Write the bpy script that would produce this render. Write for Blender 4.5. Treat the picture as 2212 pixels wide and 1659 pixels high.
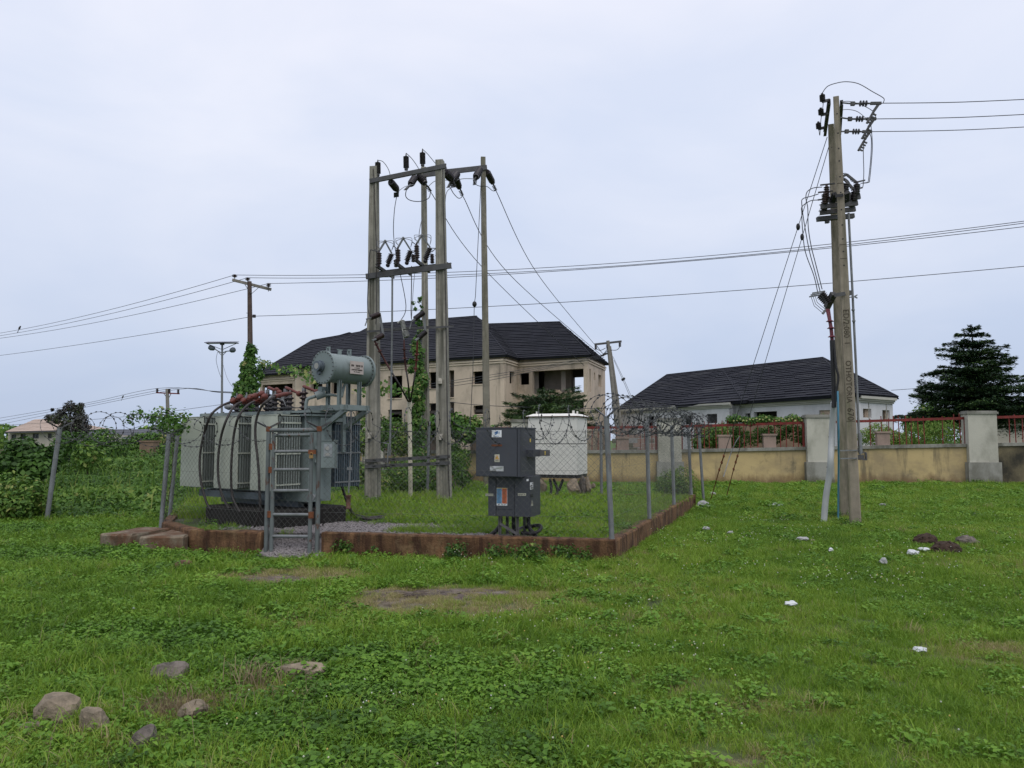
import bpy, math, random
import numpy as np
from mathutils import Vector, Matrix, noise as mnoise

for o in list(bpy.data.objects):
    bpy.data.objects.remove(o)
SC = bpy.context.scene
COL = SC.collection
V = Vector
Z = V((0, 0, 1))
random.seed(11)
RNG = np.random.default_rng(7)

# ------------------------------------------------------------------ camera
FPX, CXP, CYP, HOR, EYE = 1662.0, 1106.0, 829.5, 950.0, 1.6
PITCH = math.atan((HOR - CYP) / FPX)
cam_d = bpy.data.cameras.new('camera')
cam = bpy.data.objects.new('camera', cam_d)
COL.objects.link(cam)
cam.location = (0, 0, EYE)
cam.rotation_euler = (math.pi / 2 + PITCH, 0, 0)
cam_d.sensor_fit = 'HORIZONTAL'
cam_d.sensor_width = 36.0
cam_d.lens = 36.0 * FPX / 2212.0
cam_d.clip_start = 0.05
cam_d.clip_end = 3000
SC.camera = cam

# ------------------------------------------------------------------ world: even overcast
W = bpy.data.worlds.new("World")
SC.world = W
W.use_nodes = True
nt = W.node_tree
nt.nodes.clear()
def wn(t, **k):
    n = nt.nodes.new(t)
    for a, b in k.items(): setattr(n, a, b)
    return n
SUN_EL, SUN_AZ = math.radians(58), math.radians(200)
sky = wn('ShaderNodeTexSky', sky_type='NISHITA', sun_disc=False)
sky.sun_elevation = SUN_EL
sky.sun_rotation = SUN_AZ
sky.dust_density = 3.0
tc = wn('ShaderNodeTexCoord')
sep = wn('ShaderNodeSeparateXYZ')
nt.links.new(tc.outputs['Generated'], sep.inputs[0])
ramp = wn('ShaderNodeValToRGB')
cr = ramp.color_ramp
cr.elements[0].position = 0.0
cr.elements[0].color = (4.25, 4.85, 6.1, 1)
cr.elements[1].position = 1.0
cr.elements[1].color = (7.0, 7.15, 8.0, 1)
for p, c in ((0.10, (4.85, 5.4, 6.65, 1)), (0.22, (5.6, 6.05, 7.2, 1)), (0.36, (6.25, 6.6, 7.65, 1)), (0.5, (6.7, 6.9, 7.85, 1))):
    e = cr.elements.new(p)
    e.color = c
nt.links.new(sep.outputs['Z'], ramp.inputs[0])
mp = wn('ShaderNodeMapping')
mp.inputs['Scale'].default_value = (1.0, 1.0, 2.6)
mp.inputs['Location'].default_value = (0.7, 0.2, 0.0)
nt.links.new(tc.outputs['Generated'], mp.inputs[0])
n1 = wn('ShaderNodeTexNoise')
n1.inputs['Scale'].default_value = 1.9
n1.inputs['Detail'].default_value = 5
n1.inputs['Roughness'].default_value = 0.5
n1.inputs['Distortion'].default_value = 0.4
nt.links.new(mp.outputs[0], n1.inputs['Vector'])
mr = wn('ShaderNodeMapRange')
mr.inputs['From Min'].default_value = 0.36
mr.inputs['From Max'].default_value = 0.64
nt.links.new(n1.outputs['Fac'], mr.inputs[0])
cl_ = wn('ShaderNodeMix', data_type='RGBA')          # thinner blue-grey and thicker pale parts of the cloud sheet
cl_.inputs[6].default_value = (0.885, 0.922, 0.968, 1)
cl_.inputs[7].default_value = (1.065, 1.05, 1.03, 1)
nt.links.new(mr.outputs[0], cl_.inputs[0])
mul = wn('ShaderNodeMix', data_type='RGBA', blend_type='MULTIPLY')
mul.inputs[0].default_value = 1.0
nt.links.new(ramp.outputs[0], mul.inputs[6])
nt.links.new(cl_.outputs[2], mul.inputs[7])
mx = wn('ShaderNodeMix', data_type='RGBA')
mx.inputs[0].default_value = 0.93          # cloud layer over the clear sky
nt.links.new(sky.outputs[0], mx.inputs[6])
nt.links.new(mul.outputs[2], mx.inputs[7])
bg = wn('ShaderNodeBackground')
bg.inputs['Strength'].default_value = 0.118
nt.links.new(mx.outputs[2], bg.inputs[0])
wo = wn('ShaderNodeOutputWorld')
nt.links.new(bg.outputs[0], wo.inputs[0])

# ------------------------------------------------------------------ sun behind thick cloud
sd = bpy.data.lights.new('sun', 'SUN')
sd.energy = 1.5
sd.angle = math.radians(50)
sd.color = (1.0, 0.965, 0.91)
sun = bpy.data.objects.new('sun', sd)
COL.objects.link(sun)
sun.rotation_euler = (math.pi / 2 - SUN_EL, 0, math.radians(20))

SC.render.engine = 'CYCLES'
SC.view_settings.view_transform = 'Standard'
SC.view_settings.look = 'None'
SC.view_settings.exposure = 0.15
SC.view_settings.gamma = 1.0
SC.view_settings.use_curve_mapping = False
SC.cycles.max_bounces = 6
SC.cycles.transparent_max_bounces = 8
SC.cycles.use_denoising = True

# ------------------------------------------------------------------ measuring helpers (photo point -> world)
_F = V((0, math.cos(PITCH), math.sin(PITCH)))
_U = V((0, -math.sin(PITCH), math.cos(PITCH)))
_R = V((1, 0, 0))
CAM = V((0, 0, EYE))
def ray(px, py):
    return _F * FPX + _R * (px - CXP) + _U * (CYP - py)
def at(px, py, D):
    r = ray(px, py)
    return CAM + r * (D / r.y)
def onz(px, py, z=0.0):
    r = ray(px, py)
    return CAM + r * ((z - EYE) / r.z)
def hit(px, py, A, B):
    """where a sight line meets the upright plane through A, B: (metres from A, height)"""
    r = ray(px, py)
    d = V((B[0] - A[0], B[1] - A[1]))
    L = d.length
    d = d / L
    n = V((-d.y, d.x))
    t = (n.x * (A[0] - 0) + n.y * (A[1] - 0)) / (n.x * r.x + n.y * r.y)
    p = CAM + r * t
    return ((p.x - A[0]) * d.x + (p.y - A[1]) * d.y, p.z)
def hitp(px, py, A, B):
    u, z = hit(px, py, A, B)
    d = V((B[0] - A[0], B[1] - A[1])).normalized()
    return V((A[0] + d.x * u, A[1] + d.y * u, z))
def nz(x, y, s=1.0, k=0.0):
    return mnoise.noise(V((x * s, y * s, k)))
def gh(x, y):
    """height of the lawn"""
    h = 0.05 * nz(x, y, 0.22, 3.1) + 0.025 * nz(x, y, 0.8, 9.2)
    h *= min(1.0, max(0.0, (y - 1.0) / 3.0))
    h -= 0.07 * math.exp(-(((x + 3.1) / 2.4) ** 2 + ((y - 10.9) / 1.6) ** 2))
    return h

# ------------------------------------------------------------------ mesh builder
def frame(d, up=Z):
    d = d.normalized()
    s = d.cross(up)
    if s.length < 1e-5: s = d.cross(V((1, 0, 0)))
    s.normalize()
    return d, s, s.cross(d)
class MB:
    def __init__(s):
        s.v, s.f, s.sm = [], [], []
    def add(s, vs, fs, smooth=False):
        k = len(s.v)
        s.v.extend([V(p) for p in vs])
        s.f.extend([tuple(i + k for i in q) for q in fs])
        s.sm.extend([smooth] * len(fs))
        return s
    def hexa(s, p):
        return s.add(p, [(3, 2, 1, 0), (4, 5, 6, 7), (0, 1, 5, 4), (1, 2, 6, 5), (2, 3, 7, 6), (3, 0, 4, 7)])
    def box(s, c, sz, ax=(V((1, 0, 0)), V((0, 1, 0)), Z)):
        c = V(c)
        x, y, z = ax[0] * sz[0] / 2, ax[1] * sz[1] / 2, ax[2] * sz[2] / 2
        return s.hexa([c - x - y - z, c + x - y - z, c + x + y - z, c - x + y - z, c - x - y + z, c + x - y + z, c + x + y + z, c - x + y + z])
    def bar(s, a, b, w, h, up=Z):
        a, b = V(a), V(b)
        d, sd_, u = frame(b - a, up)
        return s.box((a + b) / 2, (w, (b - a).length, h), (sd_, d, u))
    def angle(s, a, b, w, t=0.006, up=Z):
        """L-section bar"""
        a, b = V(a), V(b)
        d, sd_, u = frame(b - a, up)
        s.box((a + b) / 2 + u * (w / 2), (w, (b - a).length, t), (sd_, d, u))
        s.box((a + b) / 2 + sd_ * (w / 2 - t / 2) , (t, (b - a).length, w - t), (sd_, d, u))
        return s
    def channel(s, a, b, h, fl, up=Z, t=0.008):
        """U-section beam, web towards -side"""
        a, b = V(a), V(b)
        d, sd_, u = frame(b - a, up)
        L = (b - a).length
        m = (a + b) / 2
        s.box(m, (t, L, h), (sd_, d, u))
        s.box(m - sd_ * (fl / 2 + t / 2) + u * (h / 2 - t / 2), (fl, L, t), (sd_, d, u))
        s.box(m - sd_ * (fl / 2 + t / 2) - u * (h / 2 - t / 2), (fl, L, t), (sd_, d, u))
        return s
    def tube(s, pts, r, n=6, cap=True, smooth=True):
        pts = [V(p) for p in pts]
        m = len(pts)
        rs = r if isinstance(r, (list, tuple)) else [r] * m
        vs, fs = [], []
        d = (pts[1] - pts[0]).normalized()
        _, sd_, u = frame(d)
        for i, p in enumerate(pts):
            if i == 0: t = pts[1] - pts[0]
            elif i == m - 1: t = pts[-1] - pts[-2]
            else: t = pts[i + 1] - pts[i - 1]
            if t.length < 1e-9: t = d
            t = t.normalized()
            sd_ = sd_ - t * sd_.dot(t)
            if sd_.length < 1e-6: _, sd_, u = frame(t)
            sd_.normalize()
            u = sd_.cross(t)
            d = t
            for j in range(n):
                a = 2 * math.pi * j / n
                vs.append(p + (sd_ * math.cos(a) + u * math.sin(a)) * rs[i])
        for i in range(m - 1):
            for j in range(n):
                k = (j + 1) % n
                fs.append((i * n + j, i * n + k, (i + 1) * n + k, (i + 1) * n + j))
        s.add(vs, fs, smooth)
        if cap:
            s.add(vs[:n], [tuple(range(n - 1, -1, -1))])
            s.add(vs[-n:], [tuple(range(n))])
        return s
    def lathe(s, a, b, prof, n=10, smooth=True, caps=True):
        """profile [(t along a->b in 0..1, radius)]"""
        a, b = V(a), V(b)
        d, sd_, u = frame(b - a)
        vs, fs = [], []
        for t, r in prof:
            c = a.lerp(b, t)
            for j in range(n):
                q = 2 * math.pi * j / n
                vs.append(c + (sd_ * math.cos(q) + u * math.sin(q)) * r)
        m = len(prof)
        for i in range(m - 1):
            for j in range(n):
                k = (j + 1) % n
                fs.append((i * n + j, i * n + k, (i + 1) * n + k, (i + 1) * n + j))
        s.add(vs, fs, smooth)
        if caps:
            s.add(vs[:n], [tuple(range(n - 1, -1, -1))])
            s.add(vs[-n:], [tuple(range(n))])
        return s
    def cyl(s, a, b, r, n=10, r2=None):
        return s.lathe(a, b, [(0, r), (1, r if r2 is None else r2)], n)
    def ball(s, c, r, n=8, sq=(1, 1, 1)):
        c = V(c)
        k = len(s.v)
        s.lathe(c - Z * r, c + Z * r, [((1 - math.cos(math.pi * i / 6)) / 2, max(1e-4, r * math.sin(math.pi * i / 6))) for i in range(7)], n, True, False)
        for i in range(k, len(s.v)):
            q = s.v[i] - c
            s.v[i] = c + V((q.x * sq[0], q.y * sq[1], q.z * sq[2]))
        return s
    def prism(s, poly, ext):
        n = len(poly)
        p = [V(q) for q in poly]
        q = [a + V(ext) for a in p]
        return s.add(p + q, [tuple(range(n - 1, -1, -1)), tuple(range(n, 2 * n))] + [(i, (i + 1) % n, n + (i + 1) % n, n + i) for i in range(n)])
    def disc(s, c, nrm, r, th, n=16):
        c = V(c)
        return s.cyl(c, c + V(nrm).normalized() * th, r, n)
    def insul(s, a, b, rc, rs, k, n=9):
        """ribbed insulator body"""
        pr = [(0, rc)]
        for i in range(k):
            t0 = (i + 0.15) / k
            pr += [(t0, rc), ((i + 0.45) / k, rs), ((i + 0.62) / k, rs * 0.97), ((i + 0.78) / k, rc)]
        pr.append((1, rc))
        return s.lathe(a, b, pr, n)

INV = {}
def root_of(o):
    while o.parent: o = o.parent
    return o
def setp(o, label=None, cat=None, group=None, kind=None):
    if label: o['label'] = label
    if cat: o['category'] = cat
    if group: o['group'] = group
    if kind: o['kind'] = kind
    return o
def thing(name, label, cat, loc=(0, 0, 0), rz=0.0, group=None):
    o = bpy.data.objects.new(name, None)
    o.empty_display_size = 0.2
    COL.objects.link(o)
    o.location = loc
    o.rotation_euler = (0, 0, rz)
    INV[o] = (Matrix.Translation(V(loc)) @ Matrix.Rotation(rz, 4, 'Z')).inverted()
    return setp(o, label, cat, group)
def mesh(name, mb, mt):
    me = bpy.data.meshes.new(name)
    me.from_pydata([tuple(p) for p in mb.v], [], mb.f)
    if any(mb.sm): me.polygons.foreach_set('use_smooth', mb.sm)
    me.materials.append(mt)
    me.update()
    return me
def obj(name, mb, mt, parent=None, label=None, cat=None, group=None, kind=None, local=False):
    """one mesh object; vertices are given in world space unless local"""
    if parent is not None and not local:
        inv = INV[root_of(parent)]
        mb.v = [inv @ p for p in mb.v]
    o = bpy.data.objects.new(name, mesh(name, mb, mt))
    COL.objects.link(o)
    if parent is not None: o.parent = parent
    return setp(o, label, cat, group, kind)
def solo(name, mb, mt, label, cat, group=None, kind=None, base=None):
    """a thing that is one mesh, its origin at its base"""
    if base is None:
        n = len(mb.v)
        base = V((sum(p.x for p in mb.v) / n, sum(p.y for p in mb.v) / n, min(p.z for p in mb.v)))
    base = V(base)
    mb.v = [p - base for p in mb.v]
    o = obj(name, mb, mt, None, label, cat, group, kind)
    o.location = base
    INV[o] = Matrix.Translation(base).inverted()
    return o
def children(o):
    return [c for c in COL.objects if c.parent == o]
def copy_tree(o, parent=None):
    c = o.copy()
    COL.objects.link(c)
    if parent is not None: c.parent = parent
    for ch in children(o): copy_tree(ch, c)
    return c

# ------------------------------------------------------------------ materials
MATS = {}
def mat(name, col, rough=0.75, metal=0.0, var=0.22, scale=2.5, bump=0.15, bscale=30, stains=(), spec=0.35, mud=None):
    """procedural surface: base colour broken up by noise, optional stains (colour, scale xyz, from, to, strength), fine bump"""
    m = bpy.data.materials.new(name)
    m.use_nodes = True
    t = m.node_tree
    L = t.links
    b = t.nodes['Principled BSDF']
    b.inputs['Roughness'].default_value = rough
    b.inputs['Metallic'].default_value = metal
    b.inputs['Specular IOR Level'].default_value = spec
    tcn = t.nodes.new('ShaderNodeTexCoord')
    co = tcn.outputs['Object']
    def noise_(sc, det=5, ro=0.6, mapping=None):
        n = t.nodes.new('ShaderNodeTexNoise')
        n.inputs['Scale'].default_value = sc
        n.inputs['Detail'].default_value = det
        n.inputs['Roughness'].default_value = ro
        if mapping:
            mpn = t.nodes.new('ShaderNodeMapping')
            mpn.inputs['Scale'].default_value = mapping
            mpn.inputs['Location'].default_value = (random.uniform(0, 9), random.uniform(0, 9), random.uniform(0, 9))
            L.new(co, mpn.inputs[0])
            L.new(mpn.outputs[0], n.inputs['Vector'])
        else:
            L.new(co, n.inputs['Vector'])
        return n
    n1 = noise_(scale)
    r = t.nodes.new('ShaderNodeValToRGB')
    r.color_ramp.elements[0].position = 0.28
    r.color_ramp.elements[1].position = 0.72
    r.color_ramp.elements[0].color = tuple(c * (1 - var) for c in col) + (1,)
    r.color_ramp.elements[1].color = tuple(min(1, c * (1 + var)) for c in col) + (1,)
    L.new(n1.outputs['Fac'], r.inputs[0])
    out = r.outputs[0]
    for sc_, smap, lo, hi, st in stains:
        n2 = noise_(1.0, 6, 0.65, smap)
        mrn = t.nodes.new('ShaderNodeMapRange')
        mrn.inputs['From Min'].default_value = lo
        mrn.inputs['From Max'].default_value = hi
        mrn.inputs['To Max'].default_value = st
        L.new(n2.outputs['Fac'], mrn.inputs[0])
        mxn = t.nodes.new('ShaderNodeMix')
        mxn.data_type = 'RGBA'
        L.new(mrn.outputs[0], mxn.inputs[0])
        L.new(out, mxn.inputs[6])
        mxn.inputs[7].default_value = tuple(sc_) + (1,)
        out = mxn.outputs[2]
    if mud:
        sx = t.nodes.new('ShaderNodeSeparateXYZ')
        L.new(co, sx.inputs[0])
        n5 = noise_(1.0, 6, 0.7, (2.2, 2.2, 1.2))
        ma = t.nodes.new('ShaderNodeMath')
        ma.operation = 'MULTIPLY_ADD'
        L.new(sx.outputs['Z'], ma.inputs[0])
        ma.inputs[1].default_value = -mud[1]
        L.new(n5.outputs['Fac'], ma.inputs[2])
        mrn = t.nodes.new('ShaderNodeMapRange')
        mrn.inputs['From Min'].default_value = 0.12
        mrn.inputs['From Max'].default_value = 0.42
        mrn.inputs['To Max'].default_value = 0.8
        L.new(ma.outputs[0], mrn.inputs[0])
        mxn = t.nodes.new('ShaderNodeMix')
        mxn.data_type = 'RGBA'
        L.new(mrn.outputs[0], mxn.inputs[0])
        L.new(out, mxn.inputs[6])
        mxn.inputs[7].default_value = tuple(mud[0]) + (1,)
        out = mxn.outputs[2]
    L.new(out, b.inputs['Base Color'])
    if bump:
        n3 = noise_(bscale, 6, 0.6)
        bn = t.nodes.new('ShaderNodeBump')
        bn.inputs['Strength'].default_value = bump
        bn.inputs['Distance'].default_value = 0.02
        L.new(n3.outputs['Fac'], bn.inputs['Height'])
        L.new(bn.outputs[0], b.inputs['Normal'])
    MATS[name] = m
    return m
def leafmat(name, ramp_cols, instancer=False, transl=0.28, rough=0.55):
    m = bpy.data.materials.new(name)
    m.use_nodes = True
    t = m.node_tree
    t.nodes.clear()
    L = t.links
    a = t.nodes.new('ShaderNodeAttribute')
    a.attribute_name = 'tint'
    a.attribute_type = 'INSTANCER' if instancer else 'GEOMETRY'
    r = t.nodes.new('ShaderNodeValToRGB')
    els = r.color_ramp.elements
    els[0].position, els[0].color = ramp_cols[0][0], tuple(ramp_cols[0][1]) + (1,)
    els[1].position, els[1].color = ramp_cols[-1][0], tuple(ramp_cols[-1][1]) + (1,)
    for p, c in ramp_cols[1:-1]:
        e = els.new(p)
        e.color = tuple(c) + (1,)
    fac = a.outputs['Fac']
    if instancer:
        oi = t.nodes.new('ShaderNodeAttribute')
        oi.attribute_name = 'shade'
        oi.attribute_type = 'GEOMETRY'
        ad = t.nodes.new('ShaderNodeMath')
        ad.operation = 'ADD'
        L.new(fac, ad.inputs[0])
        L.new(oi.outputs['Fac'], ad.inputs[1])
        fac = ad.outputs[0]
    L.new(fac, r.inputs[0])
    d = t.nodes.new('ShaderNodeBsdfPrincipled')
    d.inputs['Roughness'].default_value = rough
    d.inputs['Specular IOR Level'].default_value = 0.25
    tr = t.nodes.new('ShaderNodeBsdfTranslucent')
    mxs = t.nodes.new('ShaderNodeMixShader')
    mxs.inputs[0].default_value = transl
    L.new(r.outputs[0], d.inputs['Base Color'])
    L.new(r.outputs[0], tr.inputs['Color'])
    L.new(d.outputs[0], mxs.inputs[1])
    L.new(tr.outputs[0], mxs.inputs[2])
    o = t.nodes.new('ShaderNodeOutputMaterial')
    L.new(mxs.outputs[0], o.inputs[0])
    return m

BLK = (0.02, 0.02, 0.018)
M_conc_old = mat('old_concrete', (0.265, 0.25, 0.21), 0.9, 0, 0.22, 6, 0.25, 60, [((0.085, 0.085, 0.065), (11, 11, 0.45), 0.44, 0.64, 0.8), ((0.30, 0.285, 0.23), (9, 9, 1.2), 0.58, 0.75, 0.5)])
M_conc_tan = mat('tan_concrete', (0.25, 0.215, 0.165), 0.9, 0, 0.2, 5, 0.25, 60, [((0.10, 0.095, 0.065), (9, 9, 0.4), 0.45, 0.64, 0.8), ((0.085, 0.10, 0.04), (3, 3, 0.5), 0.57, 0.72, 0.6), ((0.30, 0.27, 0.22), (9, 9, 1.0), 0.6, 0.74, 0.5)])
M_conc_block = mat('mossy_block', (0.20, 0.17, 0.125), 0.95, 0, 0.3, 5, 0.6, 40, [((0.10, 0.045, 0.022), (3, 3, 2), 0.36, 0.56, 0.9), ((0.05, 0.04, 0.025), (8, 8, 5), 0.5, 0.7, 0.6)])
M_rustwall = mat('rust_stained_wall', (0.145, 0.078, 0.038), 0.95, 0, 0.4, 3, 0.8, 35, [((0.045, 0.020, 0.011), (8, 8, 1.2), 0.42, 0.60, 0.92), ((0.20, 0.135, 0.07), (2.4, 2.4, 3), 0.56, 0.70, 0.75), ((0.024, 0.018, 0.012), (16, 16, 3), 0.56, 0.68, 0.75), ((0.055, 0.06, 0.02), (4, 4, 9), 0.6, 0.72, 0.5)])
M_blackconc = mat('near_black_concrete', (0.016, 0.014, 0.012), 0.85, 0, 0.5, 3, 0.6, 40, [((0.10, 0.065, 0.035), (1.4, 1.4, 0.9), 0.60, 0.70, 0.75)])  # near black base with scattered brown patches
M_tank = mat('transformer_grey_paint', (0.165, 0.20, 0.195), 0.42, 0, 0.1, 2, 0.05, 60, [((0.08, 0.09, 0.085), (3, 3, 0.8), 0.54, 0.72, 0.6), ((0.09, 0.055, 0.035), (9, 9, 5), 0.66, 0.72, 0.7)], spec=0.5)
M_tankdark = mat('dark_grey_paint', (0.085, 0.105, 0.125), 0.45, 0, 0.15, 2, 0.05, 60, spec=0.5)
M_radlight = mat('pale_radiator_paint', (0.375, 0.395, 0.335), 0.5, 0, 0.08, 3, 0.06, 20, [((0.25, 0.26, 0.21), (3, 3, 0.6), 0.5, 0.72, 0.65), ((0.16, 0.14, 0.11), (10, 10, 1.0), 0.64, 0.74, 0.5)])
M_fin = mat('shaded_fin_paint', (0.20, 0.225, 0.21), 0.5, 0, 0.12, 3, 0.05, 40)  # same paint as the pale panels, darkened for fins turned from the light
M_findark = mat('blue_grey_fin', (0.095, 0.125, 0.15), 0.45, 0, 0.12, 3, 0.05, 40)  # darker, bluer colour of the far radiator bank
M_gal = mat('galvanised_steel', (0.185, 0.195, 0.20), 0.6, 0.15, 0.2, 8, 0.1, 60, [((0.085, 0.085, 0.085), (6, 6, 1.2), 0.46, 0.70, 0.7), ((0.10, 0.06, 0.035), (9, 9, 3), 0.62, 0.72, 0.6)])
M_galdark = mat('weathered_steel', (0.075, 0.075, 0.077), 0.65, 0.15, 0.3, 6, 0.2, 60, [((0.075, 0.042, 0.025), (5, 5, 5), 0.55, 0.75, 0.6)])
M_gate = mat('grey_gate_paint', (0.125, 0.14, 0.14), 0.6, 0.05, 0.2, 6, 0.15, 50, [((0.10, 0.036, 0.018), (9, 9, 5), 0.57, 0.64, 0.95), ((0.055, 0.06, 0.058), (4, 4, 1), 0.48, 0.70, 0.6)])
M_rust = mat('rust', (0.15, 0.055, 0.026), 0.95, 0, 0.4, 12, 0.5, 50)
M_rmu = mat('dark_slate_paint', (0.052, 0.055, 0.067), 0.45, 0, 0.12, 2, 0.04, 80, [((0.075, 0.073, 0.072), (3, 3, 0.6), 0.54, 0.8, 0.5), ((0.06, 0.04, 0.028), (12, 12, 6), 0.67, 0.73, 0.6)], spec=0.4)
M_rmuleg = mat('dull_steel', (0.12, 0.115, 0.115), 0.6, 0.1, 0.2, 6, 0.1, 50)
M_black = mat('black_rubber', (0.016, 0.016, 0.017), 0.55, 0, 0.3, 5, 0.1, 50)
M_cable = mat('dusty_black_cable', (0.032, 0.027, 0.026), 0.6, 0, 0.4, 8, 0.15, 50, [((0.09, 0.07, 0.06), (4, 4, 4), 0.55, 0.75, 0.6)])
M_ins = mat('brown_porcelain', (0.028, 0.014, 0.013), 0.28, 0, 0.3, 8, 0.0, 40, spec=0.5)
M_insdark = mat('dark_porcelain', (0.018, 0.013, 0.016), 0.35, 0, 0.3, 8, 0.0, 40, spec=0.5)
M_insgrey = mat('grey_polymer', (0.30, 0.30, 0.28), 0.55, 0, 0.15, 8, 0.0, 40)
M_shrink = mat('maroon_heat_shrink', (0.055, 0.018, 0.016), 0.55, 0, 0.5, 5, 0.1, 40)
M_redboot = mat('red_silicone', (0.105, 0.027, 0.019), 0.55, 0, 0.35, 9, 0.1, 40)
M_kiosk = mat('white_cabinet_paint', (0.66, 0.645, 0.60), 0.5, 0, 0.05, 2, 0.03, 60, [((0.36, 0.35, 0.31), (4, 4, 0.5), 0.54, 0.78, 0.5)])
M_pvc = mat('cream_pvc', (0.60, 0.55, 0.43), 0.5, 0, 0.1, 3, 0.05, 40, [((0.35, 0.31, 0.22), (5, 5, 1), 0.6, 0.8, 0.4)])
M_pvcgrey = mat('grey_pvc', (0.42, 0.43, 0.43), 0.5, 0, 0.1, 3, 0.05, 40)
M_blue = mat('blue_pipe', (0.10, 0.27, 0.40), 0.5, 0, 0.12, 5, 0.02, 40)
M_wire = mat('weathered_conductor', (0.055, 0.058, 0.065), 0.6, 0.4, 0.15, 3, 0.0, 40)
M_alu = mat('aluminium_wire', (0.17, 0.175, 0.185), 0.5, 0.5, 0.15, 3, 0.0, 40)
M_razor = mat('razor_wire', (0.075, 0.078, 0.082), 0.55, 0.3, 0.3, 6, 0.0, 40)
M_linkwire = mat('fence_wire', (0.115, 0.117, 0.112), 0.6, 0.2, 0.3, 6, 0.0, 40)
M_wood = mat('brown_timber', (0.085, 0.06, 0.05), 0.9, 0, 0.3, 4, 0.5, 50, [((0.17, 0.15, 0.13), (6, 6, 0.5), 0.5, 0.8, 0.6)])
M_woodgrey = mat('grey_timber', (0.21, 0.195, 0.17), 0.9, 0, 0.25, 4, 0.5, 50, [((0.10, 0.095, 0.08), (8, 8, 0.5), 0.5, 0.75, 0.7)])
M_beige = mat('raw_render_wall', (0.53, 0.435, 0.335), 0.95, 0, 0.10, 0.7, 0.3, 12, [((0.25, 0.21, 0.165), (0.3, 0.3, 0.3), 0.48, 0.62, 0.7), ((0.13, 0.115, 0.09), (1.5, 1.5, 0.25), 0.56, 0.70, 0.6)], mud=((0.15, 0.13, 0.10), 0.16))
M_beigetrim = mat('render_cornice', (0.55, 0.46, 0.355), 0.95, 0, 0.1, 1.5, 0.2, 20)
M_innerdark = mat('shaded_room_inside', (0.05, 0.045, 0.04), 0.95, 0, 0.2, 1, 0.3, 15)  # inner walls coloured near black to stand for the unlit rooms
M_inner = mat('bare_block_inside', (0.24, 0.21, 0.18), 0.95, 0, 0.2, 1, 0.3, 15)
M_roof = mat('charcoal_roof_tile', (0.021, 0.022, 0.029), 0.85, 0, 0.25, 1.2, 0.35, 8, [((0.036, 0.037, 0.042), (0.7, 0.7, 0.7), 0.5, 0.7, 0.6)], spec=0.15)
M_roof2 = mat('weathered_roof_tile', (0.017, 0.018, 0.025), 0.85, 0, 0.2, 1.2, 0.35, 8, [((0.040, 0.041, 0.047), (0.35, 0.35, 2.2), 0.55, 0.62, 0.75)], spec=0.15)
M_white = mat('off_white_wall', (0.55, 0.55, 0.56), 0.9, 0, 0.06, 0.8, 0.15, 15, [((0.33, 0.33, 0.33), (0.6, 0.6, 0.35), 0.48, 0.66, 0.6), ((0.62, 0.62, 0.62), (0.9, 0.9, 0.9), 0.62, 0.66, 0.7)])
M_whitetrim = mat('shaded_cream_cornice', (0.40, 0.39, 0.345), 0.9, 0, 0.08, 1, 0.1, 15)  # cream darkened to carry the shade of the roof overhang
M_brick = mat('broken_blockwork', (0.36, 0.28, 0.21), 0.95, 0, 0.3, 4, 0.6, 20)
M_yellow = mat('ochre_wall_paint', (0.45, 0.345, 0.17), 0.95, 0, 0.12, 0.8, 0.25, 18, [((0.26, 0.205, 0.125), (0.45, 0.45, 0.6), 0.46, 0.60, 0.8), ((0.09, 0.08, 0.06), (2.4, 2.4, 0.3), 0.55, 0.68, 0.75), ((0.11, 0.10, 0.07), (0.9, 0.9, 0.8), 0.58, 0.68, 0.75)], mud=((0.17, 0.11, 0.055), 1.1))
M_mould = mat('mouldy_wall', (0.15, 0.125, 0.075), 0.95, 0, 0.35, 1.2, 0.3, 18, [((0.025, 0.024, 0.02), (0.9, 0.9, 0.7), 0.42, 0.62, 0.9)])
M_pillar = mat('pale_pillar_render', (0.45, 0.435, 0.37), 0.95, 0, 0.1, 1.0, 0.25, 18, [((0.24, 0.235, 0.19), (0.8, 0.8, 0.5), 0.48, 0.64, 0.7), ((0.12, 0.115, 0.09), (4, 4, 0.4), 0.58, 0.70, 0.6)])
M_pilbase = mat('grey_pillar_foot', (0.28, 0.275, 0.245), 0.95, 0, 0.15, 1.0, 0.25, 18, [((0.13, 0.125, 0.10), (1.2, 1.2, 0.7), 0.46, 0.64, 0.75)], mud=((0.08, 0.075, 0.045), 1.3))
M_coping = mat('cement_coping', (0.25, 0.245, 0.215), 0.95, 0, 0.2, 1.5, 0.3, 20, [((0.09, 0.088, 0.07), (1.5, 1.5, 1), 0.45, 0.62, 0.8)])
M_redrail = mat('red_oxide_rail', (0.16, 0.022, 0.018), 0.7, 0, 0.3, 5, 0.2, 40, [((0.07, 0.025, 0.018), (6, 6, 2), 0.5, 0.7, 0.8)])
M_pier = mat('pink_render_pier', (0.27, 0.20, 0.165), 0.95, 0, 0.2, 2, 0.3, 20, [((0.13, 0.11, 0.09), (3, 3, 1), 0.5, 0.75, 0.6)])
M_stone = mat('pale_stone', (0.25, 0.20, 0.145), 0.95, 0, 0.3, 7, 0.8, 30, [((0.10, 0.085, 0.06), (9, 9, 9), 0.46, 0.66, 0.8), ((0.15, 0.10, 0.06), (4, 4, 4), 0.55, 0.7, 0.7)])
M_stonedark = mat('grey_stone', (0.16, 0.135, 0.115), 0.95, 0, 0.3, 7, 0.8, 30, [((0.06, 0.052, 0.045), (8, 8, 8), 0.46, 0.62, 0.85)])
M_laterite = mat('red_laterite', (0.13, 0.07, 0.05), 0.95, 0, 0.4, 9, 0.8, 25)
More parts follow.
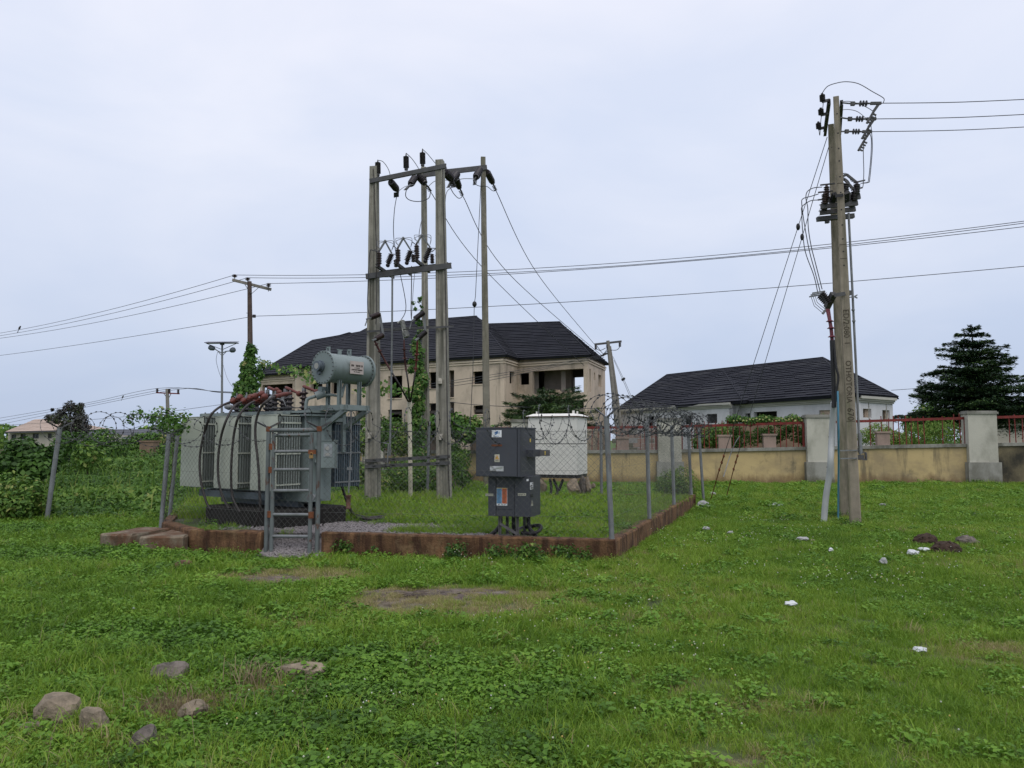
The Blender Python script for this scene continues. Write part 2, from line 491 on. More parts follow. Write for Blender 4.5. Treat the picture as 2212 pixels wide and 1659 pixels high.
M_bedrock = mat('bedrock', (0.11, 0.088, 0.075), .95, 0, .5, 7, .9, 18, [((.035, .022, .016), (3, 9, 3), .45, .60, .9), ((.22, .19, .165), (5, 12, 5), .58, .7, .7)])
M_dung = mat('dark_soil_clump', (0.045, 0.028, 0.02), 1.0, 0, 0.5, 14, 1.0, 30)
M_litter = mat('white_plastic', (0.52, 0.535, 0.55), 0.5, 0, 0.12, 9, 0.1, 30)
M_littergrey = mat('dirty_plastic', (0.30, 0.30, 0.30), 0.55, 0, 0.3, 9, 0.1, 30)
M_bark = mat('bark', (0.09, 0.075, 0.055), 0.95, 0, 0.3, 6, 0.5, 30)
M_plate = mat('plate_metal', (0.42, 0.36, 0.33), 0.5, 0.1, 0.1, 4, 0.0, 30)
M_ink = mat('dark_lettering', (0.05, 0.04, 0.035), 0.7, 0, 0.1, 4, 0.0, 30)
M_whitepl = mat('white_label', (0.68, 0.69, 0.70), 0.5, 0, 0.05, 4, 0.0, 30)
M_bluepl = mat('blue_print', (0.06, 0.16, 0.36), 0.5, 0, 0.05, 4, 0.0, 30)
M_orangepl = mat('orange_print', (0.52, 0.14, 0.06), 0.5, 0, 0.05, 4, 0.0, 30)
M_lightblue = mat('pale_blue_print', (0.12, 0.27, 0.44), 0.5, 0, 0.05, 4, 0.0, 30)
M_yelpl = mat('yellow_print', (0.62, 0.46, 0.10), 0.5, 0, 0.05, 4, 0.0, 30)
M_creampl = mat('cream_label', (0.46, 0.45, 0.36), 0.5, 0, 0.1, 14, 0.0, 30)
M_dentpl = mat('dented_aluminium', (0.48, 0.48, 0.48), 0.35, 0.6, 0.25, 14, 0.8, 18)
M_glass = mat('gauge_glass', (0.25, 0.27, 0.28), 0.1, 0, 0.1, 4, 0.0, 30, spec=0.8)
M_pane = mat('window_glass', (0.09, 0.095, 0.10), 0.12, 0, 0.2, 2, 0.0, 30, spec=0.7)
M_brass = mat('brass', (0.36, 0.22, 0.09), 0.4, 0.7, 0.1, 4, 0.0, 30)
M_solar = mat('solar_panel', (0.10, 0.10, 0.14), 0.25, 0, 0.05, 4, 0.0, 30, spec=0.6)
M_beigeroof = mat('faded_brown_roof', (0.37, 0.29, 0.24), 0.85, 0, 0.12, 0.5, 0.1, 10)
M_greyroof = mat('grey_sheet_roof', (0.085, 0.09, 0.105), 0.8, 0, 0.15, 0.4, 0.1, 10)
M_farwall = mat('far_plaster', (0.42, 0.385, 0.32), 0.9, 0, 0.1, 0.5, 0.1, 10)
M_brownpil = mat('earth_stained_pillar', (0.20, 0.14, 0.095), 0.95, 0, 0.3, 2, 0.4, 20, [((0.08, 0.06, 0.045), (2, 2, 1), 0.5, 0.7, 0.7)])
M_bird = mat('dark_feathers', (0.03, 0.028, 0.03), 0.8, 0, 0.3, 20, 0.0, 30)
M_gravel = mat('gravel_stone', (0.22, 0.20, 0.20), 0.95, 0, 0.45, 3, 0.4, 40)
G1, G2, G3, G4 = (0.046, 0.098, 0.012), (0.128, 0.238, 0.022), (0.225, 0.335, 0.036), (0.38, 0.31, 0.17)
M_grass = leafmat('grass_blades', [(0.0, G1), (0.4, G2), (0.72, G3), (0.86, (0.24, 0.26, 0.06)), (1.0, G4)], True)
M_weed = leafmat('weed_leaves', [(0.0, (0.046, 0.105, 0.016)), (0.5, (0.120, 0.245, 0.026)), (1.0, (0.22, 0.35, 0.045))], True)
M_bush = leafmat('bush_leaves', [(0.0, (0.022, 0.056, 0.013)), (0.5, (0.075, 0.160, 0.025)), (0.85, (0.155, 0.25, 0.040)), (1.0, (0.25, 0.27, 0.08))])
M_ivy = leafmat('vine_leaves', [(0.0, (0.022, 0.060, 0.014)), (0.5, (0.070, 0.160, 0.026)), (0.9, (0.125, 0.22, 0.045)), (1.0, (0.30, 0.30, 0.11))])
M_conif = leafmat('dark_spray_leaves', [(0.0, (0.009, 0.020, 0.012)), (0.6, (0.022, 0.050, 0.020)), (1.0, (0.065, 0.115, 0.028))], transl=0.12)
M_conif2 = leafmat('green_spray_leaves', [(0.0, (0.013, 0.032, 0.013)), (0.6, (0.038, 0.080, 0.024)), (1.0, (0.10, 0.16, 0.035))], transl=0.15)
M_purple = leafmat('purplish_leaves', [(0.0, (0.026, 0.028, 0.024)), (0.6, (0.055, 0.050, 0.044)), (1.0, (0.07, 0.10, 0.035))], transl=0.15)
M_straw = leafmat('dry_stalks', [(0.0, (0.11, 0.075, 0.045)), (0.5, (0.22, 0.17, 0.10)), (1.0, (0.33, 0.27, 0.16))])
M_flower = leafmat('tiny_white_flowers', [(0.0, (0.55, 0.56, 0.50)), (0.8, (0.62, 0.60, 0.45)), (1.0, (0.55, 0.42, 0.12))], True, 0.2)
# ================================================================== SETTING
# ---- enclosure outline (world XY)
EA, EC = V((1.36, 10.25)), V((4.35, 18.5))          # front right, back right
EBL, EP1, EB = V((-7.7, 18.9)), V((-5.74, 12.7)), V((-4.75, 11.5))
GR, GL = V((-2.76, 11.09)), V((-3.58, 11.25))       # gate right / left
PADZ = 0.24
PAD = [EA, EC, EBL, EP1, EB]
def inpoly(x, y, P):
    c = False
    n = len(P)
    for i in range(n):
        a, b = P[i], P[(i + 1) % n]
        if (a.y > y) != (b.y > y) and x < (b.x - a.x) * (y - a.y) / (b.y - a.y) + a.x: c = not c
    return c
def segdist(x, y, a, b):
    p = V((x, y))
    d = b - a
    t = max(0, min(1, (p - a).dot(d) / d.dot(d)))
    return (p - a - d * t).length
# worn / dry patches on the lawn: (centre, radius x, radius y, strength)
def gp(px, py): 
    p = onz(px, py, 0)
    return (p.x, p.y)
DRY = [(gp(600, 1250), .85, .38, 1.0), (gp(985, 1283), 1.0, .35, 1.0), (gp(860, 1305), .8, .35, .8), (gp(1060, 1325), .55, .22, .8), (gp(960, 1310), 1.35, .65, .55),
       (gp(560, 1480), .25, .2, .5), (gp(400, 1520), .35, .22, .6), (gp(300, 1600), .2, .12, .6), (gp(1640, 1650), .3, .12, .5), (gp(2100, 1420), .5, .3, .35), (gp(700, 1235), 1.0, .35, .5), (gp(620, 1345), .5, .25, .35), (gp(1400, 1480), .5, .25, .25), (gp(2180, 1400), .4, .2, .5), (gp(1650, 1540), .5, .15, .3)]
def dryness(x, y):
    s = 0.0
    for (cx, cy), rx, ry, k in DRY:
        q = ((x - cx) / rx) ** 2 + ((y - cy) / ry) ** 2
        if q < 4:
            s = max(s, k * max(0.0, 1.15 - q * 0.75 + 0.55 * nz(x, y, 2.7, 1.3)))
    return min(1.0, s)

# ---- ground sheet
def axis_vals(fine0, fine1, st, lo, hi):
    a = list(np.arange(fine0, fine1 + 1e-6, st))
    s, v = st, fine1
    while v < hi:
        s *= 1.35
        v += s
        a.append(v)
    s, v = st, fine0
    pre = []
    while v > lo:
        s *= 1.35
        v -= s
        pre.append(v)
    return pre[::-1] + a
gxs = axis_vals(-11, 13, 0.16, -900, 900)
gys = axis_vals(2.5, 17, 0.16, -150, 1500)
gv, gd = [], []
for y in gys:
    for x in gxs:
        near = abs(x) < 60 and -20 < y < 80
        gv.append((x, y, gh(x, y) if near else 0.0))
        gd.append(dryness(x, y) if near and 3 < y < 16 else 0.0)
nx_ = len(gxs)
gf = [(j * nx_ + i, j * nx_ + i + 1, (j + 1) * nx_ + i + 1, (j + 1) * nx_ + i) for j in range(len(gys) - 1) for i in range(nx_ - 1)]
gm = bpy.data.meshes.new('ground')
gm.from_pydata(gv, [], gf)
gm.polygons.foreach_set('use_smooth', [True] * len(gf))
at_ = gm.attributes.new('dry', 'FLOAT', 'POINT')
at_.data.foreach_set('value', gd)
def soilmat(name, wet, green, dryc, gravel=None):
    m = mat(name, wet, 1.0, 0, 0.4, 1.3, 0.8, 22, [(green, (0.9, 0.9, 0.9), 0.3, 0.6, 0.85), (wet, (6, 6, 6), 0.5, 0.7, 0.8)])
    t = m.node_tree
    b = t.nodes['Principled BSDF']
    src = b.inputs['Base Color'].links[0].from_socket
    a = t.nodes.new('ShaderNodeAttribute')
    a.attribute_name = 'dry'
    n = t.nodes.new('ShaderNodeTexNoise')
    n.inputs['Scale'].default_value = 9
    n.inputs['Detail'].default_value = 7
    r = t.nodes.new('ShaderNodeValToRGB')
    r.color_ramp.elements[0].position = 0.38
    r.color_ramp.elements[0].color = dryc[0] + (1,)
    r.color_ramp.elements[1].position = 0.64
    r.color_ramp.elements[1].color = dryc[1] + (1,)
    tcx = t.nodes.new('ShaderNodeTexCoord')
    t.links.new(tcx.outputs['Object'], n.inputs['Vector'])
    t.links.new(n.outputs['Fac'], r.inputs[0])
    x = t.nodes.new('ShaderNodeMix')
    x.data_type = 'RGBA'
    t.links.new(a.outputs['Fac'], x.inputs[0])
    t.links.new(src, x.inputs[6])
    t.links.new(r.outputs[0], x.inputs[7])
    t.links.new(x.outputs[2], b.inputs['Base Color'])
    return m
M_ground = soilmat('lawn_soil', (0.046, 0.062, 0.018), (0.072, 0.132, 0.020), ((0.060, 0.042, 0.030), (0.165, 0.135, 0.10)))
gm.materials.append(M_ground)
ground = bpy.data.objects.new('ground', gm)
COL.objects.link(ground)
ground['kind'] = 'structure'
ground['label'] = 'green lawn of rough grass and weeds with worn brown patches'

# ---- raised ground inside the enclosure
def gravelness(x, y):
    """1 where bare stone chippings show, inside the plinth"""
    d = 0.0
    q = V((x, y))
    d = max(d, 1.2 - ((x + 2.7) / 1.3) ** 2 - ((y - 11.9) / 1.1) ** 2)
    fr = segdist(x, y, EA, GR)
    if x < 1.6: d = max(d, 1.15 - (fr / 0.62) ** 2 * 0.7 + (-0.25 if x > -0.4 else 0.1))
    d = max(d, 0.9 - ((x + 1.4) / 1.1) ** 2 - ((y - 12.2) / 0.5) ** 2)
    return max(0.0, min(1.0, d + 0.5 * nz(x, y, 1.9, 4.4)))
pv, pf, pdry = [], [], []
xs = np.arange(-7.9, 4.6, 0.12)
ys = np.arange(10.2, 19.0, 0.12)
idx = {}
for j, y in enumerate(ys):
    for i, x in enumerate(xs):
        idx[(i, j)] = len(pv)
        pv.append((x, y, PADZ + 0.025 * nz(x, y, 0.9, 2.2) - 0.02))
        pdry.append(gravelness(x, y))
def padshift(x, y):
    return inpoly(x, y, PAD)
for j in range(len(ys) - 1):
    for i in range(len(xs) - 1):
        if inpoly(xs[i] + .06, ys[j] + .06, PAD) and min(segdist(xs[i] + .06, ys[j] + .06, PAD[k], PAD[(k + 1) % 5]) for k in range(5)) > .11 and not (GL.x < xs[i] < GR.x and segdist(xs[i], ys[j], GL, GR) < .36):
            pf.append((idx[(i, j)], idx[(i + 1, j)], idx[(i + 1, j + 1)], idx[(i, j + 1)]))
pm = bpy.data.meshes.new('pad')
pm.from_pydata(pv, [], pf)
pm.attributes.new('dry', 'FLOAT', 'POINT').data.foreach_set('value', pdry)
pm.materials.append(soilmat('pad_soil', (0.036, 0.040, 0.014), (0.048, 0.098, 0.016), ((0.12, 0.105, 0.10), (0.30, 0.275, 0.275))))
pad = bpy.data.objects.new('pad_ground', pm)
COL.objects.link(pad)
pad['kind'] = 'structure'
pad['label'] = 'raised grass and gravel floor inside the fenced enclosure'

# ---- low plinth wall
def wallrun(a, b, z0, z1, th, seg=0.07, jit=0.018):
    """rough masonry run; a->b is its outer top edge, thickness goes to the left of a->b"""
    mb = MB()
    a, b = V(a), V(b)
    d = b - a
    L = d.length
    d = d / L
    n = V((-d.y, d.x))
    k = max(2, int(L / seg))
    rows = [z0, z0 + (z1 - z0) * .35, z0 + (z1 - z0) * .7, z1 - .02, z1]
    vs, fs = [], []
    for i in range(k + 1):
        u = L * i / k
        sect = []
        for r, z in enumerate(rows):
            o = 0.012 if r == 4 else 0.0
            p = a + d * u + n * (o + jit * (nz(u * .83 + .31, z * 2.7 + .17, 3.1, 7.3 + a.x) + .8 * nz(u + .77, z + .4, 9.7, 2.6)))
            sect.append((p.x, p.y, z + (jit * (nz(u + .37, 1.7, 1.9, a.y + .4) + .7 * nz(u + .21, 5.2, 7.3, .7)) if r > 2 else 0)))
        for r in (4, 0):
            p = a + d * u + n * (th - (0.012 if r == 4 else 0))
            sect.append((p.x, p.y, rows[r] + (jit * 0.9 * nz(u, 5.7, 2.3, a.y) if r else 0)))
        vs += sect
    m = 7
    for i in range(k):
        for r in range(m):
            q = (r + 1) % m
            fs.append((i * m + r, (i + 1) * m + r, (i + 1) * m + q, i * m + q))
    fs.append(tuple(range(m)))
    fs.append(tuple(range(k * m + m - 1, k * m - 1, -1)))
    return mb.add(vs, fs)
pl = thing('plinth_wall', 'low rust stained concrete kerb wall round the fenced transformer enclosure', 'wall', (EA.x, EA.y, 0))
def front_y(p): return p
# seen from outside, runs are laid left to right so that thickness falls inside
obj('front_wall', wallrun((GR.x + .05, GR.y - .02), EA, -0.2, 0.285, 0.17), M_rustwall, pl)
obj('front_wall', wallrun(EB, (GL.x - .05, GL.y + .01), -0.2, 0.27, 0.17), M_rustwall, pl)
obj('side_wall', wallrun(V((EA.x + .004, EA.y + .02)), EC, -0.2, 0.28, 0.17), M_rustwall, pl)
obj('back_wall', wallrun(EC, EBL, -0.2, 0.30, 0.17), M_rustwall, pl)
obj('side_wall', wallrun(EBL, EP1, -0.2, 0.27, 0.17), M_rustwall, pl)
obj('side_wall', wallrun(EP1, EB, -0.2, 0.27, 0.17), M_rustwall, pl)
gn = V((-(GR - GL).y, (GR - GL).x)).normalized()
rp_ = MB()
rvs = []
for j in range(7):
    for i in range(13):
        p = GL.lerp(GR, -.12 + 1.24 * i / 12) + gn * (-.12 + .62 * j / 6)
        rvs.append((p.x, p.y, min(.235, -.10 + .36 * j / 5) + .015 * nz(p.x, p.y, 6, 2)))
rp_.add(rvs, [(j * 13 + i, j * 13 + i + 1, (j + 1) * 13 + i + 1, (j + 1) * 13 + i) for j in range(6) for i in range(12)])
ro = obj('gravel_ramp', rp_, M_gravel)
ro['kind'] = 'structure'
ro['label'] = 'slope of grey chippings spilling out under the gate'

# ---- two loose concrete blocks at the left corner
def roughblock(mb, P4, z0, z1, seed):
    rnd = random.Random(seed)
    vs = []
    n = 6
    grid = {}
    def pt(s, t, z):
        a, b, c, d = P4
        p = a * (1 - s) * (1 - t) + b * s * (1 - t) + c * s * t + d * (1 - s) * t
        return V((p.x, p.y, z))
    for k, z in enumerate((z0, (z0 + z1) / 2, z1 - .025, z1)):
        ring = []
        for e in range(4):
            for i in range(n):
                f = i / n
                s, t = [(f, 0), (1, f), (1 - f, 1), (0, 1 - f)][e]
                p = pt(s, t, z)
                c = pt(.5, .5, z)
                if k == 3: p = p.lerp(c, 0.045)
                p += V((rnd.uniform(-1, 1), rnd.uniform(-1, 1), rnd.uniform(-1, 1) if k else 0)) * 0.008
                ring.append(p)
        vs += ring
    m = 4 * n
    fs = [(k * m + i, k * m + (i + 1) % m, (k + 1) * m + (i + 1) % m, (k + 1) * m + i) for k in range(3) for i in range(m)]
    fs.append(tuple(range(3 * m, 4 * m)))
    mb.add(vs, fs)
    return mb
solo('concrete_block', roughblock(MB(), [V((-6.15, 11.62)), V((-5.62, 11.5)), V((-5.38, 12.3)), V((-5.93, 12.55))], -.12, .205, 1), M_conc_block,
     'long brown concrete block at the far left end of the kerb wall', 'block', 'loose concrete blocks', base=(-5.8, 11.9, -.1))
solo('concrete_block', roughblock(MB(), [V((-5.42, 11.32)), V((-4.78, 11.3)), V((-4.83, 11.95)), V((-5.30, 12.1))], -.12, .20, 2), M_conc_block,
     'flat topped concrete block joining the front kerb wall below the transformer', 'block', 'loose concrete blocks', base=(-5.1, 11.6, -.1))

# ------------------------------------------------------------------ FENCE
FT = 1.88
def fpost(parent, x, y, z0, z1, lean=(0, 0), r=0.033, arms=True, dirv=V((1, 0)), name='fence_post', mt=None):
    mb = MB()
    top = V((x + lean[0], y + lean[1], z1))
    base = V((x, y, z0 - .15))
    mb.tube([base, base.lerp(top, .5), top], r, 10)
    mb.cyl(top, top + Z * .012, r * 1.12, 10)
    for k in (.2, .45, .7):
        q = base.lerp(top, k)
        mb.cyl(q - Z * .006, q + Z * .006, r * 1.1, 8)
    o = obj(name, mb, mt or M_gal, parent)
    if arms:
        a = MB()
        d = V((dirv.x, dirv.y, 0)).normalized()
        s = V((-d.y, d.x, 0))
        for k in (-1, 1):
            a.angle(top - Z * .01, top + s * (0.26 * k) + Z * 0.12, 0.024, 0.005)
        obj('barb_arm', a, mt or M_galdark, o)
    return o
fen = thing('chain_link_fence', 'grey chain link fence with steel posts and razor coils round the transformer enclosure', 'fence', (EA.x, EA.y, 0.28))
dF = (EA - GR).normalized()
dS = (EC - EA).normalized()
fpost(fen, 1.33, 10.33, .28, FT + .02, (-.06, .02), .036, True, (dF + dS).normalized())
for t, ln in ((2.92, (-.03, 0)), (5.8, (-.03, 0)), (8.7, (-.06, 0))):
    p = EA + dS * t
    fpost(fen, p.x - .05, p.y + .02, .28, FT, ln, .034, True, dS)
bx = [(2.15, 18.62, 0.0), (-2.05, 18.78, .03), (-5.0, 18.85, 0)]
for x, y, l in bx: fpost(fen, x, y, .28, 1.92, (l, 0), .034, True, V((1, 0)))
fpost(fen, EP1.x, EP1.y, .15, 1.68, (.09, 0), .036, True, V((-.4, 1)))
fpost(fen, -6.27, 14.2, .15, 1.66, (.11, 0), .034, True, V((-.4, 1)))

def chainlink(mb, a, b, z0, z1, pitch=0.092, r=0.0021, sagn=0):
    a, b = V((a[0], a[1], 0)), V((b[0], b[1], 0))
    d = b - a
    L = d.length
    d = d / L
    n = V((-d.y, d.x, 0))
    H = z1 - z0
    k = int((L + H) / pitch) + 1
    for fam in (1, -1):
        for i in range(-1, k + 1):
            u0 = i * pitch - (H if fam > 0 else 0)
            u1 = u0 + H * fam if fam > 0 else u0 - H
            # clip to 0..L
            pa, pb = (u0, 0.0), (u1, H)
            def clip(p, q):
                (ua, za), (ub, zb) = p, q
                if abs(ub - ua) < 1e-9: return None
                ts = [0.0, 1.0]
                for lim in (0, L):
                    t = (lim - ua) / (ub - ua)
                    if 0 < t < 1: ts.append(t)
                ts.sort()
                for t0, t1 in zip(ts, ts[1:]):
                    mid = ua + (ub - ua) * (t0 + t1) / 2
                    if 0 <= mid <= L and t1 - t0 > 1e-3:
                        return t0, t1
                return None
            c = clip(pa, pb)
            if not c: continue
            pts = []
            m = max(2, int((c[1] - c[0]) * H / 0.4) + 1)
            for j in range(m + 1):
                t = c[0] + (c[1] - c[0]) * j / m
                u = u0 + (u1 - u0) * t
                z = H * t
                w = 0.012 * nz(u, z, 2.0, 5.5 + a.x) + fam * .002
                pts.append(a + d * u + n * w + Z * (z0 + z + 0.012 * nz(u, z, 1.5, 8)))
            mb.tube(pts, r, 3, False)
    for z in (z0 + .28, z0 + (z1 - z0) * .62, z1 - .02):
        pts = []
        m = max(3, int(L / .35))
        for j in range(m + 1):
            u = L * j / m
            pts.append(a + d * u + Z * (z - .012 * math.sin(math.pi * j / m) + .006 * nz(u, z, 1.3, 2)))
        mb.tube(pts, r * 1.1, 3, False)
    return mb
for a, b, z0, z1 in ((V((GR.x + .06, GR.y + .02)), V((1.30, 10.36)), .29, 1.74), (V((1.36, 10.4)), EC + V((-.06, 0)), .29, 1.80), (EC, V((-7.6, 18.95)), .3, 1.82), (EP1, V((GL.x - .04, GL.y + .03)), .28, 1.62)):
    obj('wire_mesh', chainlink(MB(), a, b, z0, z1, r=.0017 if z1 < 1.75 else .0013), M_linkwire, fen, kind='stuff')

def razor(mb, pts, R, step, r=0.0046, barb=0.027, seed=0, loopj=.12):
    """helix along a polyline with barbs"""
    rnd = random.Random(seed)
    pts = [V(p) for p in pts]
    out = []
    ph = rnd.uniform(0, 6)
    for a, b in zip(pts, pts[1:]):
        d = b - a
        L = d.length
        d = d / L
        s = V((-d.y, d.x, 0)).normalized()
        k = max(2, int(L / step * 22))
        for i in range(k):
            u = L * i / k
            ph += 2 * math.pi / 22
            loop = int(ph / (2 * math.pi))
            rj = R * (1 + loopj * math.sin(loop * 2.4 + seed) + .5 * loopj * math.sin(loop * 5.1))
            sh = 0.5 * step * math.sin(loop * 1.9 + 1.1 * seed) + 0.22 * step * math.cos(ph)
            out.append(a + d * (u + sh * .6) + s * (rj * math.cos(ph)) + Z * (rj * math.sin(ph) * .96))
    mb.tube(out, r, 3, False)
    acc = 0
    for p, q in zip(out, out[1:]):
        acc += (q - p).length
        if acc > 0.075:
            acc = 0
            t = (q - p).normalized()
            o = V((rnd.uniform(-1, 1), rnd.uniform(-1, 1), rnd.uniform(-1, 1))).cross(t)
            if o.length < .1: continue
            o.normalize()
            o2 = t.cross(o)
            mb.add([p - t * barb, p + o * barb * .62, p + t * barb, p - o * barb * .62], [(0, 1, 2, 3)])
            mb.add([p - t * barb * .9, p + o2 * barb * .5, p + t * barb * .9, p - o2 * barb * .5], [(0, 1, 2, 3)])
    return mb
def p3(p, z): return V((p.x, p.y, z))
obj('razor_coil', razor(MB(), [p3(GR + V((.02, 0)), 1.79), V((-.6, 10.75, 1.77)), V((1.28, 10.36, 1.84))], .255, .40, seed=1), M_razor, fen)
obj('razor_coil', razor(MB(), [V((1.2, 10.38, 1.99)), p3(EA + dS * 3, 1.96), p3(EC, 1.96), V((5.1, 20.2, 1.95))], .27, .36, seed=2), M_razor, fen)
obj('razor_coil', razor(MB(), [V((1.3, 10.5, 1.88)), p3(EA + dS * 4, 1.93), p3(EC, 1.9)], .23, .55, seed=5), M_razor, fen)
obj('razor_coil', razor(MB(), [p3(EC, 1.95), V((2.1, 18.62, 1.93)), V((-2, 18.78, 1.95)), V((-7.5, 18.9, 1.9))], .26, .5, seed=3), M_razor, fen)
obj('razor_coil', razor(MB(), [p3(GL, 1.78), V((-4.6, 11.9, 1.72)), p3(EP1, 1.74)], .24, .62, seed=4, loopj=.2), M_razor, fen)
obj('razor_coil', razor(MB(), [p3(EP1, 1.80), V((-7.2, 13.7, 1.78)), V((-9.0, 15.0, 1.86))], .27, .42, seed=8, loopj=.2), M_razor, fen)
obj('razor_coil', razor(MB(), [V((.30, 10.62, 1.60)), V((1.25, 10.42, 1.63))], .10, .19, .003, .01, seed=6, loopj=.25), M_razor, fen)
# gate-top arms and the wire that closes over it
obj('razor_coil', razor(MB(), [p3(GL, 1.86), p3((GL + GR) / 2, 1.80), p3(GR, 1.88)], .2, .7, seed=12, loopj=.2), M_razor, fen)

lp = thing('fence_post', 'leaning grey steel post standing alone in grass at far left', 'fence post', (-9.06, 15.1, 0), 0, 'stray fence posts')
fpost(lp, -9.06, 15.1, -.02, 1.83, (.2, 0), .045, True, V((-1, .6)), 'post')
lp2 = thing('fence_post', 'grey steel post beyond the back right corner of the chain link fence', 'fence post', (5.02, 20.3, 0), 0, 'stray fence posts')
fpost(lp2, 5.02, 20.3, 0, 1.9, (-.1, 0), .036, True, V((.4, .9)), 'post')

# ---- gate
gt = thing('metal_gate', 'narrow padlocked grey pipe gate with chain link in front of the transformer', 'gate', (GL.x, GL.y, 0))
def gpt(f, z, off=0.0):
    p = GL.lerp(GR, f)
    n = V((-(GR - GL).y, (GR - GL).x)).normalized()
    return V((p.x - n.x * off, p.y - n.y * off, z))
def gy(py): return EYE + (HOR - py) * 11.15 / FPX
for f, nm, r, zt in ((0.02, 'gate_post', .034, gy(925)), (0.965, 'gate_post', .034, gy(923))):
    obj(nm, MB().tube([gpt(f, -.15, -.03), gpt(f, 1, -.03), gpt(f, zt, -.03)], r, 12), M_gate, gt)
for f in (.135, .845):
    obj('gate_stile', MB().tube([gpt(f, -.08), gpt(f, .9), gpt(f, gy(938) + .02)], .03, 12), M_gate, gt)
for i, yy in enumerate((940, 975, 1014, 1059, 1110, 1156, 1199)):
    obj('gate_rail', MB().tube([gpt(.135, gy(yy) - .004), gpt(.49, gy(yy)), gpt(.845, gy(yy) + .004)], .024, 10), M_gal if i else M_gate, gt)
obj('top_rail', MB().tube([gpt(.02, gy(929), -.03), gpt(.965, gy(929), -.03)], .03, 12), M_gate, gt)
obj('wire_mesh', chainlink(MB(), gpt(.135, 0, -.01), gpt(.845, 0, -.01), gy(1156), gy(940)), M_linkwire, gt, kind='stuff')
for f, yy in ((.10, 965), (.10, 1110), (.10, 1015), (.86, 1110)):
    obj('hinge', MB().cyl(gpt(f, gy(yy) - .045), gpt(f, gy(yy) + .045), .04, 10), M_rust, gt)
for f in (.02, .965):
    obj('rusty_collar', MB().cyl(gpt(f, gy(932), -.03), gpt(f, gy(921), -.03), .04, 10), M_rust, gt)
    a = MB()
    tp = gpt(f, gy(925), -.03)
    for k in (-1, 1):
        a.angle(tp, tp + V((.19, -.03, 0)) * k + V((0, 0, .09)), .028, .005)
    obj('barb_arm', a, M_galdark, gt)
lk = obj('latch', MB().box(gpt(.88, gy(976), .035), (.11, .02, .06)), M_rust, gt)
pk = MB().box(gpt(.875, gy(986), .055), (.055, .025, .045))
q = gpt(.875, gy(986), .055)
pk.tube([q + V((-.018, 0, .02)), q + V((-.018, 0, .05)), q + V((0, 0, .062)), q + V((.018, 0, .05)), q + V((.018, 0, .02))], .005, 6)
obj('padlock', pk, M_brass, gt)

# ------------------------------------------------------------------ walls with openings
def holed(mb, A, B, z0, z1, holes, th, side=1, topslope=None):
    """upright wall from A to B with rectangular openings (u0,u1,z0,z1); thickness th towards the left of A->B times side"""
    A, B = V(A[:2]), V(B[:2])
    d = B - A
    L = d.length
    d = d / L
    n = V((-d.y, d.x)) * side
    us = sorted(set([0, L] + [max(0, min(L, h[i])) for h in holes for i in (0, 1)]))
    zs = sorted(set([z0, z1] + [max(z0, min(z1, h[i])) for h in holes for i in (2, 3)]))
    def P(u, z, o): 
        q = A + d * u + n * o
        return V((q.x, q.y, z))
    for u0, u1 in zip(us, us[1:]):
        for a, b in zip(zs, zs[1:]):
            if u1 - u0 < 1e-4 or b - a < 1e-4: continue
            um, zm = (u0 + u1) / 2, (a + b) / 2
            if any(h[0] < um < h[1] and h[2] < zm < h[3] for h in holes): continue
            mb.add([P(u0, a, 0), P(u1, a, 0), P(u1, b, 0), P(u0, b, 0)], [(0, 1, 2, 3)])
            mb.add([P(u0, a, th), P(u1, a, th), P(u1, b, th), P(u0, b, th)], [(3, 2, 1, 0)])
    for h in holes:
        u0, u1, a, b = max(0, h[0]), min(L, h[1]), max(z0, h[2]), min(z1, h[3])
        for q in ([P(u0, a, 0), P(u1, a, 0), P(u1, a, th), P(u0, a, th)], [P(u0, b, 0), P(u1, b, 0), P(u1, b, th), P(u0, b, th)],
                  [P(u0, a, 0), P(u0, b, 0), P(u0, b, th), P(u0, a, th)], [P(u1, a, 0), P(u1, b, 0), P(u1, b, th), P(u1, a, th)]):
            mb.add(q, [(0, 1, 2, 3)])
    for q in ([P(0, z0, 0), P(0, z1, 0), P(0, z1, th), P(0, z0, th)], [P(L, z0, 0), P(L, z1, 0), P(L, z1, th), P(L, z0, th)], [P(0, z1, 0), P(L, z1, 0), P(L, z1, th), P(0, z1, th)]):
        mb.add(q, [(0, 1, 2, 3)])
    return mb
def hole(A, B, x0, x1, y0, y1):
    """opening seen between photo columns x0..x1 and rows y0 (top)..y1"""
    u0, za = hit(x0, y0, A, B)
    u1, zb = hit(x1, y0, A, B)
    _, zc = hit((x0 + x1) / 2, y1, A, B)
    return (min(u0, u1), max(u0, u1), zc, (za + zb) / 2)
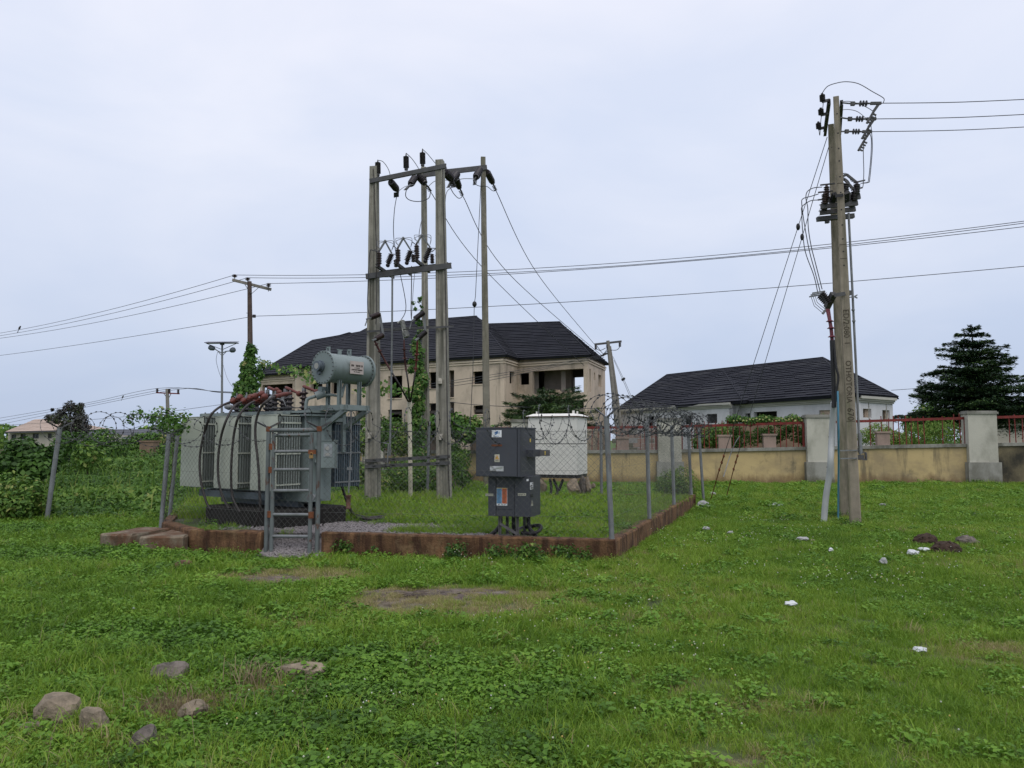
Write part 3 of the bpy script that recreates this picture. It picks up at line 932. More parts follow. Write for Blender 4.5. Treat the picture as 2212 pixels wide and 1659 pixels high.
def tile_rows(a, b, c, d, n, lip=0.045, under=True, each=None):
    """roof slope a-b eave, d-c ridge (a below d); laid as lapped rows of tiles"""
    a, b, c, d = V(a), V(b), V(c), V(d)
    nn = (b - a).cross(d - a)
    if nn.z < 0: nn = -nn
    nn.normalize()
    mb = MB()
    for i in range(n):
        t0, t1 = i / n, min(1.0, (i + 1.12) / n)
        A0, B0 = a.lerp(d, t0) + nn * lip, b.lerp(c, t0) + nn * lip
        A1, B1 = a.lerp(d, t1) + nn * lip * .15, b.lerp(c, t1) + nn * lip * .15
        L = (B0 - A0).length
        row = MB() if each is not None else mb
        k = max(1, int(L / 1.3)) if each is not None else max(1, int(L / 3))
        for j in range(k):
            s0, s1 = j / k, (j + 1) / k
            w = nn * (lip * .22 * (((i * 7 + j * 13) % 5) - 2) / 2)
            p0, p1, p2, p3_ = A0.lerp(B0, s0) + w, A0.lerp(B0, s1) + w, A1.lerp(B1, s1) + w * .3, A1.lerp(B1, s0) + w * .3
            row.add([p0, p1, p2, p3_], [(0, 1, 2, 3)])
            q0, q1 = p0 - nn * (lip * 1.05), p1 - nn * (lip * 1.05)
            row.add([q0, q1, p1, p0], [(0, 1, 2, 3)])
        if each is not None: each(row)
    # underside
    mb2 = mb if each is None else MB()
    mb2.add([a - nn * .12, b - nn * .12, c - nn * .12, d - nn * .12], [(3, 2, 1, 0)])
    mb2.add([a - nn * .12, b - nn * .12, b + nn * lip, a + nn * lip], [(0, 1, 2, 3)])
    if each is not None: each(mb2, True)
    return mb
def ridge(mb, a, b, r=0.09):
    return mb.tube([V(a) + Z * .03, V(a).lerp(V(b), .5) + Z * .03, V(b) + Z * .03], r, 6)

# ------------------------------------------------------------------ BIG UNFINISHED HOUSE
CZ = 6.5
def at_z(px, py, z):  # point of known height
    r = ray(px, py)
    return CAM + r * ((z - EYE) / r.z)
L0, L1 = at_z(562, 820, CZ), at_z(637, 815.5, CZ)
M0, M1 = at_z(640, 805, CZ), at_z(1089, 776.6, CZ)
R0, R1, R2 = at_z(1119, 785.5, CZ), at_z(1269, 776, CZ), at_z(1307, 794, CZ)
e2 = V((.31, .95, 0))
MB0, MB1 = M0 + e2 * 8, M1 + e2 * 8
LB = L0 + e2 * 8
RB = R2 + V((-.83, .55, 0)) * 7.5
EZ = 6.82
bh = thing('unfinished_house', 'two storey unfinished beige house with empty window openings and charcoal roof', 'house', (0, 50, 0))
def holes(A, B, L): return [hole(A, B, *q) for q in L]
WIN = {}
def wallseg(A, B, L, mt=None, th=.25, nm='wall'):
    hs = holes(A, B, L)
    o = obj(nm, holed(MB(), A, B, -.5, EZ - .02, hs, th), mt or M_beige, bh)
    return hs
hsL = wallseg(L0, L1, [(567, 632, 830, 866), (572, 628, 885, 925)])
wallseg(L1, M0, [])
hsM = wallseg(M0, M1, [(672.5, 696.6, 824, 842), (668, 694, 880, 905), (716, 740, 818, 850), (768, 795, 878, 901), (838.5, 869, 812, 860), (893, 905, 812, 858), (926, 952, 803.6, 838.6), (968.6, 981, 800, 858), (1021, 1047, 802, 829.5),
                       (838.5, 868.5, 885, 915), (893, 905, 875, 905), (926, 952, 871, 899), (970, 981, 868, 902), (1022.7, 1046, 876, 894.5)])
wallseg(M1, R0, [(1101, 1112, 803, 829)])
hsR = wallseg(R0, R1, [(1121.5, 1142.7, 806, 831), (1150, 1264, 799, 849), (1117, 1264, 866, 915)])
wallseg(R1, R2, [(1270, 1276, 796, 846), (1283, 1286, 805, 821), (1292.6, 1299, 810, 835)])
wallseg(R2, RB, [(1242, 1266, 815, 850), (1163, 1175, 828, 856), (1149, 1154, 830, 850)], M_inner)
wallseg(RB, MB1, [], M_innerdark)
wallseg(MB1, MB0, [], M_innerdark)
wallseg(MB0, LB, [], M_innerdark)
wallseg(LB, L0, [(567, 588, 838, 862)], M_inner)
# floors and inner partitions
def slab(poly, z, th):
    return MB().prism([V((p.x, p.y, z)) for p in poly], (0, 0, th))
ins = lambda p, c, k=.03: p.lerp(c, k)
cM = (M0 + M1 + MB0 + MB1) / 4
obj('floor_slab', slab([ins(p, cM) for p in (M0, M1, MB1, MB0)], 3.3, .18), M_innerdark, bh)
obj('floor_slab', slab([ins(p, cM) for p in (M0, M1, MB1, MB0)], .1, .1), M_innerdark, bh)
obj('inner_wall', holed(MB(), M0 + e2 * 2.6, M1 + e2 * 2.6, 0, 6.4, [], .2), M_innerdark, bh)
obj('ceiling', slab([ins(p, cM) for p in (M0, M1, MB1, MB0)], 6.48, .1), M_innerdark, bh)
cR = (R0 + R1 + R2 + RB) / 4
obj('floor_slab', slab([ins(p, cR) for p in (R0, R1, R2, RB)], 3.32, .18), M_inner, bh)
obj('ceiling', slab([ins(p, cR) for p in (R0, R1, R2, RB)], 6.46, .1), M_inner, bh)
cL = (L0 + L1 + LB + M0) / 4
obj('ceiling', slab([ins(p, cL) for p in (L0, L1, L1 + e2 * 8, LB)], 6.46, .1), M_inner, bh)
dR = (R1 - R0).normalized()
I0, I1 = R0 + e2 * 1.9, R1 + e2 * 1.9
obj('inner_wall', holed(MB(), hitp(1176, 850, I0, I1), hitp(1214, 850, I0, I1), 3.4, 6.4, [], .2), M_inner, bh)
obj('inner_wall', holed(MB(), hitp(1221, 850, I0, I1), hitp(1234, 850, I0, I1), 3.4, 6.4, [], .2), M_inner, bh)
for px in (1159, 1217):
    q = hitp(px, 850, R0 + e2 * .9, R1 + e2 * .9)
    obj('column', MB().box((q.x, q.y, 4.9), (.28, .28, 3.1)), M_inner, bh)
# partition behind the door-like opening
J0, J1 = M0 + e2 * 1.2, M1 + e2 * 1.2
obj('inner_wall', holed(MB(), hitp(966, 850, J0, J1), hitp(992, 850, J0, J1), 3.5, 6.4, [], .2), M_inner, bh)
# cornice band
def band(mb, A, B, z, h, o, inner=False):
    d = (B - A)
    d.z = 0
    L = d.length
    d.normalize()
    n = V((d.y, -d.x, 0))
    a, b = V((A.x, A.y, z)), V((B.x, B.y, z))
    return mb.bar(a + n * (o / 2 - .02) - d * (0 if inner else 0.0), b + n * (o / 2 - .02) + d * o * .0, o + .04, h)
for A, B in ((L0, L1), (M0, M1), (M1, R0), (R0, R1), (R1, R2)):
    obj('cornice', band(band(MB(), A, B, CZ - .02, .10, .10), A, B, CZ - .16, .09, .06), M_beigetrim, bh)
# sills: rough edges left where blocks fell away
sm_ = MB()
for A, B, hs in ((M0, M1, hsM),):
    d = (B - A)
    d.z = 0
    d.normalize()
    n = V((d.y, -d.x, 0))
    for h in hs:
        c = A + d * ((h[0] + h[1]) / 2)
        obj('window_sill', MB().bar(V((c.x, c.y, h[2] - .04)) - d * (h[1] - h[0]) * .54 + n * .04, V((c.x, c.y, h[2] - .04)) + d * (h[1] - h[0]) * .51 + n * .01, .06, .05), M_beige, bh)
# balcony parapet with broken blocks
A, B = R0 + e2 * (-.02), R1 + e2 * (-.02)
pp = MB()
rr = random.Random(3)
for k in range(26):
    px = 1183 + k * 3.1
    q = hitp(px, 848 + 3 * math.sin(k * .7), A, B)
    if k < 17: pp.box(q + V((0, -.06, rr.uniform(-.25, -.1))), (.13, .16, rr.uniform(.35, .55)))
obj('broken_parapet', pp, M_brick, bh)
# roofs
def ov(p, d, k=.55): return V((p.x, p.y, EZ)) + d * k
eF = V((-.55, -.83, 0))
me0, me1 = ov(M0, eF), at(1095, 767, (M1.y - .35))
RRt, RLt = at(1029, 683.6, 54.7), at(812, 700, 61.5)
mb1, mb0 = ov(MB1, -eF), ov(MB0, -eF)
obj('roof', tile_rows(me0, me1, RRt, RLt, 24, .05), M_roof, bh)
obj('roof', tile_rows(me1, mb1, RRt, RRt, 24, .05), M_roof, bh)
obj('roof', tile_rows(mb1, mb0, RLt, RRt, 12, .05), M_roof, bh)
obj('roof', tile_rows(mb0, me0, RLt, RLt, 24, .05), M_roof, bh)
le0, le1 = at(549.6, 810, 62.2), at(648, 804.5, 59.6)
lrl, lrr = at(675, 735.6, 66.5), at(800, 713.5, 64.5)
obj('roof', tile_rows(le0, le1, lrr, lrl, 17, .05), M_roof, bh)
obj('roof', tile_rows(V((LB.x - .5, LB.y + .4, EZ)), le0, lrl, lrl, 17, .05), M_roof, bh)
we0, we1, we2 = at(1121, 774.5, R0.y - .45), at(1276, 767, R1.y - .45), at(1316, 786.6, R2.y + .3)
wrl, wrr = at(1054, 700.5, 56.5), at(1208.6, 696, 51.2)
obj('roof', tile_rows(we0, we1, wrr, wrl, 22, .05), M_roof, bh)
obj('roof', tile_rows(we1, we2, wrr, wrr, 22, .05), M_roof, bh)
obj('roof', tile_rows(we2, V((RB.x, RB.y, EZ)) + V((.2, .5, 0)), wrl, wrr, 12, .05), M_roof, bh)
rc = MB()
for a, b in ((RRt, RLt), (me1, RRt), (me0, RLt), (lrl, lrr), (le0, lrl), (wrl, wrr), (we1, wrr), (we0, wrl)): ridge(rc, a, b, .045)
obj('ridge_cap', rc, M_roof, bh)
obj('roof_crest', MB().bar(at(735, 728.5, 65.6), at(757, 722, 65.2), .3, .35), M_roof, bh)

# ------------------------------------------------------------------ WHITE BUNGALOW
wh = thing('white_bungalow', 'single storey white house with dark hipped tile roof and damaged plaster', 'house', (14, 42, 0))
HZ = 3.42
K1 = at_z(1851, 861, HZ)
def toK(px, py): 
    return at_z(px, py, HZ)
dK = V((-.45, .893, 0))
nK = V((.893, .45, 0))
Kb = K1 + V((2.65, 2.17, 0))
def along(px):  # point of the front line in photo column px
    r = ray(px, 880)
    k = r.x / r.y
    t = (K1.x - k * K1.y) / (k * dK.y - dK.x)
    return K1 + dK * t
F1, F2, F3, F4 = along(1625), along(1601), along(1467), along(1336)
out = -nK * .6
G2, G3 = F2 + out, F3 + out
WEZ = HZ + .02
def wseg(A, B, L, th=.23):
    hs = holes(A, B, L)
    obj('wall', holed(MB(), A, B, -.4, WEZ, hs, th), M_white, wh)
    return hs
wf = []
wf += [(F4, G3, wseg(F4, F3, [(1396, 1412, 899, 925)]))]
wseg(F3, G3, [])
h2 = wseg(G3, G2, [(1526, 1549, 894, 914), (1475, 1494, 899, 917)])
wseg(G2, F2, [])
h3 = wseg(F2, K1, [(1628, 1678, 889, 925), (1609, 1621, 893, 920), (1769, 1795, 886, 912)])
hs4 = wseg(K1, Kb, [(1864, 1882, 883, 902), (1906, 1922, 886, 906)])
wseg(Kb, Kb + dK * 20, [])
wseg(Kb + dK * 20, F4, [])
# blocked / broken openings
q0, q1 = K1 + V((.12, .10, 0)), Kb + V((.12, .10, 0))
obj('brick_infill', holed(MB(), hitp(1869, 892, K1 + nK * .0 + dK * .1, Kb + dK * .1), hitp(1883, 892, K1 + dK * .1, Kb + dK * .1), 2.6, 3.12, [], .1), M_brick, wh)
obj('brick_infill', holed(MB(), hitp(1912, 892, K1 + dK * .1, Kb + dK * .1), hitp(1923, 892, K1 + dK * .1, Kb + dK * .1), 2.5, 3.12, [], .1), M_brick, wh)
obj('brick_infill', holed(MB(), hitp(1766, 892, F2 + nK * .08, K1 + nK * .08), hitp(1798, 892, F2 + nK * .08, K1 + nK * .08), 1.6, 3.2, [], .1), M_brick, wh)
# louvre grille in the front window
for h, (A, B) in ((h2[0], (G3, G2)),):
    d = (B - A).normalized()
    g = MB()
    for k in range(7):
        z = h[2] + (h[3] - h[2]) * (k + .5) / 7
        p, q = A + d * h[0] + nK * .1, A + d * h[1] + nK * .1
        g.bar(V((p.x, p.y, z)), V((q.x, q.y, z)), .05, .02)
    for k in range(9):
        p = A + d * (h[0] + (h[1] - h[0]) * (k + .5) / 9) + nK * .1
        g.bar(V((p.x, p.y, h[2])), V((p.x, p.y, h[3])), .02, .03, V((1, 0, 0)))
    obj('window_grille', g, M_galdark, wh)
    obj('window_frame', MB().bar(V(((A + d * h[0]).x, (A + d * h[0]).y, h[3] - .03)) + nK * .06, V(((A + d * h[1]).x, (A + d * h[1]).y, h[3] - .03)) + nK * .06, .06, .06), M_galdark, wh)
# thin vertical render grooves on the side wall
for px in (1876, 1914):
    q = hitp(px, 875, K1, Kb)
    obj('wall_groove', MB().box((q.x + .0, q.y - .012, 2.6), (.05, .02, 1.6)), M_pilbase, wh)
def fband(mb, A, B, off):
    A, B = V((A.x, A.y, HZ)), V((B.x, B.y, HZ))
    d = (B - A).normalized()
    n = V((d.y, -d.x, 0))
    e = d * off
    mb.bar(A + n * .09 + Z * .07, B + n * .09 + Z * .07, .24, .12)
    mb.bar(A + n * .06 - Z * .03, B + n * .06 - Z * .03, .14, .08)
    mb.bar(A + n * .03 - Z * .11, B + n * .03 - Z * .11, .08, .07)
    return mb
for A, B in ((F4, F3), (G3, G2), (F2, K1), (K1, Kb)):
    obj('cornice', fband(MB(), A, B, .0), M_whitetrim, wh)
obj('ceiling', slab([F4 + nK * .3, F2 + nK * .3, K1 + nK * .3, Kb - nK * .2, Kb + dK * 19.5], HZ - .06, .05), M_inner, wh)
def rowobj(mb, under=False):
    obj('roof_underside' if under else 'roof_tile_row', mb, M_roof2, wh)
reL, reR, reB = at(1325, 888.5, F4.y + .3), at(1850, 851.5, K1.y - .45), at(1940, 858, Kb.y)
rRt, rLt = at(1777, 773, 45.2), at(1440.6, 810, 57.5)
tile_rows(reL, reR, rRt, rLt, 20, .055, each=rowobj)
tile_rows(reR, reB, rRt, rRt, 20, .055, each=rowobj)
obj('roof', tile_rows(V((reL.x + 3, reL.y + 5, reL.z)), reL, rLt, rLt, 10, .05), M_roof2, wh)
obj('roof', tile_rows(reB, V((reL.x + 3, reL.y + 5, reL.z)), rLt, rRt, 10, .05), M_roof2, wh)
ga, gb, gap = at(1459, 877, G3.y - .8), at(1604, 866.8, G2.y - .8), at(1564, 803.6, 50.9)
tile_rows(ga, gb, gap, gap, 14, .055, each=rowobj)
gm_ = at(1626, 864, F1.y + .1)
tile_rows(gb, gm_, at(1600, 800, 51.5), gap, 14, .055, each=rowobj)
rc = MB()
for a, b in ((rRt, rLt), (reR, rRt), (reL, rLt), (reB, rRt), (ga, gap), (gb, gap)): ridge(rc, a, b, .04)
obj('ridge_cap', rc, M_roof2, wh)

# ------------------------------------------------------------------ BEIGE HOUSE FAR LEFT, LONG GREY SHED
fh = thing('far_house', 'far off beige house with faded brown hipped roof at the left edge', 'house', tuple(at(55, 950, 110)))
A, B = at(17, 950, 110), at(150, 950, 106)
Af = V((A.x, A.y, 0))
Bf = V((B.x, B.y, 0))
hsf = holes(Af, Bf, [(25, 35, 939, 948.5), (45, 55.5, 938, 948.5), (71, 84, 937, 946.7), (104, 112, 937, 946.7), (128, 138, 937, 946.7)])
obj('wall', holed(MB(), Af, Bf, -.5, 2.84, hsf, .3), M_farwall, fh)
Bk = V((1.5, 9, 0))
obj('wall', holed(MB(), Af + Bk, Af, -.5, 2.84, [], .3), M_farwall, fh)
obj('wall', holed(MB(), Bf, Bf + Bk, -.5, 2.84, [], .3), M_farwall, fh)
dd = (Bf - Af).normalized()
for h in hsf:
    f = MB()
    a, b = Af + dd * h[0] + V((.0, .05, 0)), Af + dd * h[1] + V((0, .05, 0))
    for z in (h[2], h[3]): f.bar(V((a.x, a.y, z)), V((b.x, b.y, z)), .12, .08)
    for p in (a, a.lerp(b, .5), b): f.bar(V((p.x, p.y, h[2])), V((p.x, p.y, h[3])), .08, .1, V((1, 0, 0)))
    w = obj('window', f, M_galdark, fh)
    a2, b2 = a + V((0, .12, 0)), b + V((0, .12, 0))
    obj('pane', MB().add([(a2.x, a2.y, h[2]), (b2.x, b2.y, h[2]), (b2.x, b2.y, h[3]), (a2.x, a2.y, h[3])], [(0, 1, 2, 3)]), M_pane, w)
r0, r1, r2, r3 = at(11, 932.8, 109), at(158, 929, 105), at(112, 904.5, 112), at(75, 906, 114)
obj('roof', tile_rows(r0, r1, r2, r3, 8, .04), M_beigeroof, fh)
obj('roof', tile_rows(r0 + V((1.5, 10, 0)), r0, r3, r3, 8, .04), M_beigeroof, fh)
obj('roof', tile_rows(r1, r1 + V((1.5, 10, 0)), r2, r2, 8, .04), M_beigeroof, fh)
obj('fascia', MB().bar(r0 - Z * .1, r1 - Z * .1, .1, .22), M_galdark, fh)

sh = thing('grey_shed', 'long low grey roofed shed behind the overgrown wall at left', 'shed', tuple(at(285, 952, 70)))
a, b = at(196, 952, 72), at(372, 952, 68)
obj('wall', holed(MB(), a, b, -.3, 2.0, [], .25), M_farwall, sh)
ra, rb = at(188, 949, 71), at(378, 948, 67)
obj('roof', tile_rows(ra, rb, at(372, 926.5, 72), at(196, 928, 76), 8, .04), M_greyroof, sh)
pp_ = at(249.5, 950, 60)
gp_ = thing('gate_pillar', 'small pale square pillar in front of the long grey shed', 'pillar', (pp_.x, pp_.y, 0))
obj('shaft', MB().box((pp_.x, pp_.y, .9), (.66, .66, 2.1)), M_pillar, gp_)
obj('cap', MB().box((pp_.x, pp_.y, 1.99), (.76, .76, .08)), M_coping, gp_)

# ------------------------------------------------------------------ OCHRE BOUNDARY WALL
BW0, BW1 = V((-9.0, 30.4, 0)), V((24.0, 28.0, 0))
bd = (BW1 - BW0).normalized()
bn = V((bd.y, -bd.x, 0))       # towards the viewer
def bwx(px):
    r = ray(px, 960)
    k = r.x / r.y
    t = (BW0.x - k * BW0.y) / (k * bd.y - bd.x)
    return t
def bp(t, z, o=0.0):
    p = BW0 + bd * t + bn * o
    return V((p.x, p.y, z))
def cz(t):
    x = (BW0 + bd * t).x
    return 1.23 + .16 * max(-.6, (x - 8.7) / 7.5)
def rz_(t):
    x = (BW0 + bd * t).x
    return 2.17 + .21 * max(-.6, (x - 8.7) / 7.5)
bw = thing('boundary_wall', 'ochre painted boundary wall with pale pillars and red iron railings', 'wall', tuple(bp(14, 0)))
pil = [bwx(p) for p in (478, 810, 1130, 1445, 1764, 2115, 2440)]
PW = .86
barmesh = None
rng_ = random.Random(21)
for i, t in enumerate(pil):
    zt = cz(t) + 1.14
    w = PW if i != 5 else 1.02
    o = obj('pillar', MB().box(bp(t, zt / 2 - .1, .05), (w, .5, zt + .2), (bd, bn, Z)), M_pillar, bw)
    obj('pillar_foot', MB().box(bp(t, .28, .06), (w + .14, .62, 1.0), (bd, bn, Z)), M_pilbase, o)
    obj('pillar_cap', MB().box(bp(t, zt + .03, .05), (w + .09, .58, .08), (bd, bn, Z)).box(bp(t, zt + .09, .05), (w + .02, .5, .04), (bd, bn, Z)), M_coping, o)
for i in range(len(pil) - 1):
    a, b = pil[i] + PW / 2, pil[i + 1] - PW / 2
    mb = MB()
    za, zb = cz(a), cz(b)
    f0, f1, g0, g1 = bp(a, -.3, .1), bp(b, -.3, .1), bp(a, za - .06, .1), bp(b, zb - .06, .1)
    k0, k1, h0, h1 = bp(a, -.3, -.12), bp(b, -.3, -.12), bp(a, za - .06, -.12), bp(b, zb - .06, -.12)
    mb.hexa([f0, f1, k1, k0, g0, g1, h1, h0])
    obj('wall_panel', mb, M_yellow if i < 5 else M_mould, bw)
    obj('coping', MB().bar(bp(a, za, .0), bp(b, zb, .0), .34, .12), M_coping, bw)
    # intermediate piers
    for f in ((.36, .72) if i not in (4,) else (.40,)):
        t = a + (b - a) * f
        pr = obj('pier', MB().box(bp(t, cz(t) + .26, -.06), (.46, .2, .5), (bd, bn, Z)), M_pier, bw)
        obj('pier_cap', MB().box(bp(t, cz(t) + .54, -.06), (.54, .27, .07), (bd, bn, Z)), M_pier, pr)
    rail = obj('top_rail', MB().bar(bp(a + .04, rz_(a), .03), bp(b - .04, rz_(b), .03), .03, .095), M_redrail, bw)
    for t in (a + .05, b - .05):
        obj('rail_post', MB().bar(bp(t, cz(t) + .05, .02), bp(t, rz_(t), .02), .07, .07, bd), M_redrail, bw)
    n = int((b - a) / .215)
    for k in range(1, n):
        if rng_.random() < .22: continue
        t = a + (b - a) * k / n + rng_.uniform(-.03, .03)
        ln = rng_.uniform(-.03, .03)
        z0, z1 = cz(t) + .05, rz_(t) + (rng_.uniform(.08, .2) if i in (3, 4, 2) else rng_.uniform(.02, .1))
        me = MB()
        me.bar(bp(t, z0, .0), bp(t + ln, z1, .0), .026, .026, bd)
        obj('rail_bar', me, M_redrail, bw)

# pinkish masonry of the neighbouring plot seen through the railing
rw = thing('rubble_wall', 'pinkish unplastered block wall behind the red railing left of the fence corner', 'wall', tuple(at(1375, 960, 33)))
wa, wb = at(1322, 960, 33.2), at(1430, 960, 32.8)
wdd = (wb - wa).normalized()
for j in range(7):
    for i in range(6):
        c = wa + wdd * ((i + .5 + .5 * (j % 2)) * .36)
        if (i * 5 + j * 3) % 11 == 0: continue
        obj('block', MB().box(V((c.x, c.y, .75 + j * .2 + .01 * ((i * 7) % 3))), (.345, .2, .185), (wdd, V((-wdd.y, wdd.x, 0)), Z)), M_pier if (i + j) % 4 else M_pilbase, rw)
iw = thing('garden_wall', 'dark brown low wall inside the plot behind the creeper covered railing', 'wall', tuple(at(1650, 960, 33)))
obj('wall_panel', MB().bar(at(1500, 955, 32.6) * 1.0, at(1752, 955, 32.2), .2, 1.5), M_brownpil, iw)
# overgrown stretch of the wall further left
ow = thing('overgrown_wall', 'earth stained low wall almost buried under creepers at left', 'wall', (-16, 30, 0))
obj('wall_panel', MB().bar((-9.3, 30.5, .55), (-26, 31.2, .55), .25, 1.3), M_mould, ow)
q = at(322, 990, 26.2)
pb_ = thing('brown_pillar', 'squat brown earth stained pillar standing among the weeds at left', 'pillar', (q.x, q.y, 0))
obj('shaft', MB().box((q.x, q.y, .72), (.46, .45, 1.62)), M_brownpil, pb_)
obj('cap', MB().box((q.x, q.y, 1.55), (.5, .5, .05)), M_brownpil, pb_)
# ================================================================== TRANSFORMER
TC = V((-3.35, 11.0, 0))
TU, TV = V((.8211, -.5707, 0)), V((.5707, .8211, 0))
TAX = (TU, TV, Z)
def T(a, b, z): return TC + TU * a + TV * b + Z * z
def hitT(px, py, b):
    p0 = T(0, b, 0)
    return hitp(px, py, p0, p0 + TU)
plt = MB()
rb_ = roughblock(MB(), [T(-1.65, 0.0, 0), T(.15, 0.0, 0), T(.15, 1.2, 0), T(-1.65, 1.2, 0)], .1, .60, 5)
pln = solo('concrete_plinth', rb_, M_blackconc, 'near black concrete plinth carrying the big grey transformer', 'plinth', base=T(-.75, .6, .1))
tf = thing('transformer', 'large grey power transformer with cream radiators and cylindrical oil tank on top', 'transformer', tuple(T(-.8, .6, .6)))
# tank
tk = MB()
tk.box(T(-1.15, .71, 1.34), (2.5, .44, 1.30), TAX)
for a in (-2.2, -1.6, -1.0, -.4): tk.box(T(a, .475, 1.3), (.06, .04, 1.15), TAX)
tk.box(T(.125, .71, 1.3), (.04, .08, 1.15), TAX)
tank = obj('tank', tk, M_tank, tf)
obj('lid', MB().box(T(-1.15, .71, 2.015), (2.66, .60, .035), TAX).box(T(-1.15, .71, 1.965), (2.62, .56, .03), TAX), M_tank, tf)
lb = MB()
for k in range(16):
    for b in (.435, .985): lb.cyl(T(-2.4 + k * .166, b, 1.95), T(-2.4 + k * .166, b, 2.05), .012, 6)
obj('lid_bolts', lb, M_galdark, tf, kind='stuff')
bs = MB()
bs.box(T(-1.15, .62, .665), (1.9, .1, .14), TAX).box(T(-1.15, .95, .665), (1.9, .1, .14), TAX).box(T(-1.3, .45, .76), (1.7, .5, .1), TAX)
obj('skid', bs, M_tankdark, tf)
# radiators
def radpanel():
    """pressed steel panel, local: width along x, height along z, thin in y; pillow shaped with creased ends"""
    mb = MB()
    nxp, nzp = 9, 25
    w, h = .58, 1.08
    for side in (-1, 1):
        vs, fs = [], []
        for j in range(nzp + 1):
            for i in range(nxp + 1):
                x, z = i / nxp, j / nzp
                ex = min(x, 1 - x) * w
                ez = min(z, 1 - z) * h
                th = .004 + .009 * min(1, ex / .03)
                e = min(1, ez / .11)
                th *= .35 + .65 * e
                if .02 < ez < .17: th += .007 * math.cos((x - .5) * 26) * (1 - abs(ez - .09) / .09 if abs(ez - .09) < .09 else 0)
                vs.append((x * w, side * th, .87 + z * h))
        for j in range(nzp):
            for i in range(nxp):
                q = j * (nxp + 1) + i
                f = (q, q + 1, q + nxp + 2, q + nxp + 1)
                fs.append(f if side < 0 else f[::-1])
        mb.add(vs, fs, True)
    a = (nxp + 1) * (nzp + 1)
    for j in range(nzp):
        for i in (0, nxp):
            q = j * (nxp + 1) + i
            mb.add([mb.v[q], mb.v[q + nxp + 1], mb.v[a + q + nxp + 1], mb.v[a + q]], [(0, 1, 2, 3)])
    return mb
def finpanel():
    mb = MB()
    w, h, z0 = .58, 1.05, .885
    mb.box((w / 2, 0, z0 + h / 2), (w, .006, h))
    mb.box((.012, 0, z0 + h / 2), (.024, .018, h)).box((w - .012, 0, z0 + h / 2), (.024, .018, h))
    for k in range(5): mb.box((.1 + k * .095, 0, z0 + h / 2), (.05, .013, h - .12))
    return mb
pm_l = mesh('radiator_panel', radpanel(), M_radlight)
fin_l = mesh('radiator_fin', finpanel(), M_fin)
fin_d = mesh('radiator_fin', finpanel(), M_findark)
pm_d = mesh('radiator_panel', radpanel(), M_findark)
TROT = math.atan2(TU.y, TU.x)
def put(me, name, parent, p):
    o = bpy.data.objects.new(name, me)
    COL.objects.link(o)
    o.parent = parent
    inv = INV[root_of(parent)]
    o.location = inv @ V(p)
    o.rotation_euler = (0, 0, TROT)
    return o
def radiator(a0, b0, bdir, n, light):
    hp = MB()
    for z in (1.915, .915):
        hp.tube([T(a0 + .29, b0, z), T(a0 + .29, b0 + bdir * (n - 1) * .045 * .5, z), T(a0 + .29, .71, z)], .042, 10)
    for z in (1.935,):
        hp.box(T(a0 + .29, b0 + bdir * .24, z + .05), (.07, .1, .07), TAX)
    r = obj('radiator', hp, M_fin if light else M_findark, tf)
    put(pm_l if light else pm_d, 'radiator_panel', r, T(a0, b0, 0))
    for k in range(1, n): put(fin_l if light else fin_d, 'radiator_fin', r, T(a0, b0 + bdir * .045 * k, 0))
    L = bdir * .045 * (n - 1)
    for z in (1.845, 1.40, .955):
        obj('tie_bar', MB().box(T(a0 + .588, b0 + L / 2, z), (.008, abs(L) + .03, .022), TAX), M_gal if not light else M_radlight, r)
    obj('top_cover', MB().box(T(a0 + .3, b0 + L / 2, 1.957), (.52, abs(L) + .02, .012), TAX), M_radlight if light else M_findark, r)
    return r
for k in range(3): radiator(-2.36 + .89 * k, 0.0, 1, 10, True)
radiator(-.47, 1.50, -1, 12, False)
radiator(-1.36, 1.50, -1, 10, False)
rail_ = MB().box(T(-1.3, .24, .855), (2.3, .05, .03), TAX).box(T(-1.3, .36, 2.0), (2.2, .05, .05), TAX)
obj('radiator_rail', rail_, M_tank, tf)
# conservator drum
dcap, dend = T(.35, .53, 0), T(.35, 1.33, 0)
zc = 2.66
ca, cb = V((dcap.x, dcap.y, zc)), V((dend.x, dend.y, zc))
RC = .215
dm = MB()
dm.lathe(ca, cb, [(0, RC), (.02, RC), (.98, RC), (1, RC)], 40)
drum = obj('oil_drum', dm, M_tank, tf)
fl = MB()
fl.lathe(ca - TV * .022, ca + TV * .014, [(0, RC + .03), (1, RC + .03)], 40)
fl.lathe(cb - TV * .014, cb + TV * .022, [(0, RC + .03), (1, RC + .03)], 40)
obj('end_flange', fl, M_tank, drum)
bo = MB()
for k in range(24):
    q = 2 * math.pi * k / 24
    o = (TU * math.cos(q) + Z * math.sin(q)) * (RC + .012)
    bo.cyl(ca - TV * .036 + o, ca + TV * .03 + o, .008, 6)
    bo.cyl(cb - TV * .03 + o, cb + TV * .036 + o, .008, 6)
obj('flange_bolts', bo, M_galdark, drum, kind='stuff')
gc = ca - TV * .02 - TU * .035 + Z * .015
ga_ = MB().cyl(gc, gc - TV * .03, .085, 20).cyl(gc - TV * .03, gc - TV * .075, .068, 20).cyl(gc - TV * .075, gc - TV * .09, .074, 20)
ga_.cyl(gc - TV * .03 - Z * .10, gc - TV * .06 - Z * .10, .03, 10)
gauge = obj('oil_gauge', ga_, M_tankdark, drum)
obj('dial', MB().cyl(gc - TV * .09, gc - TV * .093, .045, 18), M_insgrey, gauge)
lug = MB()
for f in (.10, .62):
    p = ca.lerp(cb, f) + Z * (RC + .045)
    lug.box(p - TU * .028, (.018, .02, .10), TAX).box(p + TU * .028, (.018, .02, .10), TAX).box(p + Z * .04, (.075, .02, .022), TAX).box(p - Z * .03, (.075, .02, .03), TAX)
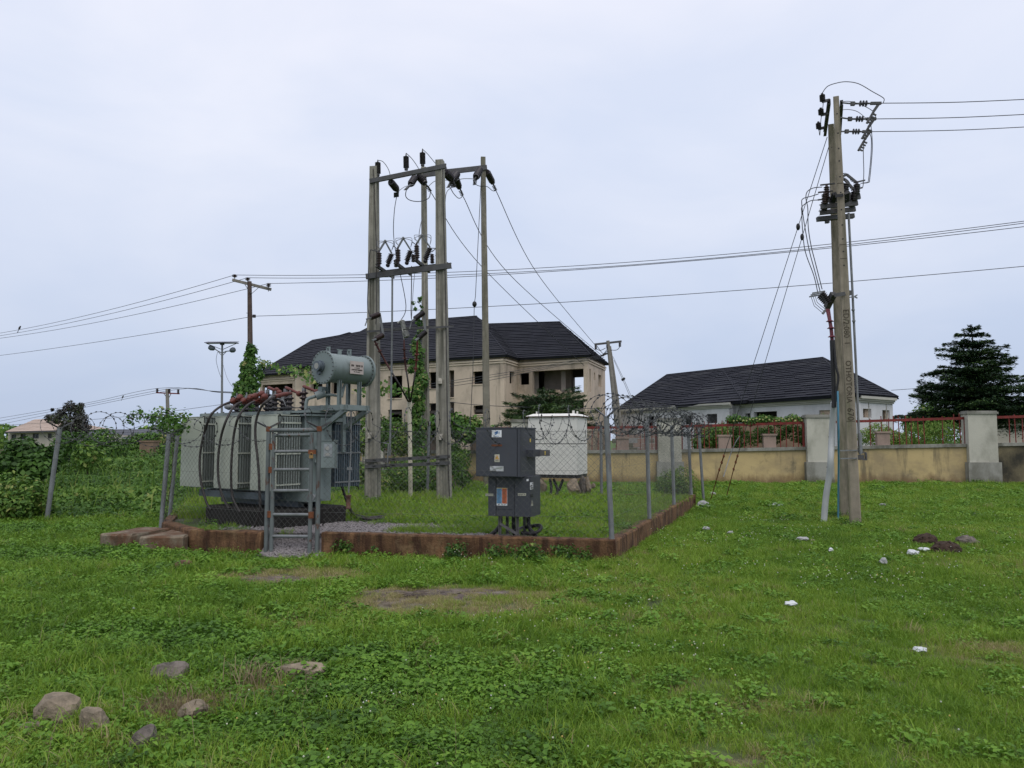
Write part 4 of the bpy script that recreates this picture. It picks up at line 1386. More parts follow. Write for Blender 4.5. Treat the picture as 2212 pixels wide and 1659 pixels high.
obj('lifting_lug', lug, M_tank, drum)
fc = ca.lerp(cb, .38) + Z * RC
obj('filler_neck', MB().cyl(fc - Z * .01, fc + Z * .06, .03, 10).bar(fc + Z * .07 - TV * .05, fc + Z * .07 + TV * .05, .015, .015), M_tank, drum)
# name plate on the drum (curves with it only slightly)
npd = (-TV * 0 + TU * 1).normalized()
pc = ca.lerp(cb, .55) + TU * (RC + .012) + Z * .015
pl_ = obj('name_plate', MB().box(pc, (.008, .27, .19), TAX), M_plate, drum)
lt = MB()
rl = random.Random(4)
def glyphrow(mb, c, du, dv, n, w, h, nrm, seed):
    """row of small block letters built as strokes"""
    r = random.Random(seed)
    for i in range(n):
        if r.random() < .12: continue
        x = (i - (n - 1) / 2) * w
        p = c + du * x
        st = r.randint(0, 3)
        mb.bar(p - du * w * .28 - dv * h / 2, p - du * w * .28 + dv * h / 2, w * .22, .002, nrm)
        if st != 1: mb.bar(p + du * w * .25 - dv * h / 2, p + du * w * .25 + dv * h / 2, w * .2, .002, nrm)
        if st != 2: mb.bar(p - du * w * .3 + dv * h * .42, p + du * w * .3 + dv * h * .42, h * .16, .002, nrm)
        if st != 3: mb.bar(p - du * w * .3, p + du * w * .3, h * .16, .002, nrm)
ptxt = pc + TU * .006
# legible on the plate only as a heading and smaller lines
def plate_text(parent, s, c, du, dv, size, mt, depth=.0008, name='lettering'):
    cu = bpy.data.curves.new('lettering', 'FONT')
    cu.body = s
    cu.size = size
    cu.align_x = 'CENTER'
    cu.align_y = 'CENTER'
    cu.extrude = depth
    cu.resolution_u = 2
    o = bpy.data.objects.new(name, cu)
    COL.objects.link(o)
    dg = bpy.context.evaluated_depsgraph_get()
    me = bpy.data.meshes.new_from_object(o.evaluated_get(dg))
    bpy.data.objects.remove(o)
    bpy.data.curves.remove(cu)
    me.materials.clear()
    me.materials.append(mt)
    du, dv = du.normalized(), dv.normalized()
    n = du.cross(dv)
    M = Matrix((du, dv, n)).transposed().to_4x4()
    M.translation = V(c)
    me.transform(INV[root_of(parent)] @ M)
    q = bpy.data.objects.new(name, me)
    COL.objects.link(q)
    q.parent = parent
    return q
g = MB()
glyphrow(g, ptxt + Z * .028, TV, Z, 15, .0155, .030, TU, 1)
glyphrow(g, ptxt - Z * .006, TV, Z, 12, .009, .010, TU, 2)
glyphrow(g, ptxt - Z * .034, TV, Z, 16, .0135, .020, TU, 3)
glyphrow(g, ptxt - Z * .064, TV, Z, 14, .009, .010, TU, 4)
_lt = obj('lettering', g, M_ink, drum)
# drum supports and bracket frame
sp = MB()
for b in (.72, 1.12):
    for a in (.22, .46):
        sp.channel(T(a, b, 2.07), T(a, b, zc - RC * .85), .05, .04, TV)
obj('drum_leg', sp, M_tank, tf)
br = MB()
for b in (.70, 1.14):
    br.channel(T(-.25, b, 2.075), T(.66, b, 2.075), .075, .045)
    br.channel(T(.06, b, 1.74), T(.62, b, 2.04), .07, .04)
br.channel(T(.62, .62, 2.075), T(.62, 1.2, 2.075), .075, .04)
br.channel(T(.22, .62, 2.075), T(.22, 1.2, 2.075), .075, .04)
br.box(T(.12, 1.14, 1.72), (.06, .06, .62), TAX).box(T(.12, .92, 1.9), (.05, .5, .06), TAX)
obj('bracket_frame', br, M_tank, tf)
# pipe with relay
rl0 = hitT(690, 853, .62)
pi = MB()
e0 = hitT(661, 925, .50)
e1 = hitT(661, 872, .50)
e2_ = hitT(668, 860, .53)
e3 = hitT(682, 856, .58)
pi.tube([e0, e0.lerp(e1, .5), e1, e1.lerp(e2_, .6) + V((-.012, 0, .012)), e2_, e3], .026, 10)
obj('oil_pipe', pi, M_tank, tf)
rly = MB().cyl(e3, e3 + (rl0 - e3).normalized() * .13, .062, 16).box(e3 + (rl0 - e3).normalized() * .1 + Z * .07, (.09, .09, .07), TAX)
rly.cyl(e3 + (rl0 - e3).normalized() * .13, e3 + (rl0 - e3).normalized() * .15, .075, 16)
obj('gas_relay', rly, M_tank, tf)
pi2 = MB().tube([rl0 + TU * .04, rl0 + TU * .16 + TV * .1, T(.34, .9, 2.25), T(.35, .95, 2.46)], .022, 8)
obj('oil_pipe', pi2, M_tank, tf)
# control box
cbx = hitT(710, 981, .60)
c0 = hitp(709, 981.5, T(.2, .55, 0), T(.2, .55, 0) + V((1, 0, 0)))
bxm = MB().box(c0 + V((0, .06, 0)), (.205, .16, .40))
bxm.box(c0 + V((0, -.03, 0)), (.195, .02, .39)).box(c0 + V((0, .05, .205)), (.225, .2, .012))
cbo = obj('control_box', bxm, M_tank, tf)
obj('inspection_window', MB().box(c0 + V((.005, -.043, .06)), (.125, .008, .19)), M_glass, cbo)
obj('instrument_dial', MB().cyl(c0 + V((-.005, -.048, .09)), c0 + V((-.005, -.052, .09)), .03, 14).box(c0 + V((.0, -.05, .0)), (.06, .004, .04)), M_insgrey, cbo)
obj('bracket', MB().bar(c0 + V((-.12, .1, .1)), T(.12, .6, c0.z + .1), .04, .04).bar(c0 + V((-.12, .1, -.1)), T(.12, .6, c0.z - .1), .04, .04), M_tank, cbo)
# thermometer dial low on the tank end, valves
v0 = hitT(673, 1075, .30)
obj('valve_dial', MB().cyl(v0, v0 - V((0, .06, 0)), .055, 16).cyl(v0 + V((0, .25, 0)), v0, .03, 8), M_gal, tf)
# breather: thin pipe with rusty pot
bp0 = hitp(758.5, 880, T(.6, 1.1, 0), T(.6, 1.1, 0) + V((1, 0, 0)))
bz1 = EYE + (HOR - 1068) * bp0.y / FPX
bz2 = EYE + (HOR - 1098) * bp0.y / FPX
brt = MB().tube([V((bp0.x, bp0.y, 2.06)), V((bp0.x + .004, bp0.y, 1.4)), V((bp0.x - .02, bp0.y, bz1 + .03))], .0125, 8)
brt.box((bp0.x - .01, bp0.y, EYE + (HOR - 1012) * bp0.y / FPX), (.07, .04, .04))
bre = obj('breather_pipe', brt, M_gal, tf)
obj('breather_pot', MB().lathe((bp0.x - .02, bp0.y, bz2), (bp0.x - .02, bp0.y, bz1), [(0, .03), (.05, .043), (.12, .035), (.85, .035), (.9, .046), (1, .046)], 12), M_laterite, bre)
# bushings on the lid
def bushing(a, b, h, r, sheds, mt, cap=True, n=11):
    mb = MB()
    p = T(a, b, 2.03)
    mb.cyl(p - Z * .01, p + Z * .03, r * 1.5, 12)
    mb.insul(p + Z * .03, p + Z * h, r * .62, r * 1.25, sheds, n)
    o = obj('bushing', mb, mt, tf)
    if cap:
        obj('terminal', MB().cyl(p + Z * h, p + Z * (h + .045), r * .6, 8).cyl(p + Z * (h + .045), p + Z * (h + .09), .012, 6), M_gal, o)
    return p + Z * (h + .06)
def hb(px, b):  # position along the lid seen in photo column px
    q = hitT(px, 880, b)
    return (q - TC).dot(TU)
hv = [bushing(hb(px, .82), .82, .33, .056, 4, M_insdark if px < 640 else M_ins) for px in (577, 616, 656)]
lv = [bushing(hb(px, .60), .60, .24, .05, 3, M_insdark) for px in (511, 532, 555, 594, 626)]
for px in (585, 610): bushing(hb(px, .72), .72, .2, .045, 3, M_insdark)
# red insulating sleeves on the three tall bushings, leaning right
for (x0, y0, x1, y1), (bb) in (((579, 837, 603, 847), .82), ((617, 837, 646, 850), .82), ((655, 834, 684, 846), .82)):
    p, q = hitT(x0, y0, bb), hitT(x1, y1, bb)
    m = MB().lathe(p, q, [(0, .018), (.05, .026), (.5, .024), (.68, .020), (1, .02)], 10)
    m.ball(q - Z * .005, .047, 10).ball(q + (p - q) * .22 + Z * .02 if x0 < 600 else q, .04, 10)
    obj('red_sleeve', m, M_redboot, tf)
# top clutter: earthing strips, valves
for (x0, x1, y) in ((500, 560, 884), (570, 650, 881)):
    obj('earth_strip', MB().bar(hitT(x0, y, .5), hitT(x1, y, .5), .03, .015), M_galdark, tf)
obj('earth_wire', MB().tube([hitT(568, 880, .55), hitT(572, 862, .55), hitT(590, 858, .55), hitT(612, 864, .6), hitT(618, 878, .6)], .008, 5), M_gal, tf)
obj('white_valve', MB().ball(hitT(494, 879, .5), .055, 8, (1.4, 1, .8)).cyl(hitT(494, 883, .5) - Z * .02, hitT(494, 872, .5), .02, 8), M_gal, tf)

# ---- four thick low voltage cables with red boots
def c1(x, y): return (331.8 + x / 3, 663.6 + y / 3)
CAB = [
 ([(505, 612), (440, 640), (375, 695), (332, 800), (306, 920), (298, 1020), (305, 1120), (320, 1190), (345, 1270), (372, 1312)], .30, 'leftmost'),
 ([(575, 612), (520, 645), (470, 735), (435, 850), (418, 990), (420, 1110), (435, 1190), (457, 1250), (492, 1306)], .32, 'second'),
 ([(660, 608), (610, 635), (555, 700), (527, 790), (512, 900), (503, 1040), (505, 1180), (520, 1255), (560, 1330)], .34, 'third'),
 ([(880, 560), (800, 574), (725, 615), (685, 670), (662, 750), (660, 850), (672, 960), (682, 1080), (685, 1180), (690, 1290), (668, 1390), (640, 1430)], .45, 'rightmost')]
def smooth_path(pts, k=6):
    out = []
    n = len(pts)
    for i in range(n - 1):
        p0, p1, p2, p3_ = pts[max(0, i - 1)], pts[i], pts[i + 1], pts[min(n - 1, i + 2)]
        for j in range(k):
            t = j / k
            out.append(((p1 * 2) + (p2 - p0) * t + (p0 * 2 - p1 * 5 + p2 * 4 - p3_) * t * t + (p1 * 3 - p0 - p2 * 3 + p3_) * t ** 3) * .5)
    out.append(pts[-1])
    return out
LBL = ['thick black cable bowing over the leftmost cream radiator', 'thick black cable hanging over the gap after the first cream radiator', 'thick black cable running straight down the middle cream radiator', 'thick black cable with long red sleeve beside the gate post']
for ci, (pts, bt, nm) in enumerate(CAB):
    w = []
    for i, (x, y) in enumerate(pts):
        P_ = c1(x, y)
        b = bt + (-.10 - bt) * min(1, i / 1.8)
        w.append(hitT(P_[0], P_[1], b))
    rt = thing('power_cable', LBL[ci], 'cable', tuple(w[-1]), 0, 'black cables looping down from the transformer')
    sp_ = smooth_path(w, 6)
    obj('cable', MB().tube(sp_, .0185, 9), M_cable, rt)
    bm_ = MB()
    d0 = (sp_[0] - sp_[3]).normalized()
    if ci < 3:
        q = sp_[0]
        off = TV * .08
        for k, o in enumerate((V((0, 0, 0)), off, TU * .10 + off * .6 + Z * .045, TU * .17 + Z * .05)):
            c = q + o + d0 * .03
            bm_.lathe(c - d0 * .07, c + d0 * .03, [(0, .02), (.35, .03), (.6, .052), (.95, .058), (1, .03)], 10)
    else:
        bm_.tube([sp_[0] + d0 * .05, sp_[0], sp_[3], sp_[7]], [.024, .03, .033, .03], 9)
        for o in (V((-.28, .06, -.03)), V((-.34, .1, .015)), V((-.42, .04, -.025))):
            bm_.lathe(sp_[4] + o - d0 * .06, sp_[4] + o + d0 * .04, [(0, .02), (.5, .045), (.95, .055), (1, .03)], 10)
    obj('red_boot', bm_, M_redboot, rt)
# cable clamps on the radiator rail
# the transformer with its plinth stands clear behind the gate line
KT = 1.09
def resettle(o):
    p = o.location.copy()
    o.location = (p.x * KT, p.y * KT, EYE + (p.z - EYE) * KT)
    o.scale = (KT, KT, KT)
for o in [pln, tf] + [x for x in COL.objects if x.name.startswith('power_cable')]: resettle(o)
# ---- cables lying on the gravel
for k, (pts, nm) in enumerate((([(744, 1092), (752, 1106), (770, 1113), (800, 1118), (845, 1113), (870, 1114)], 'black cable lying on gravel from the transformer plinth towards the poles'),
                           ([(735, 1035), (742, 1062), (752, 1090), (765, 1112), (790, 1121), (830, 1119)], 'black cable dropping behind the dark radiator onto the gravel'))):
    w = []
    for i, (x, y) in enumerate(pts):
        p = onz(x, y, PADZ + .03) if not (k == 1 and i < 3) else at(x, y, 13.4)
        w.append(p)
    solo('ground_cable', MB().tube(smooth_path(w, 5), .024, 7), M_cable, nm, 'cable', 'cables lying on the gravel')

# ================================================================== GREY SWITCHGEAR CABINET
SU, SV = V((.94, -.342, 0)).normalized(), V((.342, .94, 0)).normalized()
SAX = (SU, SV, Z)
S0 = V((.114, 10.55, 0))            # front right lower corner line of the upper box
def S(u, v, z): return S0 + SU * u + SV * v + Z * z
def hitS(px, py, v):
    p = S(0, v, 0)
    return hitp(px, py, p, p + SU)
def su(px, v=0): return (hitS(px, 1000, v) - S0).dot(SU)
rm = thing('switchgear_cabinet', 'dark grey switchgear cabinet with warning signs standing on angle iron legs', 'cabinet', tuple(S(-.25, .3, PADZ)))
zt, zm, zb = 1.755, 1.092, .538
ub = MB().box(S(-.328, .33, (zt + zm) / 2), (.655, .66, zt - zm), SAX)
ub.box(S(-.328, .33, zt + .008), (.675, .68, .016), SAX)
obj('upper_housing', ub, M_rmu, rm)
dr = obj('front_door', MB().box(S(-.345, -.008, (zt + zm) / 2), (.60, .016, zt - zm - .02), SAX), M_rmu, rm)
obj('edge_strip', MB().box(S(-.018, -.006, (zt + zm) / 2), (.03, .012, zt - zm - .01), SAX), M_rmu, rm)
lo = MB().box(S(-.22, .38, (zm + zb) / 2), (.63, .42, zm - zb - .004), SAX)
obj('lower_housing', lo, M_rmu, rm)
VF = .17
ax0, ax1, ax2 = su(1072.5, VF), su(1112.5, VF), 0
uL, uR = -.535, .095
pa = MB().box(S((uL + ax0) / 2 - .0, VF - .008, (zm + zb) / 2 - .01), (ax0 - uL - .006, .016, zm - zb - .03), SAX)
obj('side_panel', pa, M_rmu, rm)
obj('side_panel', MB().box(S((ax1 + uR) / 2, VF - .008, (zm + zb) / 2 - .01), (uR - ax1 - .006, .016, zm - zb - .03), SAX), M_rmu, rm)
obj('centre_panel', MB().box(S((ax0 + ax1) / 2, VF - .004, (zm + zb) / 2 + .02), (ax1 - ax0 - .02, .008, zm - zb - .16), SAX).box(S((ax0 + ax1) / 2, VF - .006, zb + .05), (ax1 - ax0 - .01, .012, .085), SAX), M_rmu, rm)
zt_ = lambda py, D=10.62: EYE + (HOR - py) * D / FPX
# stickers and signs
def splate(px0, px1, py0, py1, v, mt, name, parent=rm, th=.004):
    p, q = hitS(px0, py0, v), hitS(px1, py1, v)
    c = (p + q) / 2
    w = (q - p).dot(SU)
    return obj(name, MB().box(c - SV * th / 2, (abs(w), th, abs(p.z - q.z)), SAX), mt, parent), c - SV * th, abs(w), abs(p.z - q.z)
def x7(x): return 1017.5 + x * .1634
def y7(y): return 906.9 + y * .1634
st, c, w, h = splate(x7(276), x7(404), y7(137), y7(230), -.0165, M_whitepl, 'logo_sticker', dr)
lg = MB()
for pts in (((-.30, .06), (.05, .40), (.05, .12), (-.05, .05)), ((-.22, -.12), (-.02, .18), (.12, .12), (-.05, -.14)), ((.02, .36), (.16, .40), (.13, .0), (.04, .0)), ((.2, .12), (.27, .4), (.3, .2), (.26, -.12))):
    lg.prism([c + SU * (x * w) + Z * (z * h) - SV * .0006 for x, z in pts], -SV * .001)
obj('logo_mark', lg, M_bluepl, dr)
gy_ = MB()
glyphrow(gy_, c - Z * h * .36 - SV * .001, SU, Z, 9, .0075, .009, SV, 9)
glyphrow(gy_, c + SU * w * .40 - Z * h * .02 - SV * .001, SU, Z, 1, .014, .022, SV, 31)
obj('lettering', gy_, M_bluepl, dr)
ws, c, w, h = splate(x7(311), x7(378), y7(456), y7(558), -.0165, M_creampl, 'warning_sign', dr)
obj('warning_triangle', MB().prism([c + SU * (x * w) + Z * (z * h) - SV * .0006 for x, z in ((-.42, -.14), (.42, -.14), (0, .42))], -SV * .001), M_orangepl, dr)
obj('warning_triangle', MB().prism([c + SU * (x * w) + Z * (z * h) - SV * .002 for x, z in ((-.28, -.08), (.28, -.08), (0, .30))], -SV * .001), M_yelpl, dr)
fl_ = MB().prism([c + SU * (x * w) + Z * (z * h) - SV * .0034 for x, z in ((.05, .24), (-.09, .06), (.0, .07), (-.04, -.06), (.1, .11), (.02, .1))], -SV * .001)
glyphrow(fl_, c - Z * h * .34 - SV * .001, SU, Z, 6, .009, .010, SV, 12)
obj('lightning_mark', fl_, M_ink, dr)
splate(x7(272), x7(410), y7(326), y7(350), -.0165, M_rust, 'rusty_label', dr)
splate(x7(252), x7(432), y7(610), y7(680), -.0165, M_dentpl, 'dented_plate', dr, .008)
obj('rivet', MB().cyl(S(su(x7(260)), -.016, zt_(y7(372))), S(su(x7(260)), -.02, zt_(y7(372))), .005, 6).cyl(S(su(x7(262)), -.016, zt_(y7(440))), S(su(x7(262)), -.02, zt_(y7(440))), .005, 6), M_black, dr)
for nm, (x0, x1, y0, y1) in (('name_strip', (192, 295, 974, 1008)), ('name_strip', (620, 728, 969, 1005))):
    o, c, w, h = splate(x7(x0), x7(x1), y7(y0), y7(y1), VF - .0165, M_creampl, nm)
    g = MB()
    glyphrow(g, c - SV * .001, SU, Z, 8, w / 9.5, h * .42, SV, x0)
    obj('lettering', g, M_pilbase, rm)
po, c, w, h = splate(x7(340), x7(480), y7(898), y7(1135), VF - .0085, M_whitepl, 'safety_poster')
obj('poster_half', MB().box(c - SU * w * .245 + Z * h * .04 - SV * .001, (w * .46, .002, h * .85), SAX), M_lightblue, rm)
obj('poster_half', MB().box(c + SU * w * .245 + Z * h * .04 - SV * .001, (w * .46, .002, h * .85), SAX), M_orangepl, rm)
obj('poster_heading', MB().box(c + Z * h * .482 - SV * .001, (w, .002, h * .03), SAX), M_yelpl, rm)
tx = MB()
rp = random.Random(8)
for k in range(11):
    for s in (-1, 1):
        ww = w * rp.uniform(.22, .36)
        tx.box(c + SU * (s * w * .245 - w * .18 + ww / 2) + Z * (h * (.40 - k * .072)) - SV * .0025, (ww, .001, h * .014), SAX)
obj('poster_lines', tx, M_ink, rm)
fo = MB().box(c - SU * w * .28 - Z * h * .44 - SV * .001, (w * .12, .002, h * .05), SAX)
glyphrow(fo, c + SU * w * .12 - Z * h * .44 - SV * .001, SU, Z, 8, w * .05, h * .03, SV, 5)
obj('poster_footer', fo, M_ink, rm)
# right side face
def hitSide(px, py, u):
    p = S(u, 0, 0)
    return hitp(px, py, p, p + SV)
def sideplate(x0, x1, y0, y1, u, mt, name, poly=None):
    p, q = hitSide(x7(x0), y7(y0), u), hitSide(x7(x1), y7(y1), u)
    c = (p + q) / 2
    dv, dz = abs((q - p).dot(SV)), abs(p.z - q.z)
    if poly: return obj(name, MB().prism([c + SV * (x * dv) + Z * (z * dz) + SU * .001 for x, z in poly], SU * .002), mt, rm), c, dv, dz
    return obj(name, MB().box(c + SU * .002, (.004, dv, dz), SAX), mt, rm), c, dv, dz
UL = uR
o, c, dv, dz = sideplate(780, 818, 830, 915, UL, M_whitepl, 'white_sticker')
g = MB()
for k in (-.3, 0, .32): glyphrow(g, c + SU * .005 + Z * dz * k, SV, Z, 2, dv * .42, dz * .24, SU, 40 + int(k * 10))
obj('lettering', g, M_ink, rm)
sideplate(735, 758, 785, 808, UL, M_whitepl, 'small_label')
sideplate(784, 820, 985, 1018, UL, M_black, 'lock_recess')
sideplate(790, 820, 1066, 1132, UL, M_creampl, 'warning_triangle', ((-.5, -.5), (.5, -.5), (0, .5)))
sideplate(798, 812, 1085, 1125, UL + .004, M_ink, 'lightning_mark', ((-.1, .5), (-.4, -.05), (.1, -.02), (-.1, -.5), (.4, .1), (.0, .1)))
sideplate(776, 788, 245, 295, .002, M_yelpl, 'yellow_tag')
hb0, hb1 = hitSide(x7(728), y7(388), .0), hitSide(x7(845), y7(488), .0)
cbm = (hb0 + hb1) / 2
obj('handle_box', MB().box(cbm + SU * .05, (.10, .34, .10), SAX), M_rmu, rm)
fp0 = cbm + SU * .08 + SV * .12
obj('handle_flap', MB().box(fp0 + SU * .085, (.17, .006, .085), SAX), M_rmuleg, rm)
obj('yellow_tag', MB().box(fp0 + SU * .10 - SV * .005, (.016, .003, .05), SAX), M_yelpl, rm)
# screw heads and top studs
sc_ = MB()
for px in (312, 598):
    for py in (885, 1006, 1128, 1250): sc_.cyl(hitS(x7(px), y7(py), VF - .016), hitS(x7(px), y7(py), VF - .016) - SV * .004, .006, 6)
for k in range(7): sc_.cyl(S(-.6 + k * .095, .08, zt), S(-.6 + k * .095, .08, zt + .035), .006, 5)
for k in range(3): sc_.cyl(S(-.02, .15 + k * .2, zt), S(-.02, .15 + k * .2, zt + .05), .006, 5)
obj('screws', sc_, M_gal, rm, kind='stuff')
# legs
ll = S(su(1077, VF), VF + .05, 0)
lr = S(su(1115, VF), VF + .05, 0)
for p in (ll, lr, ll + SV * .30, lr + SV * .30):
    obj('leg', MB().angle((p.x, p.y, PADZ - .06), (p.x, p.y, zb + .01), .035, .006, SV), M_rmuleg, rm)
obj('brace', MB().angle((ll.x, ll.y, .43), (lr.x, lr.y, .29), .03, .006).angle((lr.x, lr.y, .36), (lr + SV * .3).to_tuple()[:2] + (.36,), .03, .006), M_rmuleg, rm)
for k, (p, q, sd_) in enumerate(((S(-.42, .34, 0), S(-.55, .30, 0), 'left'), (S(-.25, .42, 0), S(-.25, .46, 0), 'middle'), (S(-.02, .4, 0), S(.10, .36, 0), 'right'))):
    pts = [V((p.x, p.y, zb + .02)), V((p.x, p.y, .42)), V(((p.x * 2 + q.x) / 3, (p.y * 2 + q.y) / 3, .33)), V((q.x, q.y, .25)), V((q.x, q.y, .15))]
    obj('cable_tail', MB().tube(smooth_path(pts, 4), .03, 8), M_black, rm)
obj('cable_loop', MB().tube(smooth_path([S(-.1, .5, .36), S(.12, .45, .40), S(.17, .36, .36), S(.1, .3, .31), S(-.1, .33, .3)], 5), .026, 8), M_black, rm)
solo('laterite_lump', MB().ball(V(S(-.5, .12, .25)), .07, 8, (1.4, 1, .6)).ball(V(S(-.38, .1, .25)), .05, 7), M_laterite, 'reddish lump of earth under the grey switchgear cabinet', 'stone')

# ================================================================== WHITE KIOSK CABINET
KU, KV = SU, SV
K0 = V((1.60, 19.0, 0))
def K(u, v, z): return K0 + KU * u + KV * v + Z * z
KZ0, KZ1 = .735, 2.19
ki = thing('white_kiosk', 'tall white metal cabinet with sloping lid raised on stones behind the fence', 'cabinet', tuple(K(-.6, .4, .6)))
kw, kd = 1.27, 1.0
obj('front_panel', MB().box(K(-kw / 2, .012, (1.50 + KZ1) / 2 + .003), (kw - .004, .024, KZ1 - 1.50 - .012), SAX), M_kiosk, ki)
obj('front_panel', MB().box(K(-kw / 2, .012, (1.50 + KZ0) / 2 - .003), (kw - .004, .024, 1.50 - KZ0 - .012), SAX), M_kiosk, ki)
obj('side_panel', MB().box(K(-.01, kd / 2 + .015, (1.50 + KZ1) / 2 + .003), (.02, kd - .03, KZ1 - 1.50 - .012), SAX), M_kiosk, ki)
obj('side_panel', MB().box(K(-.01, kd / 2 + .015, (1.50 + KZ0) / 2 - .003), (.02, kd - .03, 1.50 - KZ0 - .012), SAX), M_kiosk, ki)
obj('body', MB().box(K(-kw / 2, kd / 2 + .03, (KZ0 + KZ1) / 2), (kw - .05, kd - .08, KZ1 - KZ0 - .02), SAX), M_galdark, ki)
rf_ = MB()
o_ = .055
pts = [K(-kw - o_, -o_, KZ1), K(o_, -o_, KZ1), K(o_, kd + o_, KZ1), K(-kw - o_, kd + o_, KZ1)]
top = [K(-kw + .1, .12, KZ1 + .065), K(-.1, .12, KZ1 + .065), K(-.1, kd - .12, KZ1 + .065), K(-kw + .1, kd - .12, KZ1 + .065)]
rf_.hexa([p - Z * .0 for p in pts] + [p for p in top])
lid = obj('lid', rf_, M_kiosk, ki)
obj('lid_edge', MB().box(K(-kw / 2, kd / 2, KZ1 - .012), (kw + 2 * o_ - .02, kd + 2 * o_ - .02, .022), SAX), M_laterite, lid)
obj('lifting_lug', MB().box(K(-.14, .2, KZ1 + .10), (.06, .02, .08), SAX).box(K(-.04, .2, KZ1 + .08), (.04, .02, .08), SAX).box(K(-kw + .16, .2, KZ1 + .09), (.03, .02, .07), SAX), M_kiosk, lid)
obj('base_frame', MB().box(K(-kw / 2, kd / 2, KZ0 - .04), (kw - .02, kd - .02, .085), SAX), M_black, ki)
bl_ = MB()
for z in (KZ0 + .06, 1.44, 1.56, KZ1 - .08):
    bl_.cyl(K(-.09, -.001, z), K(-.09, -.006, z), .009, 6).cyl(K(.001, .16, z), K(.006, .16, z), .009, 6).cyl(K(.001, .75, z), K(.006, .75, z), .009, 6)
obj('screws', bl_, M_galdark, ki, kind='stuff')
def rock(c, sx, sy, sz, seed, rz=0, sub=3, flat=.6, boxy=2.0):
    """angular field stone"""
    import bmesh
    bm = bmesh.new()
    bmesh.ops.create_icosphere(bm, subdivisions=sub, radius=1)
    r = random.Random(seed)
    planes = []
    for k in range(9):
        n = V((r.uniform(-1, 1), r.uniform(-1, 1), r.uniform(-1, 1))).normalized()
        planes.append((n, r.uniform(flat, flat + .26)))
    mb = MB()
    R_ = Matrix.Rotation(rz, 3, 'Z')
    for v in bm.verts:
        p = v.co.copy()
        p /= (abs(p.x) ** boxy + abs(p.y) ** boxy + abs(p.z) ** boxy) ** (1 / boxy)
        for n, d in planes:
            e = p.dot(n) - d
            if e > 0: p -= n * e
        p += V((mnoise.noise(p * 2.2 + V((seed, 0, 0))), mnoise.noise(p * 2.2 + V((0, seed, 0))), mnoise.noise(p * 2.2 + V((0, 0, seed))))) * .07
        p += p.normalized() * .03 * mnoise.noise(p * 7 + V((seed, 3, 0)))
        mb.v.append(R_ @ V((p.x * sx, p.y * sy, p.z * sz)) + V(c))
    mb.f = [tuple(v.index for v in f.verts) for f in bm.faces]
    mb.sm = [False] * len(mb.f)
    bm.free()
    return mb
for nm, px, py, D, s, lab, sd_ in (('prop_stone', 1240, 1053, 18.95, (.19, .2, .23), 'rounded concrete lump propping the front corner of the white kiosk', 3), ('prop_stone', 1258, 1048, 19.3, (.11, .16, .24), 'dark middle stone under the right side of the white kiosk', 4),
                          ('prop_stone', 1270, 1049, 19.35, (.09, .2, .24), 'tall pale stone under the right rear of the white kiosk', 5), ('prop_stone', 1281, 1049, 19.5, (.08, .08, .07), 'small pale stone lying right of the white kiosk', 6), ('prop_stone', 1165, 1049, 19.3, (.2, .2, .24), 'stone under the left end of the white kiosk', 9)):
    solo(nm, rock(at(px, py, D), *s, sd_), M_stone if sd_ != 4 else M_stonedark, lab, 'stone', 'stones propping the white kiosk')
for k, (x0, y0, x1, y1) in enumerate(((1196, 1035, 1206, 1070), (1216, 1036, 1199, 1072), (1188, 1035, 1190, 1068))):
    solo('kiosk_cable', MB().tube([at(x0, y0, 19.4), at((x0 + x1) / 2 + 2, (y0 + y1) / 2, 19.3), at(x1, y1, 19.25)], .035, 7), M_black,
         ['black cable hanging straight below the white kiosk', 'black cable slanting left below the white kiosk', 'leftmost black cable below the white kiosk'][k], 'cable', 'cables under the white kiosk')
# ================================================================== POLES
def section_pole(a, b, w0, w1, d0, d1, rz=0.0, rec=.28, n=10, recess=True):
    """tapered concrete pole from a to b; recessed web on front and back when recess"""
    mb = MB()
    a, b = V(a), V(b)
    X, Y = V((math.cos(rz), math.sin(rz), 0)), V((-math.sin(rz), math.cos(rz), 0))
    vs, fs = [], []
    if recess:
        sh = [(-.5, -.5), (-.27, -.5), (-.2, -.5 + rec), (.2, -.5 + rec), (.27, -.5), (.5, -.5), (.5, .5), (.27, .5), (.2, .5 - rec), (-.2, .5 - rec), (-.27, .5), (-.5, .5)]
    else:
        c = .09
        sh = [(-.5 + c, -.5), (.5 - c, -.5), (.5, -.5 + c), (.5, .5 - c), (.5 - c, .5), (-.5 + c, .5), (-.5, .5 - c), (-.5, -.5 + c)]
    m = len(sh)
    rr = random.Random(int(a.x * 100))
    for i in range(n + 1):
        t = i / n
        c = a.lerp(b, t)
        w, d = w0 + (w1 - w0) * t, d0 + (d1 - d0) * t
        for x, y in sh:
            j = rr.uniform(-.003, .003)
            if recess and (t < .035 or t > .965) and abs(x) < .26: y = -.5 if y < 0 else .5
            vs.append(c + X * (x * w + j) + Y * (y * d))
    for i in range(n):
        for j in range(m):
            k = (j + 1) % m
            fs.append((i * m + j, i * m + k, (i + 1) * m + k, (i + 1) * m + j))
    fs.append(tuple(range(m - 1, -1, -1)))
    fs.append(tuple(range(n * m, n * m + m)))
    return mb.add(vs, fs)
